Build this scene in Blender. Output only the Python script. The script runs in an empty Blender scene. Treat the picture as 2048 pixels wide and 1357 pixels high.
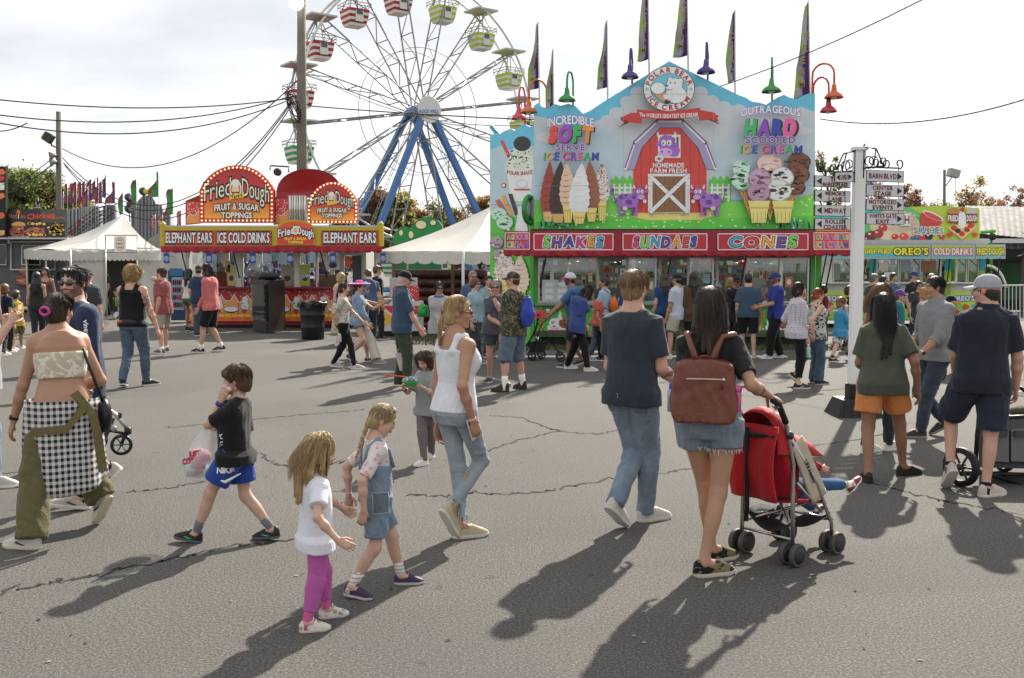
import bpy, math, random
import numpy as np
from mathutils import Vector, Matrix
from mathutils.geometry import tessellate_polygon
random.seed(7)
rng = np.random.default_rng(7)
scn = bpy.context.scene
COL = scn.collection
# ------------------------------------------------------------ camera, world, sun, exposure
CH, FPX, PIT = 1.8, 1991.0, math.atan(138.5 / 1991.0)
CX, CY = 1024.0, 678.5
cd = bpy.data.cameras.new('camera')
cd.sensor_width = 36.0; cd.lens = 36.0 * FPX / 2048.0
cd.clip_start = 0.1; cd.clip_end = 5000
cam = bpy.data.objects.new('camera', cd); COL.objects.link(cam)
cam.location = (0, 0, CH); cam.rotation_euler = (math.pi / 2 - PIT, 0, 0)
scn.camera = cam
SUN_EL, SUN_AZ = math.radians(38), math.radians(22.5)
w = bpy.data.worlds.new('World'); scn.world = w; w.use_nodes = True
nt = w.node_tree; N = nt.nodes; L = nt.links
for n in list(N): N.remove(n)
out = N.new('ShaderNodeOutputWorld'); bg = N.new('ShaderNodeBackground')
sky = N.new('ShaderNodeTexSky'); sky.sky_type = 'NISHITA'; sky.sun_disc = False
sky.sun_elevation = SUN_EL; sky.sun_rotation = SUN_AZ; sky.altitude = 100
tc = N.new('ShaderNodeTexCoord')
sx = N.new('ShaderNodeSeparateXYZ'); L.new(tc.outputs['Generated'], sx.inputs[0])
def wm(op, a, b=None, c=None):
    n = N.new('ShaderNodeMath'); n.operation = op
    for i, v in enumerate((a, b, c)):
        if v is None: continue
        if isinstance(v, (int, float)): n.inputs[i].default_value = v
        else: L.new(v, n.inputs[i])
    return n.outputs[0]
zz = wm('ADD', wm('MAXIMUM', sx.outputs['Z'], 0.0), 0.09)
cmb = N.new('ShaderNodeCombineXYZ')
L.new(wm('DIVIDE', sx.outputs['X'], zz), cmb.inputs[0]); L.new(wm('DIVIDE', sx.outputs['Y'], zz), cmb.inputs[1])
cmb.inputs[2].default_value = 3.7
nz = N.new('ShaderNodeTexNoise'); nz.inputs['Scale'].default_value = 0.55; nz.inputs['Detail'].default_value = 7; nz.inputs['Roughness'].default_value = 0.55
nz.inputs['Distortion'].default_value = 0.25
L.new(cmb.outputs[0], nz.inputs['Vector'])
rmp = N.new('ShaderNodeValToRGB'); rmp.color_ramp.elements[0].position = 0.34; rmp.color_ramp.elements[1].position = 0.58
rmp.color_ramp.elements[0].color = (0.70, 0.72, 0.75, 1); rmp.color_ramp.elements[1].color = (1.0, 1.0, 1.0, 1)
L.new(nz.outputs['Fac'], rmp.inputs['Fac'])
# thin cloud is brightest around the veiled sun and dimmer away from it
dt = N.new('ShaderNodeVectorMath'); dt.operation = 'DOT_PRODUCT'
L.new(tc.outputs['Generated'], dt.inputs[0])
dt.inputs[1].default_value = (math.sin(SUN_AZ) * math.cos(SUN_EL), math.cos(SUN_AZ) * math.cos(SUN_EL), math.sin(SUN_EL))
mr = N.new('ShaderNodeMapRange'); mr.inputs['From Min'].default_value = -0.5; mr.inputs['From Max'].default_value = 0.95
mr.inputs['To Min'].default_value = 0.56; mr.inputs['To Max'].default_value = 0.55
L.new(dt.outputs['Value'], mr.inputs['Value'])
cl = N.new('ShaderNodeVectorMath'); cl.operation = 'SCALE'
L.new(rmp.outputs['Color'], cl.inputs[0]); L.new(mr.outputs[0], cl.inputs['Scale'])
sk = N.new('ShaderNodeVectorMath'); sk.operation = 'SCALE'; sk.inputs['Scale'].default_value = 0.07
L.new(sky.outputs['Color'], sk.inputs[0])
mxw = N.new('ShaderNodeMix'); mxw.data_type = 'VECTOR'; mxw.inputs['Factor'].default_value = 0.9
L.new(sk.outputs[0], mxw.inputs[4]); L.new(cl.outputs[0], mxw.inputs[5])
L.new(mxw.outputs[1], bg.inputs['Color']); bg.inputs['Strength'].default_value = 1.0
L.new(bg.outputs[0], out.inputs['Surface'])
sd = bpy.data.lights.new('sun', 'SUN'); sd.energy = 4.3; sd.angle = math.radians(0.9); sd.color = (1.0, 0.93, 0.82)
so = bpy.data.objects.new('sun', sd); COL.objects.link(so)
so.rotation_euler = (math.pi / 2 - SUN_EL, 0, math.pi - SUN_AZ)
so.location = (10, 25, 30)
scn.view_settings.view_transform = 'Standard'; scn.view_settings.look = 'None'
scn.view_settings.exposure = 1.1; scn.view_settings.gamma = 1.0
try:
    scn.view_settings.use_curve_mapping = False
    scn.cycles.max_bounces = 6; scn.cycles.diffuse_bounces = 3; scn.cycles.glossy_bounces = 3
    scn.cycles.transmission_bounces = 4; scn.cycles.transparent_max_bounces = 10
    scn.cycles.caustics_reflective = False; scn.cycles.caustics_refractive = False
    scn.cycles.use_denoising = True
    scn.cycles.sample_clamp_indirect = 4
except Exception: pass
# ------------------------------------------------------------ helpers
cP,sP=math.cos(PIT),math.sin(PIT)
def A(*v):return np.array(v,float)
def ray(px,py):
 u,v=(px-CX)/FPX,(py-CY)/FPX
 return A(u,cP-v*sP,-sP-v*cP)
def at(px,py,Y):
 d=ray(px,py);t=Y/d[1]
 return A(0,0,CH)+d*t
def gp(px,py,z=0.0):
 d=ray(px,py);t=(z-CH)/d[2]
 return A(0,0,CH)+d*t
def U(v):
 v=np.asarray(v,float);n=np.linalg.norm(v)
 return v/n if n>1e-9 else v
def pmap(p0,nrm):
 p0=np.asarray(p0,float);nrm=U(nrm)
 def f(px,py,off=0.0):
  d=ray(px,py);c=A(0,0,CH)
  t=np.dot(p0+nrm*off-c,nrm)/np.dot(d,nrm)
  return c+d*t
 return f
MATS={}
def hexc(h):
 h=h.lstrip('#');r=[int(h[i:i+2],16)/255 for i in(0,2,4)]
 return tuple(((c+0.055)/1.055)**2.4 if c>0.04045 else c/12.92 for c in r)
def C3(c):return hexc(c)if isinstance(c,str)else tuple(c)
class NT:
 def __init__(s,name):
  s.m=bpy.data.materials.new(name);s.m.use_nodes=True
  s.n=s.m.node_tree.nodes;s.l=s.m.node_tree.links
  s.b=s.n['Principled BSDF'];s.o=s.n['Material Output']
 def new(s,t,**k):
  n=s.n.new(t)
  for a,v in k.items():setattr(n,a,v)
  return n
 def set(s,inp,v):
  if isinstance(v,bpy.types.NodeSocket):s.l.new(v,inp)
  elif isinstance(v,(tuple,list))and len(v)==3 and inp.type=='RGBA':inp.default_value=(*v,1)
  else:inp.default_value=v
 def math(s,op,a,b=0.0,c=0.0):
  n=s.new('ShaderNodeMath',operation=op)
  for i,v in enumerate((a,b,c)):s.set(n.inputs[i],v)
  return n.outputs[0]
 def noise(s,vec,scale,detail=3,rough=0.55,dist=0.0):
  n=s.new('ShaderNodeTexNoise');s.l.new(vec,n.inputs['Vector'])
  n.inputs['Scale'].default_value=scale;n.inputs['Detail'].default_value=detail
  n.inputs['Roughness'].default_value=rough;n.inputs['Distortion'].default_value=dist
  return n.outputs['Fac']
 def ramp(s,f,*els):
  n=s.new('ShaderNodeValToRGB');s.l.new(f,n.inputs['Fac'])
  e=n.color_ramp.elements
  while len(e)<len(els):e.new(0.5)
  for i,(p,c)in enumerate(els):
   e[i].position=p;c=C3(c)if isinstance(c,(str,tuple))else(c,c,c);e[i].color=(*c,1)
  return n.outputs['Color']
 def mix(s,f,a,b,mode='MIX'):
  n=s.new('ShaderNodeMix',data_type='RGBA',blend_type=mode)
  s.set(n.inputs['Factor'],f);s.set(n.inputs[6],a);s.set(n.inputs[7],b)
  return n.outputs[2]
 def obj(s,scale=None):
  o=s.new('ShaderNodeTexCoord').outputs['Object']
  if scale is None:return o
  m=s.new('ShaderNodeMapping');s.l.new(o,m.inputs[0]);m.inputs['Scale'].default_value=scale
  return m.outputs[0]
 def bump(s,h,strength=0.3,dist=0.01):
  n=s.new('ShaderNodeBump');s.set(n.inputs['Height'],h)
  n.inputs['Strength'].default_value=strength;n.inputs['Distance'].default_value=dist
  s.l.new(n.outputs[0],s.b.inputs['Normal'])
 def fin(s,col=None,rough=None,metal=None,spec=None):
  if col is not None:s.set(s.b.inputs['Base Color'],col)
  if rough is not None:s.set(s.b.inputs['Roughness'],rough)
  if metal is not None:s.b.inputs['Metallic'].default_value=metal
  if spec is not None:s.b.inputs['Specular IOR Level'].default_value=spec
  return s.m
def plain(c,rough=0.55,metal=0.0,var=0.12,sc=8.0,spec=0.4,bump=0.0):
 key=('p',c,rough,metal,var,sc,bump)
 if key in MATS:return MATS[key]
 t=NT('paint');c=C3(c);v=t.obj()
 f=t.noise(v,sc,5,0.62)
 col=t.mix(f,tuple(x*(1-var)for x in c),tuple(min(1,x*(1+var))for x in c))
 rr=t.math('MULTIPLY_ADD',t.noise(v,sc*3,3),0.25,max(0.05,rough-0.12))
 if bump:t.bump(t.noise(v,sc*6,4),bump,0.01)
 MATS[key]=t.fin(col,rr,metal,spec);return MATS[key]
def vcol(rough=0.5,spec=0.4,var=0.08,sc=6.0,bump=0.0,bsc=60,metal=0.0):
 key=('v',rough,spec,var,sc,bump,metal)
 if key in MATS:return MATS[key]
 t=NT('printed_surface');a=t.new('ShaderNodeVertexColor',layer_name='Col');v=t.obj()
 f=t.noise(v,sc,5,0.65)
 g=t.ramp(f,(0.25,(1-var,)*3),(0.75,(1+var,)*3))
 col=t.mix(1.0,a.outputs['Color'],g,'MULTIPLY')
 if bump:t.bump(t.noise(v,bsc,4),bump,0.01)
 MATS[key]=t.fin(col,t.math('MULTIPLY_ADD',f,0.2,rough-0.1),metal,spec);return MATS[key]
def glow(c,e,rough=0.4):
 key=('g',c,e)
 if key in MATS:return MATS[key]
 t=NT('lit_lamp');t.fin(C3(c),rough);t.set(t.b.inputs['Emission Color'],C3(c));t.b.inputs['Emission Strength'].default_value=e
 MATS[key]=t.m;return t.m
def glass(tint=(0.8,0.85,0.85),op=0.25):
 key=('gl',tint,op)
 if key in MATS:return MATS[key]
 t=NT('window_glass');tr=t.new('ShaderNodeBsdfTransparent');tr.inputs[0].default_value=(*tint,1)
 gl=t.new('ShaderNodeBsdfGlossy');gl.inputs['Roughness'].default_value=0.03
 fr=t.new('ShaderNodeFresnel');fr.inputs['IOR'].default_value=1.5
 mx=t.new('ShaderNodeMixShader');t.l.new(t.math('MULTIPLY_ADD',fr.outputs[0],1.2,op*0.2),mx.inputs[0])
 t.l.new(tr.outputs[0],mx.inputs[1]);t.l.new(gl.outputs[0],mx.inputs[2]);t.l.new(mx.outputs[0],t.o.inputs['Surface'])
 MATS[key]=t.m;return t.m
# ---- meshes and things
def base(o):return A(*o['_b'])if o is not None and '_b' in o else A(0,0,0)
def mk(name,V,F,mat,parent=None,cols=None,smooth=False):
 V=np.asarray(V,float)-(base(parent)if parent is not None else 0)
 me=bpy.data.meshes.new(name)
 if isinstance(F,np.ndarray):
  nf,k=F.shape
  me.vertices.add(len(V));me.vertices.foreach_set('co',V.astype(np.float32).ravel())
  me.loops.add(nf*k);me.loops.foreach_set('vertex_index',F.astype(np.int32).ravel())
  me.polygons.add(nf);me.polygons.foreach_set('loop_start',np.arange(0,nf*k,k,dtype=np.int32))
  me.update(calc_edges=True);me.validate()
 else:
  me.from_pydata(V.tolist(),[],F)
 if cols is not None:
  at_=me.color_attributes.new('Col','FLOAT_COLOR','POINT')
  c=np.ones((len(V),4),np.float32);c[:,:3]=cols
  if len(at_.data)==len(V):at_.data.foreach_set('color',c.ravel())
 if smooth:me.polygons.foreach_set('use_smooth',[True]*len(me.polygons))
 for m in(mat if isinstance(mat,(list,tuple))else[mat]):me.materials.append(m)
 o=bpy.data.objects.new(name,me);COL.objects.link(o)
 if parent is not None:
  o.parent=parent;o['_b']=[float(x)for x in base(parent)]
 return o
def thing(name,loc,label=None,cat=None,group=None):
 o=bpy.data.objects.new(name,None);COL.objects.link(o)
 o.location=loc;o['_b']=[float(x)for x in loc];o.empty_display_size=0.2
 return tag(o,label,cat,group)
def tag(o,label=None,cat=None,group=None,kind=None):
 if label:o['label']=label
 if cat:o['category']=cat
 if group:o['group']=group
 if kind:o['kind']=kind
 return o
class MB:
 """collects shapes into ONE mesh"""
 def __init__(s):s.V=[];s.F=[];s.C=[];s.n=0;s.c=(0.8,0.8,0.8)
 def add(s,V,F,c=None):
  V=np.asarray(V,float);s.V.append(V)
  s.F+=[[i+s.n for i in f]for f in F];s.n+=len(V)
  s.C.append(np.tile(np.asarray(C3(c)if c is not None else s.c,float),(len(V),1)))
  return s
 def box(s,c,d,R=None,col=None,bev=0.0):
  c=np.asarray(c,float);h=np.asarray(d,float)/2
  V=np.array([[x,y,z]for x in(-1,1)for y in(-1,1)for z in(-1,1)],float)*h
  if R is not None:V=V@np.asarray(R).T
  return s.add(V+c,[(0,1,3,2),(4,6,7,5),(0,4,5,1),(2,3,7,6),(0,2,6,4),(1,5,7,3)],col)
 def hexa(s,b,t,col=None):
  return s.add(list(b)+list(t),[(3,2,1,0),(4,5,6,7),(0,1,5,4),(1,2,6,5),(2,3,7,6),(3,0,4,7)],col)
 def tube(s,pts,r,n=8,col=None,cap=True):
  pts=[np.asarray(p,float)for p in pts];k=len(pts)
  rs=[r]*k if np.isscalar(r)else list(r)
  ref=None;V=[]
  for i in range(k):
   d=U(pts[min(i+1,k-1)]-pts[max(i-1,0)])
   if ref is None:ref=A(0,0,1)if abs(d[2])<0.9 else A(1,0,0)
   x=U(np.cross(ref,d));y=np.cross(d,x);ref=y
   a=np.arange(n)*2*math.pi/n
   V.append(pts[i]+rs[i]*(np.outer(np.cos(a),x)+np.outer(np.sin(a),y)))
  F=[(i*n+j,i*n+(j+1)%n,(i+1)*n+(j+1)%n,(i+1)*n+j)for i in range(k-1)for j in range(n)]
  if cap:F+=[tuple(range(n))[::-1],tuple((k-1)*n+j for j in range(n))]
  return s.add(np.vstack(V),F,col)
 def lathe(s,c,prof,n=16,col=None,ax=None,cap=True):
  c=np.asarray(c,float);V=[]
  a=np.arange(n)*2*math.pi/n
  if ax is None:X,Y,Z=A(1,0,0),A(0,1,0),A(0,0,1)
  else:
   Z=U(ax);X=U(np.cross(Z,A(0,0,1)if abs(Z[2])<0.9 else A(1,0,0)));Y=np.cross(Z,X)
  for r,z in prof:V.append(c+Z*z+r*(np.outer(np.cos(a),X)+np.outer(np.sin(a),Y)))
  k=len(prof)
  F=[(i*n+j,i*n+(j+1)%n,(i+1)*n+(j+1)%n,(i+1)*n+j)for i in range(k-1)for j in range(n)]
  if cap:F+=[tuple(range(n))[::-1],tuple((k-1)*n+j for j in range(n))]
  return s.add(np.vstack(V),F,col)
 def ball(s,c,r,n=10,col=None,R=None):
  r=np.asarray([r]*3 if np.isscalar(r)else r,float);V=[];m=max(4,n//2+1)
  for i in range(m+1):
   t=math.pi*i/m
   for j in range(n):
    p=2*math.pi*j/n;V.append([math.sin(t)*math.cos(p),math.sin(t)*math.sin(p),math.cos(t)])
  V=np.array(V)*r
  if R is not None:V=V@np.asarray(R).T
  F=[(i*n+j,(i+1)*n+j,(i+1)*n+(j+1)%n,i*n+(j+1)%n)for i in range(m)for j in range(n)]
  return s.add(V+np.asarray(c,float),F,col)
 def sheet(s,fn,nu,nv,col=None,thick=None):
  V=[fn(i/nu,j/nv)for i in range(nu+1)for j in range(nv+1)]
  q=lambda i,j:i*(nv+1)+j
  F=[(q(i,j),q(i+1,j),q(i+1,j+1),q(i,j+1))for i in range(nu)for j in range(nv)]
  s.add(V,F,col)
  if thick is not None:
   V2=np.asarray(V,float)+np.asarray(thick,float)
   s.add(V2,[f[::-1]for f in F],col)
   n0=s.n-2*len(V);m=len(V)
   b=[q(i,0)for i in range(nu+1)]+[q(nu,j)for j in range(1,nv+1)]+[q(i,nv)for i in range(nu-1,-1,-1)]+[q(0,j)for j in range(nv-1,0,-1)]
   for a,c in zip(b,b[1:]+b[:1]):s.F.append([n0+a,n0+a+m,n0+c+m,n0+c])
  return s
 def prism(s,pts,ext,col=None):
  pts=[np.asarray(p,float)for p in pts];k=len(pts)
  tri=tessellate_polygon([[Vector(p)for p in pts]])
  V=pts+[p+np.asarray(ext,float)for p in pts]
  F=[tuple(t)for t in tri]+[tuple(i+k for i in t[::-1])for t in tri]
  F+=[(i,(i+1)%k,(i+1)%k+k,i+k)for i in range(k)]
  return s.add(V,F,col)
 def build(s,name,mat,parent=None,smooth=False,cols=True):
  if not s.V:return None
  return mk(name,np.vstack(s.V),s.F,mat,parent,np.vstack(s.C)if cols else None,smooth)
def copy_thing(o,loc,label=None,rz=None):
 c=o.copy();COL.objects.link(c);c.location=loc
 if rz is not None:c.rotation_euler=(0,0,rz)
 if label:c['label']=label
 for ch in list(o.children):
  d=ch.copy();COL.objects.link(d);d.parent=c
  for g in ch.children:
   e=g.copy();COL.objects.link(e);e.parent=d
 return c
# ---- lettering: every glyph is turned into triangles once
GL={}
def _glyphs():
 chars="ABCDEFGHIJKLMNOPQRSTUVWXYZabcdefghijklmnopqrstuvwxyz0123456789&'.:-"
 obs=[]
 for wt,off in((0,0.0),(1,0.032),(2,0.072),(3,0.12)):
  for ch in chars:
   cu=bpy.data.curves.new('g','FONT');cu.body=ch;cu.offset=off*(.5 if ch in 'MWm&' and wt<3 else .75 if ch in 'NAVKw' and wt<3 else 1);cu.resolution_u=3
   cu.fill_mode='FRONT';cu.size=1.0
   ob=bpy.data.objects.new('g',cu);COL.objects.link(ob);obs.append((wt,ch,ob))
 dg=bpy.context.evaluated_depsgraph_get()
 for wt,ch,ob in obs:
  me=bpy.data.meshes.new_from_object(ob.evaluated_get(dg))
  V=np.array([v.co[:2]for v in me.vertices]).reshape(-1,2)
  fs=[];W3=[]
  for i,p in enumerate(me.polygons):
   vs=list(p.vertices)
   for j in range(1,len(vs)-1):fs.append(tuple(range(len(W3),len(W3)+3)));W3+=[(*V[q],.00002*len(fs))for q in(vs[0],vs[j],vs[j+1])]
  GL[(wt,ch)]=(np.array(W3).reshape(-1,3),fs)
  bpy.data.meshes.remove(me)
 for wt,ch,ob in obs:
  cu=ob.data;bpy.data.objects.remove(ob);bpy.data.curves.remove(cu)
_glyphs()
CAP=GL[(0,'H')][0][:,1].max()
def layout(txt,gap=0.10):
 x=0;res=[]
 for ch in txt:
  if ch==' ':x+=0.28;continue
  V=GL[(0,ch)][0];lo,hi=V[:,0].min(),V[:,0].max()
  res.append((ch,x-lo));x+=hi-lo+gap
 return res,x-gap
class Art:
 """flat painted panel: 2-D shapes in photo-pixel coordinates put on one plane of the place, as ONE mesh"""
 def __init__(s,fm,lift=0.0012):s.f=fm;s.V=[];s.F=[];s.C=[];s.n=0;s.z=0.0;s.lift=lift
 def up(s,k=1):s.z+=s.lift*k;return s
 def raw(s,P2,F,col,keep=False):
  if not keep:s.z+=s.lift
  s.V+=[s.f(p[0],p[1],s.z+(p[2]if len(p)>2 else 0.0))for p in P2]
  s.F+=[[i+s.n for i in f]for f in F];s.n+=len(P2)
  c=np.asarray(col if(hasattr(col,'__len__')and not isinstance(col,str)and len(col)==len(P2)and len(P2)!=3)else[C3(col)]*len(P2))
  s.C.append(c.reshape(-1,3));return s
 def poly(s,pts,col,keep=False):
  tri=tessellate_polygon([[Vector((p[0],p[1],0))for p in pts]])
  return s.raw(pts,[tuple(t)for t in tri],col,keep)
 def rect(s,x0,y0,x1,y1,col,keep=False):return s.poly([(x0,y0),(x1,y0),(x1,y1),(x0,y1)],col,keep)
 def grad(s,pts4,ctop,cbot):
  return s.raw(pts4,[(0,1,2,3)],[C3(ctop),C3(ctop),C3(cbot),C3(cbot)])
 def ell(s,cx,cy,rx,ry,col,n=20,rot=0,keep=False):
  c,q=math.cos(rot),math.sin(rot)
  return s.poly([(cx+rx*math.cos(a)*c-ry*math.sin(a)*q,cy+rx*math.cos(a)*q+ry*math.sin(a)*c)for a in[i*2*math.pi/n for i in range(n)]],col,keep)
 def line(s,pts,w,col,keep=False,closed=False):
  P=[A(*p)for p in pts]
  if closed:P=P+[P[0]]
  if not keep:s.z+=s.lift
  for a,b in zip(P,P[1:]):
   d=U(b-a);n=A(-d[1],d[0])*w/2;e=d*w*0.2
   s.raw([a+n-e,b+n+e,b-n+e,a-n-e],[(0,1,2,3)],col,True)
  return s
 def text(s,txt,cx,cy,h,col,width=None,outline=None,ow=2,wt=1,arc=0.0,slant=0.0,skew=0.0,wob=None,gap=0.12,lf=None,grow=None):
  """centred text; h = cap height in pixels; col one colour or one per letter; arc = rise of the middle in pixels"""
  L_,W=layout(txt,gap);k=h/CAP;kx=k if width is None else width/W
  pas=([(ow,outline)]if outline else[])+[(wt,None)]
  for wt_,oc in pas:
   s.z+=s.lift*2
   for i,(ch,x)in enumerate(L_):
    V,F=GL[(wt_,ch)]
    u=(V[:,0]+x-W/2)*kx;v=-(V[:,1]-CAP/2)*k
    tx=2*u/(W*kx)
    if grow:v=v*(1+grow*tx*tx)
    if wob:v=v+wob*(1 if i%2 else-1)
    u2=u+(-v)*slant
    v2=v-arc*(1-tx*tx)+skew*tx
    c=oc if oc else(col[i%len(col)]if isinstance(col,(list,tuple))and isinstance(col[0],(str,tuple))else col)
    s.raw(np.stack([cx+u2,cy+v2,V[:,2]],1),F,c,True)
  return s
 def ringtext(s,txt,cx,cy,rx,ry,a0,a1,h,col,bottom=False,wt=1):
  L_,W=layout(txt,0.14);k=h/CAP;s.z+=s.lift*2
  for ch,x in L_:
   V,F=GL[(wt,ch)];w_=V[:,0].max()-V[:,0].min();m=x+V[:,0].min()+w_/2
   a=math.radians(a0+(a1-a0)*m/W)
   bx,by=cx+rx*math.cos(a),cy-ry*math.sin(a)
   lx=(V[:,0]-(V[:,0].min()+w_/2))*k;ly=(V[:,1]-CAP/2)*k
   n=U(A(math.cos(a)/rx,-math.sin(a)/ry))*(-1 if bottom else 1)
   t=A(-n[1],n[0])
   s.raw(np.stack([bx+lx*t[0]+ly*n[0],by+lx*t[1]+ly*n[1],V[:,2]],1),F,col,True)
  return s
 def build(s,name,mat,parent=None):
  V=np.array(s.V)
  return mk(name,V,s.F,mat,parent,np.vstack(s.C))
# ------------------------------------------------------------ figures: smooth distance-field bodies turned into meshes
class Field:
 """shapes are blended into one continuous surface"""
 def __init__(s,h):s.h=h;s.P=[]
 def cone(s,a,b,ra,rb,k=0.03,fl=None):
  a=np.asarray(a,float);b=np.asarray(b,float);m=max(ra,rb)
  def f(X,Y,Z):
   d=b-a;L2=max(d@d,1e-9)
   t=np.clip(((X-a[0])*d[0]+(Y-a[1])*d[1]+(Z-a[2])*d[2])/L2,0,1)
   q=np.sqrt((X-a[0]-t*d[0])**2+(Y-a[1]-t*d[1])**2+(Z-a[2]-t*d[2])**2)
   return q-(ra+t*(rb-ra))
  s.P.append((f,np.minimum(a,b)-m,np.maximum(a,b)+m,k,'u'));return s
 def tcone(s,a,b,ra,rb,k=0.02,e0=0.0,e1=0.0,flat=1.0,side=None):
  a=np.asarray(a,float);b=np.asarray(b,float);m=max(ra,rb)*max(1,flat)+0.02;L_=np.linalg.norm(b-a);u=(b-a)/L_
  def f(X,Y,Z):
   x,y,z=X-a[0],Y-a[1],Z-a[2]
   t=x*u[0]+y*u[1]+z*u[2];tc=np.clip(t/L_,0,1)
   rx,ry,rz=x-t*u[0],y-t*u[1],z-t*u[2]
   if side is not None:
    q=rx*side[0]+ry*side[1]+rz*side[2];e=1-1/flat
    rx=rx-q*side[0]*e;ry=ry-q*side[1]*e;rz=rz-q*side[2]*e
   d=np.sqrt(rx*rx+ry*ry+rz*rz)-(ra+tc*(rb-ra))
   return np.maximum(d,np.maximum(-t-e0,t-L_-e1))
  s.P.append((f,np.minimum(a,b)-m,np.maximum(a,b)+m,k,'u'));return s
 def ell(s,c,r,R=None,k=0.03,op='u'):
  c=np.asarray(c,float);r=np.asarray(r,float);R=np.eye(3)if R is None else np.asarray(R)
  ext=np.sqrt(((R*r)**2).sum(1))
  def f(X,Y,Z):
   x,y,z=X-c[0],Y-c[1],Z-c[2]
   q=0
   for i in range(3):q=q+((x*R[0,i]+y*R[1,i]+z*R[2,i])/r[i])**2
   return(np.sqrt(q)-1)*r.min()
  s.P.append((f,c-ext,c+ext,k,op));return s
 def half(s,c,n,lo,hi,k=0.005):
  c=np.asarray(c,float);n=U(n)
  def f(X,Y,Z):return-((X-c[0])*n[0]+(Y-c[1])*n[1]+(Z-c[2])*n[2])
  s.P.append((f,np.asarray(lo,float),np.asarray(hi,float),k,'s'));return s
 def loft(s,P,N,R0,R1,tab,s0=None,s1=None,k=0.03,off=0.0,e=2.4):
  """elliptic sections along P->N; tab rows (s, rx, ry, oy); R0,R1 = (right, forward) at the ends"""
  P=np.asarray(P,float);N=np.asarray(N,float);Ls=np.linalg.norm(N-P);up=(N-P)/Ls
  T=np.array(tab,float);s0=T[0,0]if s0 is None else s0;s1=T[-1,0]if s1 is None else s1
  m=T[:,1:3].max()+abs(off)+np.abs(T[:,3]).max()
  lo=np.minimum(P+up*Ls*s0,P+up*Ls*s1)-m;hi=np.maximum(P+up*Ls*s0,P+up*Ls*s1)+m
  def f(X,Y,Z):
   x,y,z=X-P[0],Y-P[1],Z-P[2]
   t=(x*up[0]+y*up[1]+z*up[2])/Ls
   tc=np.clip(t,0,1)
   rx=np.interp(t,T[:,0],T[:,1])+off;ry=np.interp(t,T[:,0],T[:,2])+off;oy=np.interp(t,T[:,0],T[:,3])
   r=[R0[0][i]*(1-tc)+R1[0][i]*tc for i in range(3)];fw=[R0[1][i]*(1-tc)+R1[1][i]*tc for i in range(3)]
   u=(x*r[0]+y*r[1]+z*r[2])/rx;v=(x*fw[0]+y*fw[1]+z*fw[2]-oy)/ry
   d=((np.abs(u)**e+np.abs(v)**e)**(1/e)-1)*np.minimum(rx,ry)
   return np.maximum(d,np.maximum(s0-t,t-s1)*Ls)
  s.P.append((f,lo,hi,k,'u'));return s
 def mesh(s,pad=0.02):
  h=s.h
  lo=np.min([p[1]for p in s.P if p[4]=='u'],0)-pad-2*h;hi=np.max([p[2]for p in s.P if p[4]=='u'],0)+pad+2*h
  n=np.ceil((hi-lo)/h).astype(int)+1
  ax=[(lo[i]+np.arange(n[i])*h).astype(np.float32)for i in range(3)]
  D=np.full(n,0.2,np.float32)
  for f,a,b,k,op in s.P:
   i0=np.maximum(((a-k-2*h-lo)/h).astype(int),0);i1=np.minimum(((b+k+2*h-lo)/h).astype(int)+2,n)
   if(i1<=i0).any():continue
   sl=tuple(slice(i0[j],i1[j])for j in range(3))
   d=f(ax[0][sl[0]][:,None,None],ax[1][sl[1]][None,:,None],ax[2][sl[2]][None,None,:]).astype(np.float32)
   O=D[sl]
   if op=='u':
    g=np.clip(0.5+0.5*(O-d)/k,0,1);D[sl]=O+(d-O)*g-k*g*(1-g)
   else:
    g=np.clip(0.5+0.5*(-d-O)/k,0,1);D[sl]=O*(1-g)-d*g+k*g*(1-g)
  return nets(D,lo,h)
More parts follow.
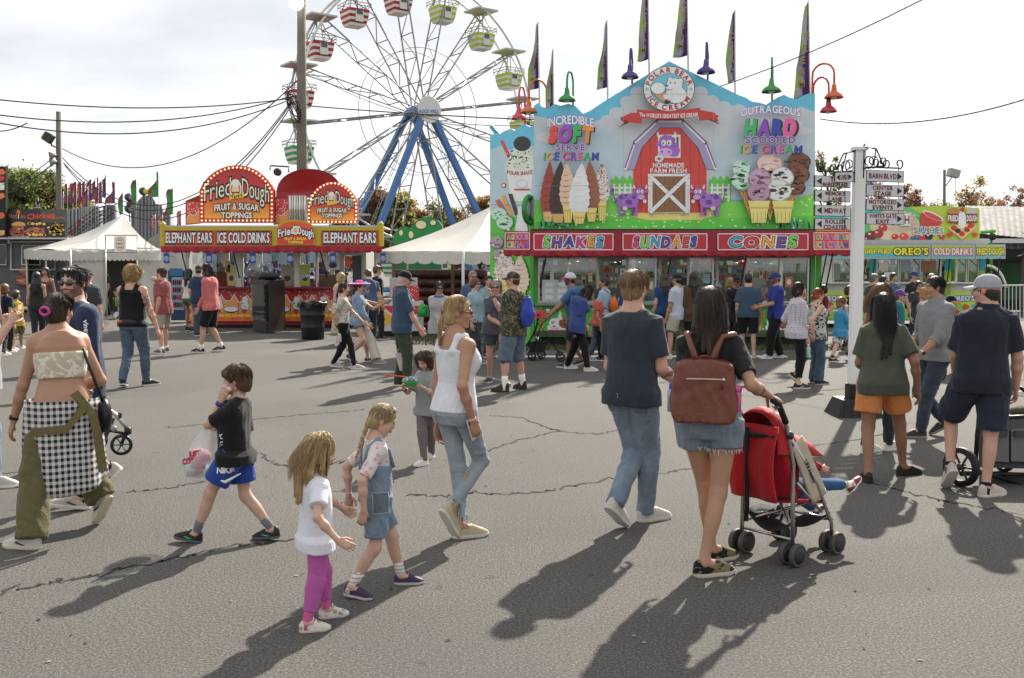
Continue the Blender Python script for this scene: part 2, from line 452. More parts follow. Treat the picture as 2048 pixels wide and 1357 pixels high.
def nets(D,lo,h):
 S=D<0
 c=S[:-1,:-1,:-1].astype(np.int8)
 for dx in(0,1):
  for dy in(0,1):
   for dz in(0,1):
    if dx or dy or dz:c=c+S[dx:S.shape[0]-1+dx,dy:S.shape[1]-1+dy,dz:S.shape[2]-1+dz]
 I,J,K=np.nonzero((c>0)&(c<8))
 m=len(I)
 idx=np.full(c.shape,-1,np.int32);idx[I,J,K]=np.arange(m)
 acc=np.zeros((m,3));cnt=np.zeros(m)
 cor=[(0,0,0),(1,0,0),(0,1,0),(1,1,0),(0,0,1),(1,0,1),(0,1,1),(1,1,1)]
 val=[D[I+a,J+b,K+e]for a,b,e in cor]
 for p,q in((0,1),(2,3),(4,5),(6,7),(0,2),(1,3),(4,6),(5,7),(0,4),(1,5),(2,6),(3,7)):
  a,b=val[p],val[q];k=(a<0)!=(b<0)
  t=np.where(k,a/np.where(np.abs(a-b)<1e-12,1,a-b),0)
  P0,P1=np.array(cor[p],float),np.array(cor[q],float)
  acc+=np.where(k[:,None],P0+t[:,None]*(P1-P0),0);cnt+=k
 V=lo+h*(np.stack([I,J,K],1)+acc/np.maximum(cnt,1)[:,None])
 Fs=[]
 for axi in range(3):
  A0=[slice(None)]*3;A1=[slice(None)]*3
  A0[axi]=slice(0,-1);A1[axi]=slice(1,None)
  s0,s1=S[tuple(A0)],S[tuple(A1)]
  e=np.argwhere(s0!=s1)
  u,v=(axi+1)%3,(axi+2)%3
  e=e[(e[:,u]>0)&(e[:,v]>0)&(e[:,u]<D.shape[u]-1)&(e[:,v]<D.shape[v]-1)]
  q=[]
  for du,dv in((1,1),(0,1),(0,0),(1,0)):
   c_=e.copy();c_[:,u]-=du;c_[:,v]-=dv
   q.append(idx[c_[:,0],c_[:,1],c_[:,2]])
  q=np.stack(q,1);flip=~s0[e[:,0],e[:,1],e[:,2]]
  q[flip]=q[flip][:,::-1]
  Fs.append(q)
 F=np.vstack(Fs);F=F[(F>=0).all(1)]
 return V,F
def vnormals(V,F):
 n=np.cross(V[F[:,2]]-V[F[:,0]],V[F[:,3]]-V[F[:,1]]);o=np.zeros_like(V)
 for i in range(4):np.add.at(o,F[:,i],n)
 return o/np.maximum(np.linalg.norm(o,axis=1,keepdims=True),1e-9)
def relax(V,F,it=1,w=0.5):
 for _ in range(it):
  s=np.zeros_like(V);c=np.zeros(len(V))
  for i in range(4):
   np.add.at(s,F[:,i],V[F[:,(i+1)%4]]+V[F[:,(i-1)%4]]);np.add.at(c,F[:,i],2)
  V=V*(1-w)+w*s/np.maximum(c,1)[:,None]
 return V
def wobble(P,freq,seed,n=5,aniso=(1,1,1)):
 r=np.random.default_rng(seed);o=np.zeros(len(P))
 Q=P*np.array(aniso)
 for i in range(n):
  d=U(r.normal(size=3))*freq*r.uniform(0.6,1.6)
  o+=np.sin(Q@d+r.uniform(0,6.28)+1.4*np.sin(Q@(U(r.normal(size=3))*freq*0.6)+r.uniform(0,6.28)))
 return o/n
def folds(V,F,amp,freq,seed,aniso=(1,1,0.45)):
 o=wobble(V,freq,seed,5,aniso);o=np.sign(o)*np.abs(o)**0.8
 o2=wobble(V,freq*2.3,seed+1,4,aniso)
 return V+vnormals(V,F)*(amp*(o+0.6*o2))[:,None]
# ---- figure materials
def cloth(c,kind='plain',c2=None,rough=0.88,bump=0.35):
 key=('c',c,kind,c2,rough)
 if key in MATS:return MATS[key]
 t=NT(kind+'_cloth');c=C3(c)
 if kind=='denim':gr=sum(c)/3;c=tuple(x*.68+gr*.32 for x in c);bump=.6
 v=t.obj();c2=C3(c2)if c2 is not None else None
 lo=t.noise(v,7,5,0.6);fi=t.noise(v,420,2)
 def bands(comp,freq,width,off=0.0):
  sp=t.new('ShaderNodeSeparateXYZ');t.l.new(v,sp.inputs[0])
  if comp=='h':a=sp.outputs['Z']
  else:a=t.math('ADD',t.math('MULTIPLY',sp.outputs['X'],1.0),t.math('MULTIPLY',sp.outputs['Y'],0.55))
  f=t.math('FRACT',t.math('MULTIPLY_ADD',a,freq,100.0+off))
  return t.math('LESS_THAN',f,width)
 col=t.mix(lo,tuple(x*0.86 for x in c),tuple(min(1,x*1.12)for x in c))
 if kind=='denim':
  w_=t.ramp(t.noise(v,5.5,4,0.6),(0.42,(0.0,)*3),(0.66,(1.0,)*3))
  col=t.mix(t.math('MULTIPLY',w_,0.42),col,c2 or tuple(min(1,x*1.9+0.05)for x in c))
  col=t.mix(0.35,col,t.ramp(t.noise(t.obj((300,300,900)),1,2),(0.3,tuple(x*0.6 for x in c)),(0.7,tuple(min(1,x*1.5)for x in c))))
 elif kind=='gingham':
  a,b=bands('h',24,0.5),bands('v',24,0.5)
  s_=t.math('MULTIPLY',t.math('ADD',a,b),0.5);col=t.mix(s_,col,c2)
 elif kind=='plaid':
  a,b=bands('h',26,0.14),bands('v',26,0.14)
  col=t.mix(t.math('MULTIPLY',t.math('ADD',a,b),0.5),col,c2)
 elif kind=='stripe':
  col=t.mix(t.math('MULTIPLY',bands('h',45,0.3),0.6),col,c2)
 elif kind=='camo':
  n1=t.ramp(t.noise(v,15,3,0.6,0.8),(0.47,(0.0,)*3),(0.50,(1.0,)*3))
  n2=t.ramp(t.noise(t.obj((1.4,1.4,0.8)),22,3,0.6,1.2),(0.55,(0.0,)*3),(0.58,(1.0,)*3))
  col=t.mix(n1,col,c2);col=t.mix(n2,col,tuple(x*0.22 for x in c))
 elif kind=='print':
  n1=t.ramp(t.noise(v,16,2,0.5,1.6),(0.52,(0.0,)*3),(0.55,(1.0,)*3));col=t.mix(n1,col,c2)
 elif kind=='floral':
  vo=t.new('ShaderNodeTexVoronoi');t.l.new(v,vo.inputs['Vector']);vo.inputs['Scale'].default_value=30
  n1=t.ramp(vo.outputs['Distance'],(0.30,(1.0,)*3),(0.38,(0.0,)*3));col=t.mix(t.math('MULTIPLY',n1,0.8),col,c2)
 elif kind=='heather':
  col=t.mix(t.ramp(t.noise(v,160,3,0.7),(0.35,(0.0,)*3),(0.65,(1.0,)*3)),tuple(x*0.8 for x in c),tuple(min(1,x*1.2)for x in c))
 col=t.mix(1.0,col,t.ramp(fi,(0.2,(0.88,)*3),(0.8,(1.10,)*3)),'MULTIPLY')
 rg=t.math('ABSOLUTE',t.math('SUBTRACT',t.noise(t.obj((1,1,0.6)),8,3,0.5,1.3),0.5))
 hgt=t.math('ADD',t.math('ADD',t.math('MULTIPLY',t.noise(t.obj((1,1,0.55)),22,3,0.5,0.6),0.8),t.math('MULTIPLY',rg,-2.4)),t.math('MULTIPLY',fi,0.06))
 t.bump(hgt,bump,0.02)
 if kind!='leather':t.b.inputs['Sheen Weight'].default_value=0.12
 MATS[key]=t.fin(col,rough,0,0.25 if kind!='leather' else 0.5);return MATS[key]
def skinm():
 if 'skin' in MATS:return MATS['skin']
 t=NT('skin');a=t.new('ShaderNodeVertexColor',layer_name='Col');v=t.obj()
 n1=t.ramp(t.noise(v,22,4,0.6),(0.3,(0.92,0.90,0.88)),(0.7,(1.06,1.03,1.02)))
 col=t.mix(1.0,a.outputs['Color'],n1,'MULTIPLY')
 t.bump(t.noise(v,260,3),0.12,0.004)
 t.b.inputs['Subsurface Weight'].default_value=0.08;t.b.inputs['Subsurface Radius'].default_value=(0.02,0.008,0.004)
 MATS['skin']=t.fin(col,0.52,0,0.4);return MATS['skin']
def hairm(c):
 key=('h',c)
 if key in MATS:return MATS[key]
 t=NT('hair');c=C3(c);v=t.obj((1,1,0.12))
 n1=t.ramp(t.noise(v,90,5,0.75,0.4),(.32,(0.,)*3),(.68,(1.,)*3));n2=t.noise(t.obj(),9,3)
 col=t.mix(n1,tuple(x*0.32 for x in c),tuple(min(1,x*1.75)for x in c))
 col=t.mix(t.math('MULTIPLY',n2,0.5),col,tuple(x*0.7 for x in c))
 t.bump(n1,0.5,0.006)
 MATS[key]=t.fin(col,0.42,0,0.5);return MATS[key]
SKIN={'fair':(0.52,0.33,0.25),'tan':(0.40,0.225,0.15),'brown':(0.27,0.14,0.088),'pink':(0.52,0.30,0.225)}
MALE=[(-.14,.080,.058,-.002),(0,.097,.069,-.006),(.15,.097,.066,-.006),(.38,.088,.060,.004),(.62,.097,.066,.004),(.80,.103,.064,.0),(.92,.080,.050,-.004),(1.0,.042,.040,-.006)]
FEM=[(-.14,.082,.060,-.004),(0,.103,.074,-.010),(.15,.096,.066,-.006),(.40,.074,.052,.004),(.62,.082,.060,.006),(.80,.090,.058,.002),(.92,.070,.046,-.004),(1.0,.036,.036,-.006)]
KID=[(-.14,.072,.058,-.002),(0,.086,.068,-.006),(.15,.083,.066,.002),(.40,.078,.063,.006),(.62,.082,.062,.004),(.80,.088,.058,.0),(.92,.070,.047,-.004),(1.0,.038,.038,-.006)]
class Sk:pass
def ik(a,c,l1,l2,pole):
 d=c-a;Ld=np.linalg.norm(d)
 if Ld>(l1+l2)*0.997:c=a+d/Ld*(l1+l2)*0.997;d=c-a;Ld=np.linalg.norm(d)
 if Ld<abs(l1-l2)+0.05:c=a+U(d)*(abs(l1-l2)+0.05);d=c-a;Ld=np.linalg.norm(d)
 n=d/Ld;x=(l1*l1-l2*l2+Ld*Ld)/(2*Ld);y=math.sqrt(max(l1*l1-x*x,0))
 p=U(pole-(pole@n)*n)
 return a+n*x+p*y,c
def dirs(y):
 y=math.radians(y);return A(math.sin(y),math.cos(y),0),A(math.cos(y),-math.sin(y),0)
def skeleton(H,yaw,feet,hands,hd=None,lean=0,side=0,twist=0,hyaw=None,hpitch=0,hroll=0,legf=0.525,sex='m',drop=0.0,shift=(0,0),build=1.0,epole=None,seat=None,sh=None,legw=1.0):
 k=Sk();k.H=H;k.sex=sex;k.build=build
 hd=hd or(0.134*H if sex!='k' else 0.16*H);k.hd=hd
 if sex=='k' and legf==0.525:legf=0.50
 fw,rt=dirs(yaw);k.fw,k.rt=fw,rt
 fs,rs=dirs(yaw+twist);k.fs,k.rs=fs,rs
 hip=legf*H;an=0.045*H;l1=(hip-an)*0.5;l2=(hip-an)*0.5;k.FL=0.152*H
 k.feet=[]
 for f in feet:
  fd,_=dirs(f[3]);p=math.radians(f[4]);d=fd*math.cos(p)+A(0,0,-math.sin(p));u=fd*math.sin(p)+A(0,0,math.cos(p))
  c=A(f[0],f[1],f[2]+0.5*k.FL*abs(math.sin(p)))
  k.feet.append((c,d,u,c-d*k.FL*0.27+u*an))
 aL,aR=k.feet[0][3],k.feet[1][3]
 m=(aL+aR)/2+fw*shift[0]*H+rt*shift[1]*H
 hw=0.052*H if sex!='f' else 0.056*H
 if seat is not None:P=np.asarray(seat,float)
 else:
  z=9
  for sg,a in((-1,aL),(1,aR)):
   q=m+rt*hw*sg;hz=math.hypot(q[0]-a[0],q[1]-a[1]);z=min(z,a[2]+math.sqrt(max((0.995*(l1+l2))**2-hz*hz,0.01)))
  P=A(m[0],m[1],min(z,hip)-drop*H)
 k.P=P;k.hips=[P-rt*hw,P+rt*hw];k.knees=[];k.ank=[]
 for i,(hp,ft)in enumerate(zip(k.hips,k.feet)):
  fd,_=dirs(feet[i][3]);kn,an_=ik(hp,ft[3],l1,l2,U(fd+fw)+A(0,0,.2));k.knees.append(kn);k.ank.append(ft[3])
 le,si=math.radians(lean),math.radians(side)
 up=U(A(0,0,1)+fw*math.tan(le)+rt*math.tan(si));k.up=up
 SL=H-1.15*hd-hip;k.N=P+up*SL;k.SL=SL
 sw=(sh or{'m':.094,'f':.083,'k':.080}[sex])*H
 k.sh=[k.N-up*0.047*H-rs*sw,k.N-up*0.047*H+rs*sw]
 ua,fa=0.172*H,0.152*H;k.elb=[];k.wr=[];k.hdir=[];k.hn=[];k.curl=[];k.ht=[]
 for i,hn in enumerate(hands):
  sg=(-1,1)[i];s_=k.sh[i];hn=hn or{}
  if 'at' in hn:t=np.asarray(hn['at'],float)
  elif 'px' in hn:t=at(hn['px'][0],hn['px'][1],P[1]+hn.get('dy',0.0))
  else:
   sw_=math.radians(hn.get('swing',4));ou=hn.get('out',0.10)
   t=s_+(A(0,0,-1)*math.cos(sw_)+fw*math.sin(sw_)+rt*sg*ou)*(ua+fa)*hn.get('len',0.97)
  pole=hn.get('pole');pole=A(0,0,-0.5)-fs+rs*sg*0.45 if pole is None else(fs*pole[0]+rs*pole[1]*sg+A(0,0,pole[2]))
  e,wv=ik(s_,t,ua,fa,U(pole));k.elb.append(e);k.wr.append(wv)
  d=U(wv-e);d=U(d+A(*hn.get('bend',(0,0,0))));k.hdir.append(d)
  n=hn.get('n');n=-rt*sg if n is None else(fs*n[0]+rs*n[1]*sg+A(0,0,n[2]))
  n=U(n-(n@d)*d);k.hn.append(n)
  tt=np.cross(n,d);ref=fw+A(0,0,0.5)
  if 't' in hn:ref=fs*hn['t'][0]+rs*hn['t'][1]*sg+A(0,0,hn['t'][2])
  k.ht.append(tt if tt@ref>=0 else-tt);k.curl.append(hn.get('curl',22))
 hf,hr=dirs(yaw+twist if hyaw is None else hyaw);p=math.radians(hpitch);r_=math.radians(hroll)
 f2=hf*math.cos(p)+A(0,0,math.sin(p));u2=A(0,0,1)*math.cos(p)-hf*math.sin(p)
 r2=hr*math.cos(r_)+u2*math.sin(r_);u3=np.cross(r2,f2)
 k.HR=np.stack([r2,f2,u3],1)
 k.Hc=k.N+U(up*0.6+u3)*hd*0.62+hf*hd*0.09
 k.T=[(a,b*H*(build if a<.7 else(1+(build-1)*.5)),c*H*(build if a<.7 else(1+(build-1)*.5)),d*H)for a,b,c,d in{'m':MALE,'f':FEM,'k':KID}[sex]]
 k.R0,k.R1=(rt,fw),(rs,fs);k.legk=legw*{'m':1.0,'f':.95,'k':.95}[sex]*(1+(build-1)*.6);k.armk=1.0 if sex=='m' else(0.86 if sex=='f' else 0.88)
 k.armk*=(1+(build-1)*.5)
 return k
def limbs(F,k,legs=True,arms=True,slim=1.0):
 H=k.H
 if legs:
  g=H*k.legk*slim
  for hp,kn,an in zip(k.hips,k.knees,k.ank):
   F.cone(hp,kn,.054*g,.031*g,.04);F.cone(kn,an,.030*g,.0195*g,.03)
   d=U(an-kn);bk=U(-k.fw-(-k.fw@d)*d)
   F.ell(kn+(an-kn)*.3+bk*.010*H,(.027*g,.027*g,.075*H),np.stack([U(np.cross(d,k.fw)),U(np.cross(np.cross(d,k.fw),d)),d],1),.03)
  for c,d,u,an in k.feet:
   F.cone(an,an+d*k.FL*.55-u*.02*H,.021*H,.013*H,.02)
 if arms:
  g=H*k.armk
  for s_,e,wv in zip(k.sh,k.elb,k.wr):
   F.cone(k.N-k.up*.026*H,s_,.026*g,.031*g,.03);F.cone(k.N+k.up*.012*H,k.N*.45+s_*.55,.022*g,.020*g,.04)
   F.cone(s_,e,.0315*g,.0235*g,.03)
   F.cone(e,e+(wv-e)*.35,.0240*g,.0245*g,.02);F.cone(e+(wv-e)*.35,wv,.0245*g,.0150*g,.02)
def hand_parts(k,i,detail):
 """palm shapes go into the body field, fingers are tapered tubes rooted in the palm"""
 H=k.H*(1.0 if k.sex!='k' else 1.04);w,d,n,t=k.wr[i],k.hdir[i],k.hn[i],k.ht[i]
 R=np.stack([t,d,n],1)
 palm=(w+d*.034*H,(.0235*H,.034*H,.0100*H),R)
 m=MB();c=math.radians(k.curl[i]);ns=8 if detail else 6
 for j in range(4):
  o=(1.5-j)*.0108;Ln=(.040,.045,.042,.033)[j]*H;r=(.0048,.005,.0048,.0042)[j]*H
  p=w+d*(.058-.003*abs(1.2-j))*H+t*o*H
  pts=[p-d*.012*H,p];a=c*(.6+.12*j)
  dd=U(d+t*(1.5-j)*.05)
  for q,fr in enumerate((.46,.31,.23)):
   v=dd*math.cos(a)+n*math.sin(a);p=p+v*Ln*fr;pts.append(p);a+=c*.85
  m.tube(pts,[r*1.05,r*1.08,r*1.0,r*.92,r*.62],ns)
 p=w+d*.014*H+t*.016*H;v=U(d*.75+t*.62+n*(.25+.5*min(1,k.curl[i]/60)))
 v2=U(d*1.0+t*.1+n*(.3+.6*min(1,k.curl[i]/60)))
 m.tube([p-v*.01*H,p,p+v*.022*H,p+v*.022*H+v2*.018*H,p+v*.022*H+v2*.032*H],[.0075*H,.0078*H,.0062*H,.0056*H,.0036*H],ns)
 return palm,m
def head_field(k,h,neck=True):
 F=Field(h);s=k.hd;c=k.Hc;R=k.HR;kid=k.sex=='k'
 P=lambda x,y,z:c+R@(A(x,y,z)*s)
 fm=k.sex!='m'
 F.ell(P(0,-.05,.13),A(.325,.40,.37)*s,R,.001)
 F.ell(P(0,.09,-.10),A(.265 if not kid else .29,.29,.33)*s,R,.05*s)
 F.cone(P(0,.23,-.385),P(0,.26,-.40),.075*s if not fm else .06*s,.07*s if not fm else .055*s,.08*s)
 jr=.085 if not fm else .07
 for q in(-1,1):
  F.cone(P(.195*q,-.02,-.24),P(.06*q,.22,-.395),jr*s,.065*s,.08*s)
  F.ell(P(.15*q,.235,-.12),A(.11,.10,.11)*s,R,.06*s)
  F.ell(P(.335*q,-.03,-.02),A(.035,.075,.115)*s,R,.02*s)
 F.cone(P(-.13,.335,.085),P(.13,.335,.085),.04*s,.04*s,.06*s)
 for q in(-1,1):F.ell(P(.13*q,.43,.01),A(.075,.075,.05)*s,R,.05*s,'s')
 for q in(-1,1):F.ell(P(.13*q,.315,.005),A(.066,.055,.048)*s,R,.012*s)
 nl=.46 if not kid else .425
 F.cone(P(0,.365,.03),P(0,nl-.02,-.115),.030*s,.043*s,.05*s)
 for q in(-1,1):F.ell(P(.045*q,nl-.065,-.14),A(.036,.04,.03)*s,R,.03*s)
 F.ell(P(0,.372,-.232),A(.085,.035,.022)*s,R,.03*s);F.ell(P(0,.362,-.278),A(.075,.036,.024)*s,R,.03*s)
 nr=(.041 if k.sex=='m' else .035 if k.sex=='f' else .033)*k.H*.9
 F.cone(P(0,-.08,-.22),k.N-k.up*.02*k.H+k.fs*.004*k.H,nr,nr*1.02,.05*s)
 return F
def head_colours(k,V,skin,lips,brow,eye,stubble=None):
 q=(V-k.Hc)@k.HR/k.hd;x,y,z=np.abs(q[:,0]),q[:,1],q[:,2]
 c=np.tile(np.array(skin),(len(V),1));fr=y>.2
 ck=np.exp(-(((x-.16)/.09)**2+((z+.13)/.09)**2))*(y>.15)
 c=c*(1+ck[:,None]*np.array([.10,-.10,-.10]))
 ea=(x>.29)&(np.abs(z+.02)<.13)&(np.abs(y+.03)<.1);c[ea]=np.array(skin)*[1.1,.86,.8]
 if stubble is not None:
  m=((z<-.17)&(y>-.02)&(z>-.5))|((x>.2)&(z<.02)&(y>.0)&(z>-.5));m|=(np.abs(z+.195)<.03)&(y>.3)
  m&=~((np.abs(z+.255)<.045)&(x<.09));f=.75;c[m]=c[m]*(1-f)+np.array(stubble)*f
 lp=fr&(np.abs(z+.255)<.042-.25*x*x*4)&(x<.10)&(y>.3);c[lp]=lips
 ml=fr&(np.abs(z+.255)<.008)&(x<.09)&(y>.3);c[ml]=np.array(lips)*.4
 ex=(x-.13)/.062;ez=(z-.005)/.03
 ew=(ex**2+ez**2<1)&(y>.25);c[ew]=(.55,.53,.50)
 ir=((x-.13)**2+(z-.006)**2<.027**2)&(y>.25);c[ir]=eye
 ls=(np.abs(ex)<1.15)&(ez>.55)&(ez<1.35-.3*ex**2)&(y>.25);c[ls]=np.array(brow)*.5
 br=(np.abs(x-.135)<.085)&(np.abs(z-.105+(x-.12)*.12)<.017)&(y>.2);c[br]=np.array(brow)*.8+np.array(skin)*.1
 nr=(np.abs(x-.035)<.018)&(np.abs(z+.165)<.014)&(y>.36);c[nr]=np.array(skin)*.35
 return c
# ---- hair
def strands(k,roots,fn,n,r,seed,seg=7):
 """thin tapered locks; fn(root, t) gives the point along a lock"""
 m=MB();g=np.random.default_rng(seed)
 for i in range(n):
  p0=roots(g);pts=[]
  ph=g.uniform(0,6.28);am=g.uniform(.2,1)if i%9 else g.uniform(1,2.6)
  for j in range(seg+1):pts.append(fn(p0,j/seg,ph,am,g))
  m.tube(pts,[r*(.15 if j==0 else 1.0 if j<seg*.6 else 1.0-.8*(j/seg-.6)/.4)for j in range(seg+1)],3,None,False)
 return m
def hair(k,style,col,h,seed=1,parent=None,detail=True,hat=False,wave=0.02,length=None,nst=None,thick=1.0):
 F=Field(h);s=k.hd;c=k.Hc;R=k.HR
 P=lambda x,y,z:c+R@(A(x,y,z)*s)
 vol={'short':.03,'buzz':.02,'bald':.012,'bob':.055,'long':.05,'pony':.03,'bun':.04,'curly':.12,'braids':.03,'boy':.085,'toddler':.05,'slick':.035}.get(style,.04)
 lo=np.min([P(x,y,z)for x in(-1,1)for y in(-1,1)for z in(-1,1)],0);hi=np.max([P(x,y,z)for x in(-1,1)for y in(-1,1)for z in(-1,1)],0)
 sh_=style in('short','slick','buzz')
 F.ell(P(0,-.05,.13),(A(.325,.40,.37)+vol*(A(.45,.7,1)if sh_ else 1))*s,R,.001)
 long_=style in('bob','long','toddler','curly')
 F.ell(P(0,-.14,-.04),(A(.305 if sh_ else .315,.29 if sh_ else .30,.36 if long_ else .42)+vol*(.25 if sh_ else .9))*s,R,.05*s)
 F.ell(P(0,.62,-.22),(A(.52 if not long_ else .38,.56,.50))*s,R,.03*s,'s')
 if style in('boy',):pass
 if not long_:
  for q in(-1,1):F.ell(P(.40*q,.02,-.16),A(.16,.14,.20)*s,R,.02*s,'s')
  F.half(P(0,-.3,-.37),R@A(0,.35,-1),lo,hi)
  if style not in('pony','bun','braids'):F.half(P(0,.10,-.08),R@A(0,.75,-1),lo,hi)
 if style=='bald':F.half(P(0,0,.12),R@A(0,.25,1),lo,hi)
 L_=length if length is not None else{'bob':.75,'long':1.5,'toddler':.85,'curly':.6}.get(style,0)
 dn=A(0,0,-1);bk=R@A(0,-1,0);bk=U(bk-A(0,0,bk[2]));rr=R@A(1,0,0);rr=U(rr-A(0,0,rr[2]))
 if long_:
  a=P(0,-.20,0);nb=5
  for xq in np.linspace(-1,1,nb):
   st=P(.27*xq,-.14-.14*(1-xq*xq),.02);en=st+dn*(L_-.10*xq*xq+.10*math.sin(xq*9+seed))*s+rr*.05*xq*s+bk*(.40*(1-.3*xq*xq)if L_>1 else .02)*s
   mid=st*.55+en*.45+bk*(.10 if L_>1 else .04)*s+rr*.03*xq*s
   w0=.14*thick
   F.cone(st,mid,w0*s,w0*.95*s,.06*s);F.cone(mid,en,w0*.95*s,.05*s,.05*s)
  for q in(-1,1):
   st=P(.30*q,.0,.06);en=st+dn*L_*.72*s+rr*q*.04*s
   F.cone(st,(st+en)/2+rr*q*.03*s,.09*s,.09*s,.05*s);F.cone((st+en)/2+rr*q*.03*s,en,.09*s,.035*s,.04*s)
 if style=='curly':
  g=np.random.default_rng(seed)
  for i in range(46):
   th,ph=g.uniform(0,6.28),math.acos(g.uniform(-.75,1));v=A(math.sin(ph)*math.cos(th)*.40,math.sin(ph)*math.sin(th)*.46-.08,math.cos(ph)*.44+.06)
   if v[1]>.22 and v[2]<.25:continue
   F.ell(P(*v),A(1,1,1)*g.uniform(.06,.10)*s,R,.02*s)
 if style=='boy':
  for x,y,z,r in((-.12,.33,.27,.14),(.12,.33,.27,.14),(.27,.18,.2,.13),(-.27,.18,.2,.13),(0,.37,.23,.11),(-.2,.30,.2,.10),(.2,.30,.2,.10),(.0,-.36,-.1,.13),(.2,-.25,-.12,.13),(-.2,-.25,-.12,.13)):F.ell(P(x,y,z),A(1,1,.9)*r*s,R,.06*s)
 if style=='short':
  for x,y,z,r in((0,.27,.37,.10),(.14,.22,.36,.09),(-.14,.22,.36,.09)):F.ell(P(x,y,z),A(1,1,.8)*r*s,R,.06*s)
 tail=None
 if style=='pony':
  a=P(0,-.44,.02);Lt=(length or .8)*s
  b=a+bk*.12*s+dn*Lt*.35;e=a+bk*.10*s+dn*Lt
  F.cone(P(0,-.36,.04),a,.07*s,.05*s,.03*s);F.cone(a,b,.06*s,.10*s,.03*s);F.cone(b,e,.10*s,.03*s,.03*s);tail=(a,b,e)
 if style=='bun':
  F.ell(P(0,-.42,.05),A(.2,.15,.2)*s,R,.05*s);F.ell(P(.05,-.40,-.12),A(.15,.1,.15)*s,R,.05*s)
 if style=='braids':
  for q in(-1,1):
   a=P(.17*q,-.33,-.1);nb=13;Lt=(length or 1.25)*s
   for j in range(nb):
    t=j/(nb-1);p=a+dn*Lt*t+bk*(.10+.42*t)*s+rr*q*.06*s*t
    F.ell(p+rr*(.02 if j%2 else-.02)*s,A(.075,.075,.09)*s*(1-.5*t),np.eye(3),.012*s)
   for j in range(6):
    t=j/5;p=P(.14*q,.22-.55*t,.42-.10*t-.42*t*t);F.ell(p,A(.075,.075,.06)*s,R,.012*s)
 V,Fq=F.mesh()
 qn=(V-c)@R/s;ang=np.arctan2(qn[:,0],qn[:,1]+.05);nrm=vnormals(V,Fq)
 g=np.random.default_rng(seed);am=wave*s*(1.0 if style not in('buzz','bald')else .25)
 f=sum(np.sin(ang*fr+qn[:,2]*g.uniform(-3,3)+g.uniform(0,6))for fr in(9,17,29,41))/4
 V=V+nrm*(am*f+am*.6*wobble(V/s,9,seed))[:,None]
 if hat:
  pull=np.clip((qn[:,2]+.02)/.10,0,1)[:,None]*.13
  V=c+(V-c)*(1-pull)
 o=mk('hair',V,Fq,hairm(col),parent,None,True)
 if detail:
  n=int((nst or 300)*2.2)
  def roots(g):
   if style=='pony' and g.uniform()<.35 and tail is not None:return('t',g.uniform(-1,1),g.uniform(0,1))
   return('h',g.uniform(-math.pi,math.pi),g.uniform(.0,1.0))
  def fn(p,t,ph,amp,g):
   wv_=math.sin(ph+t*7)*(.02+wave*1.3)*s*amp*(.3+t)
   if p[0]=='t':
    a,b,e=tail;x=a+(b-a)*min(1,t*2)+(e-b)*max(0,t*2-1)
    w_=.1*s*math.sin(min(1,t*1.6)*1.6)
    return x+rr*(p[1]*w_+wv_)+bk*(p[2]-.4)*w_+dn*t*.05*s
   th=p[1];el=1.40-.35*p[2]-t*(1.15+.5*p[2])
   rad=1.0+vol+.02+.025*amp
   v=A(math.cos(el)*math.sin(th)*(.335+vol),math.cos(el)*math.cos(th)*(.40+vol),math.sin(el)*(.375+vol))
   fr=v[1]>.1 and v[2]<.22
   v=v+A(0,-.05,.13)
   if fr:v=A(v[0]*1.15,.12+.3*max(0,v[2]-.1),v[2])
   q=c+R@(v*s)*1.0
   if long_ and t>.55:q=q+(dn*L_*.6*(.6+.4*p[2])+bk*(.42 if L_>1 and v[1]<.1 else .0))*(t-.55)/.45*s
   return q+rr*wv_
  st_=strands(k,roots,fn,n,.0062*s,seed+5)
  if style not in('buzz','bald')and not hat:st_.build('hair_strand_layer',hairm(col),o,True,False)
 return o
# ------------------------------------------------------------ clothing and whole figures
from mathutils.bvhtree import BVHTree
def caster(o):
 b=base(o);t=BVHTree.FromPolygons([tuple(v.co)for v in o.data.vertices],[tuple(p.vertices)for p in o.data.polygons])
 def f(p,d,off=.003):
  h=t.ray_cast(Vector(np.asarray(p,float)-b),Vector(d))
  return None if h[0]is None else A(*h[0])+b-np.asarray(d)*off
 return f
def patch(o,name,c,u,v,d,w,h,mat,n=8,off=.004,taper=0.0,edge=None):
 """sewn-on piece of cloth that follows the garment under it"""
 f=caster(o);d=U(d);P=[]
 for i in range(n+1):
  for j in range(n+1):
   x,y=(i/n-.5)*w,(.5-j/n)*h;x*=1-taper*(j/n)**3
   q=f(c+u*x+v*(y-(taper*.25*h*(1-abs(2*i/n-1))if j==n else 0))-d*.3,d,off);P.append(q)
 if any(p is None for p in P):return None
 F=[(i*(n+1)+j,(i+1)*(n+1)+j,(i+1)*(n+1)+j+1,i*(n+1)+j+1)for i in range(n)for j in range(n)]
 q=mk(name,P,F,mat,o,None,True)
 if edge:
  m=MB();ring=[P[i*(n+1)]for i in range(n+1)]+[P[n*(n+1)+j]for j in range(1,n+1)]+[P[i*(n+1)+n]for i in range(n-1,-1,-1)]+[P[j]for j in range(n-1,-1,-1)]
  m.tube([p-d*.001 for p in ring],.0028,4,edge);m.build('stitched_seam',vcol(.9),q if False else o,True)
 return q
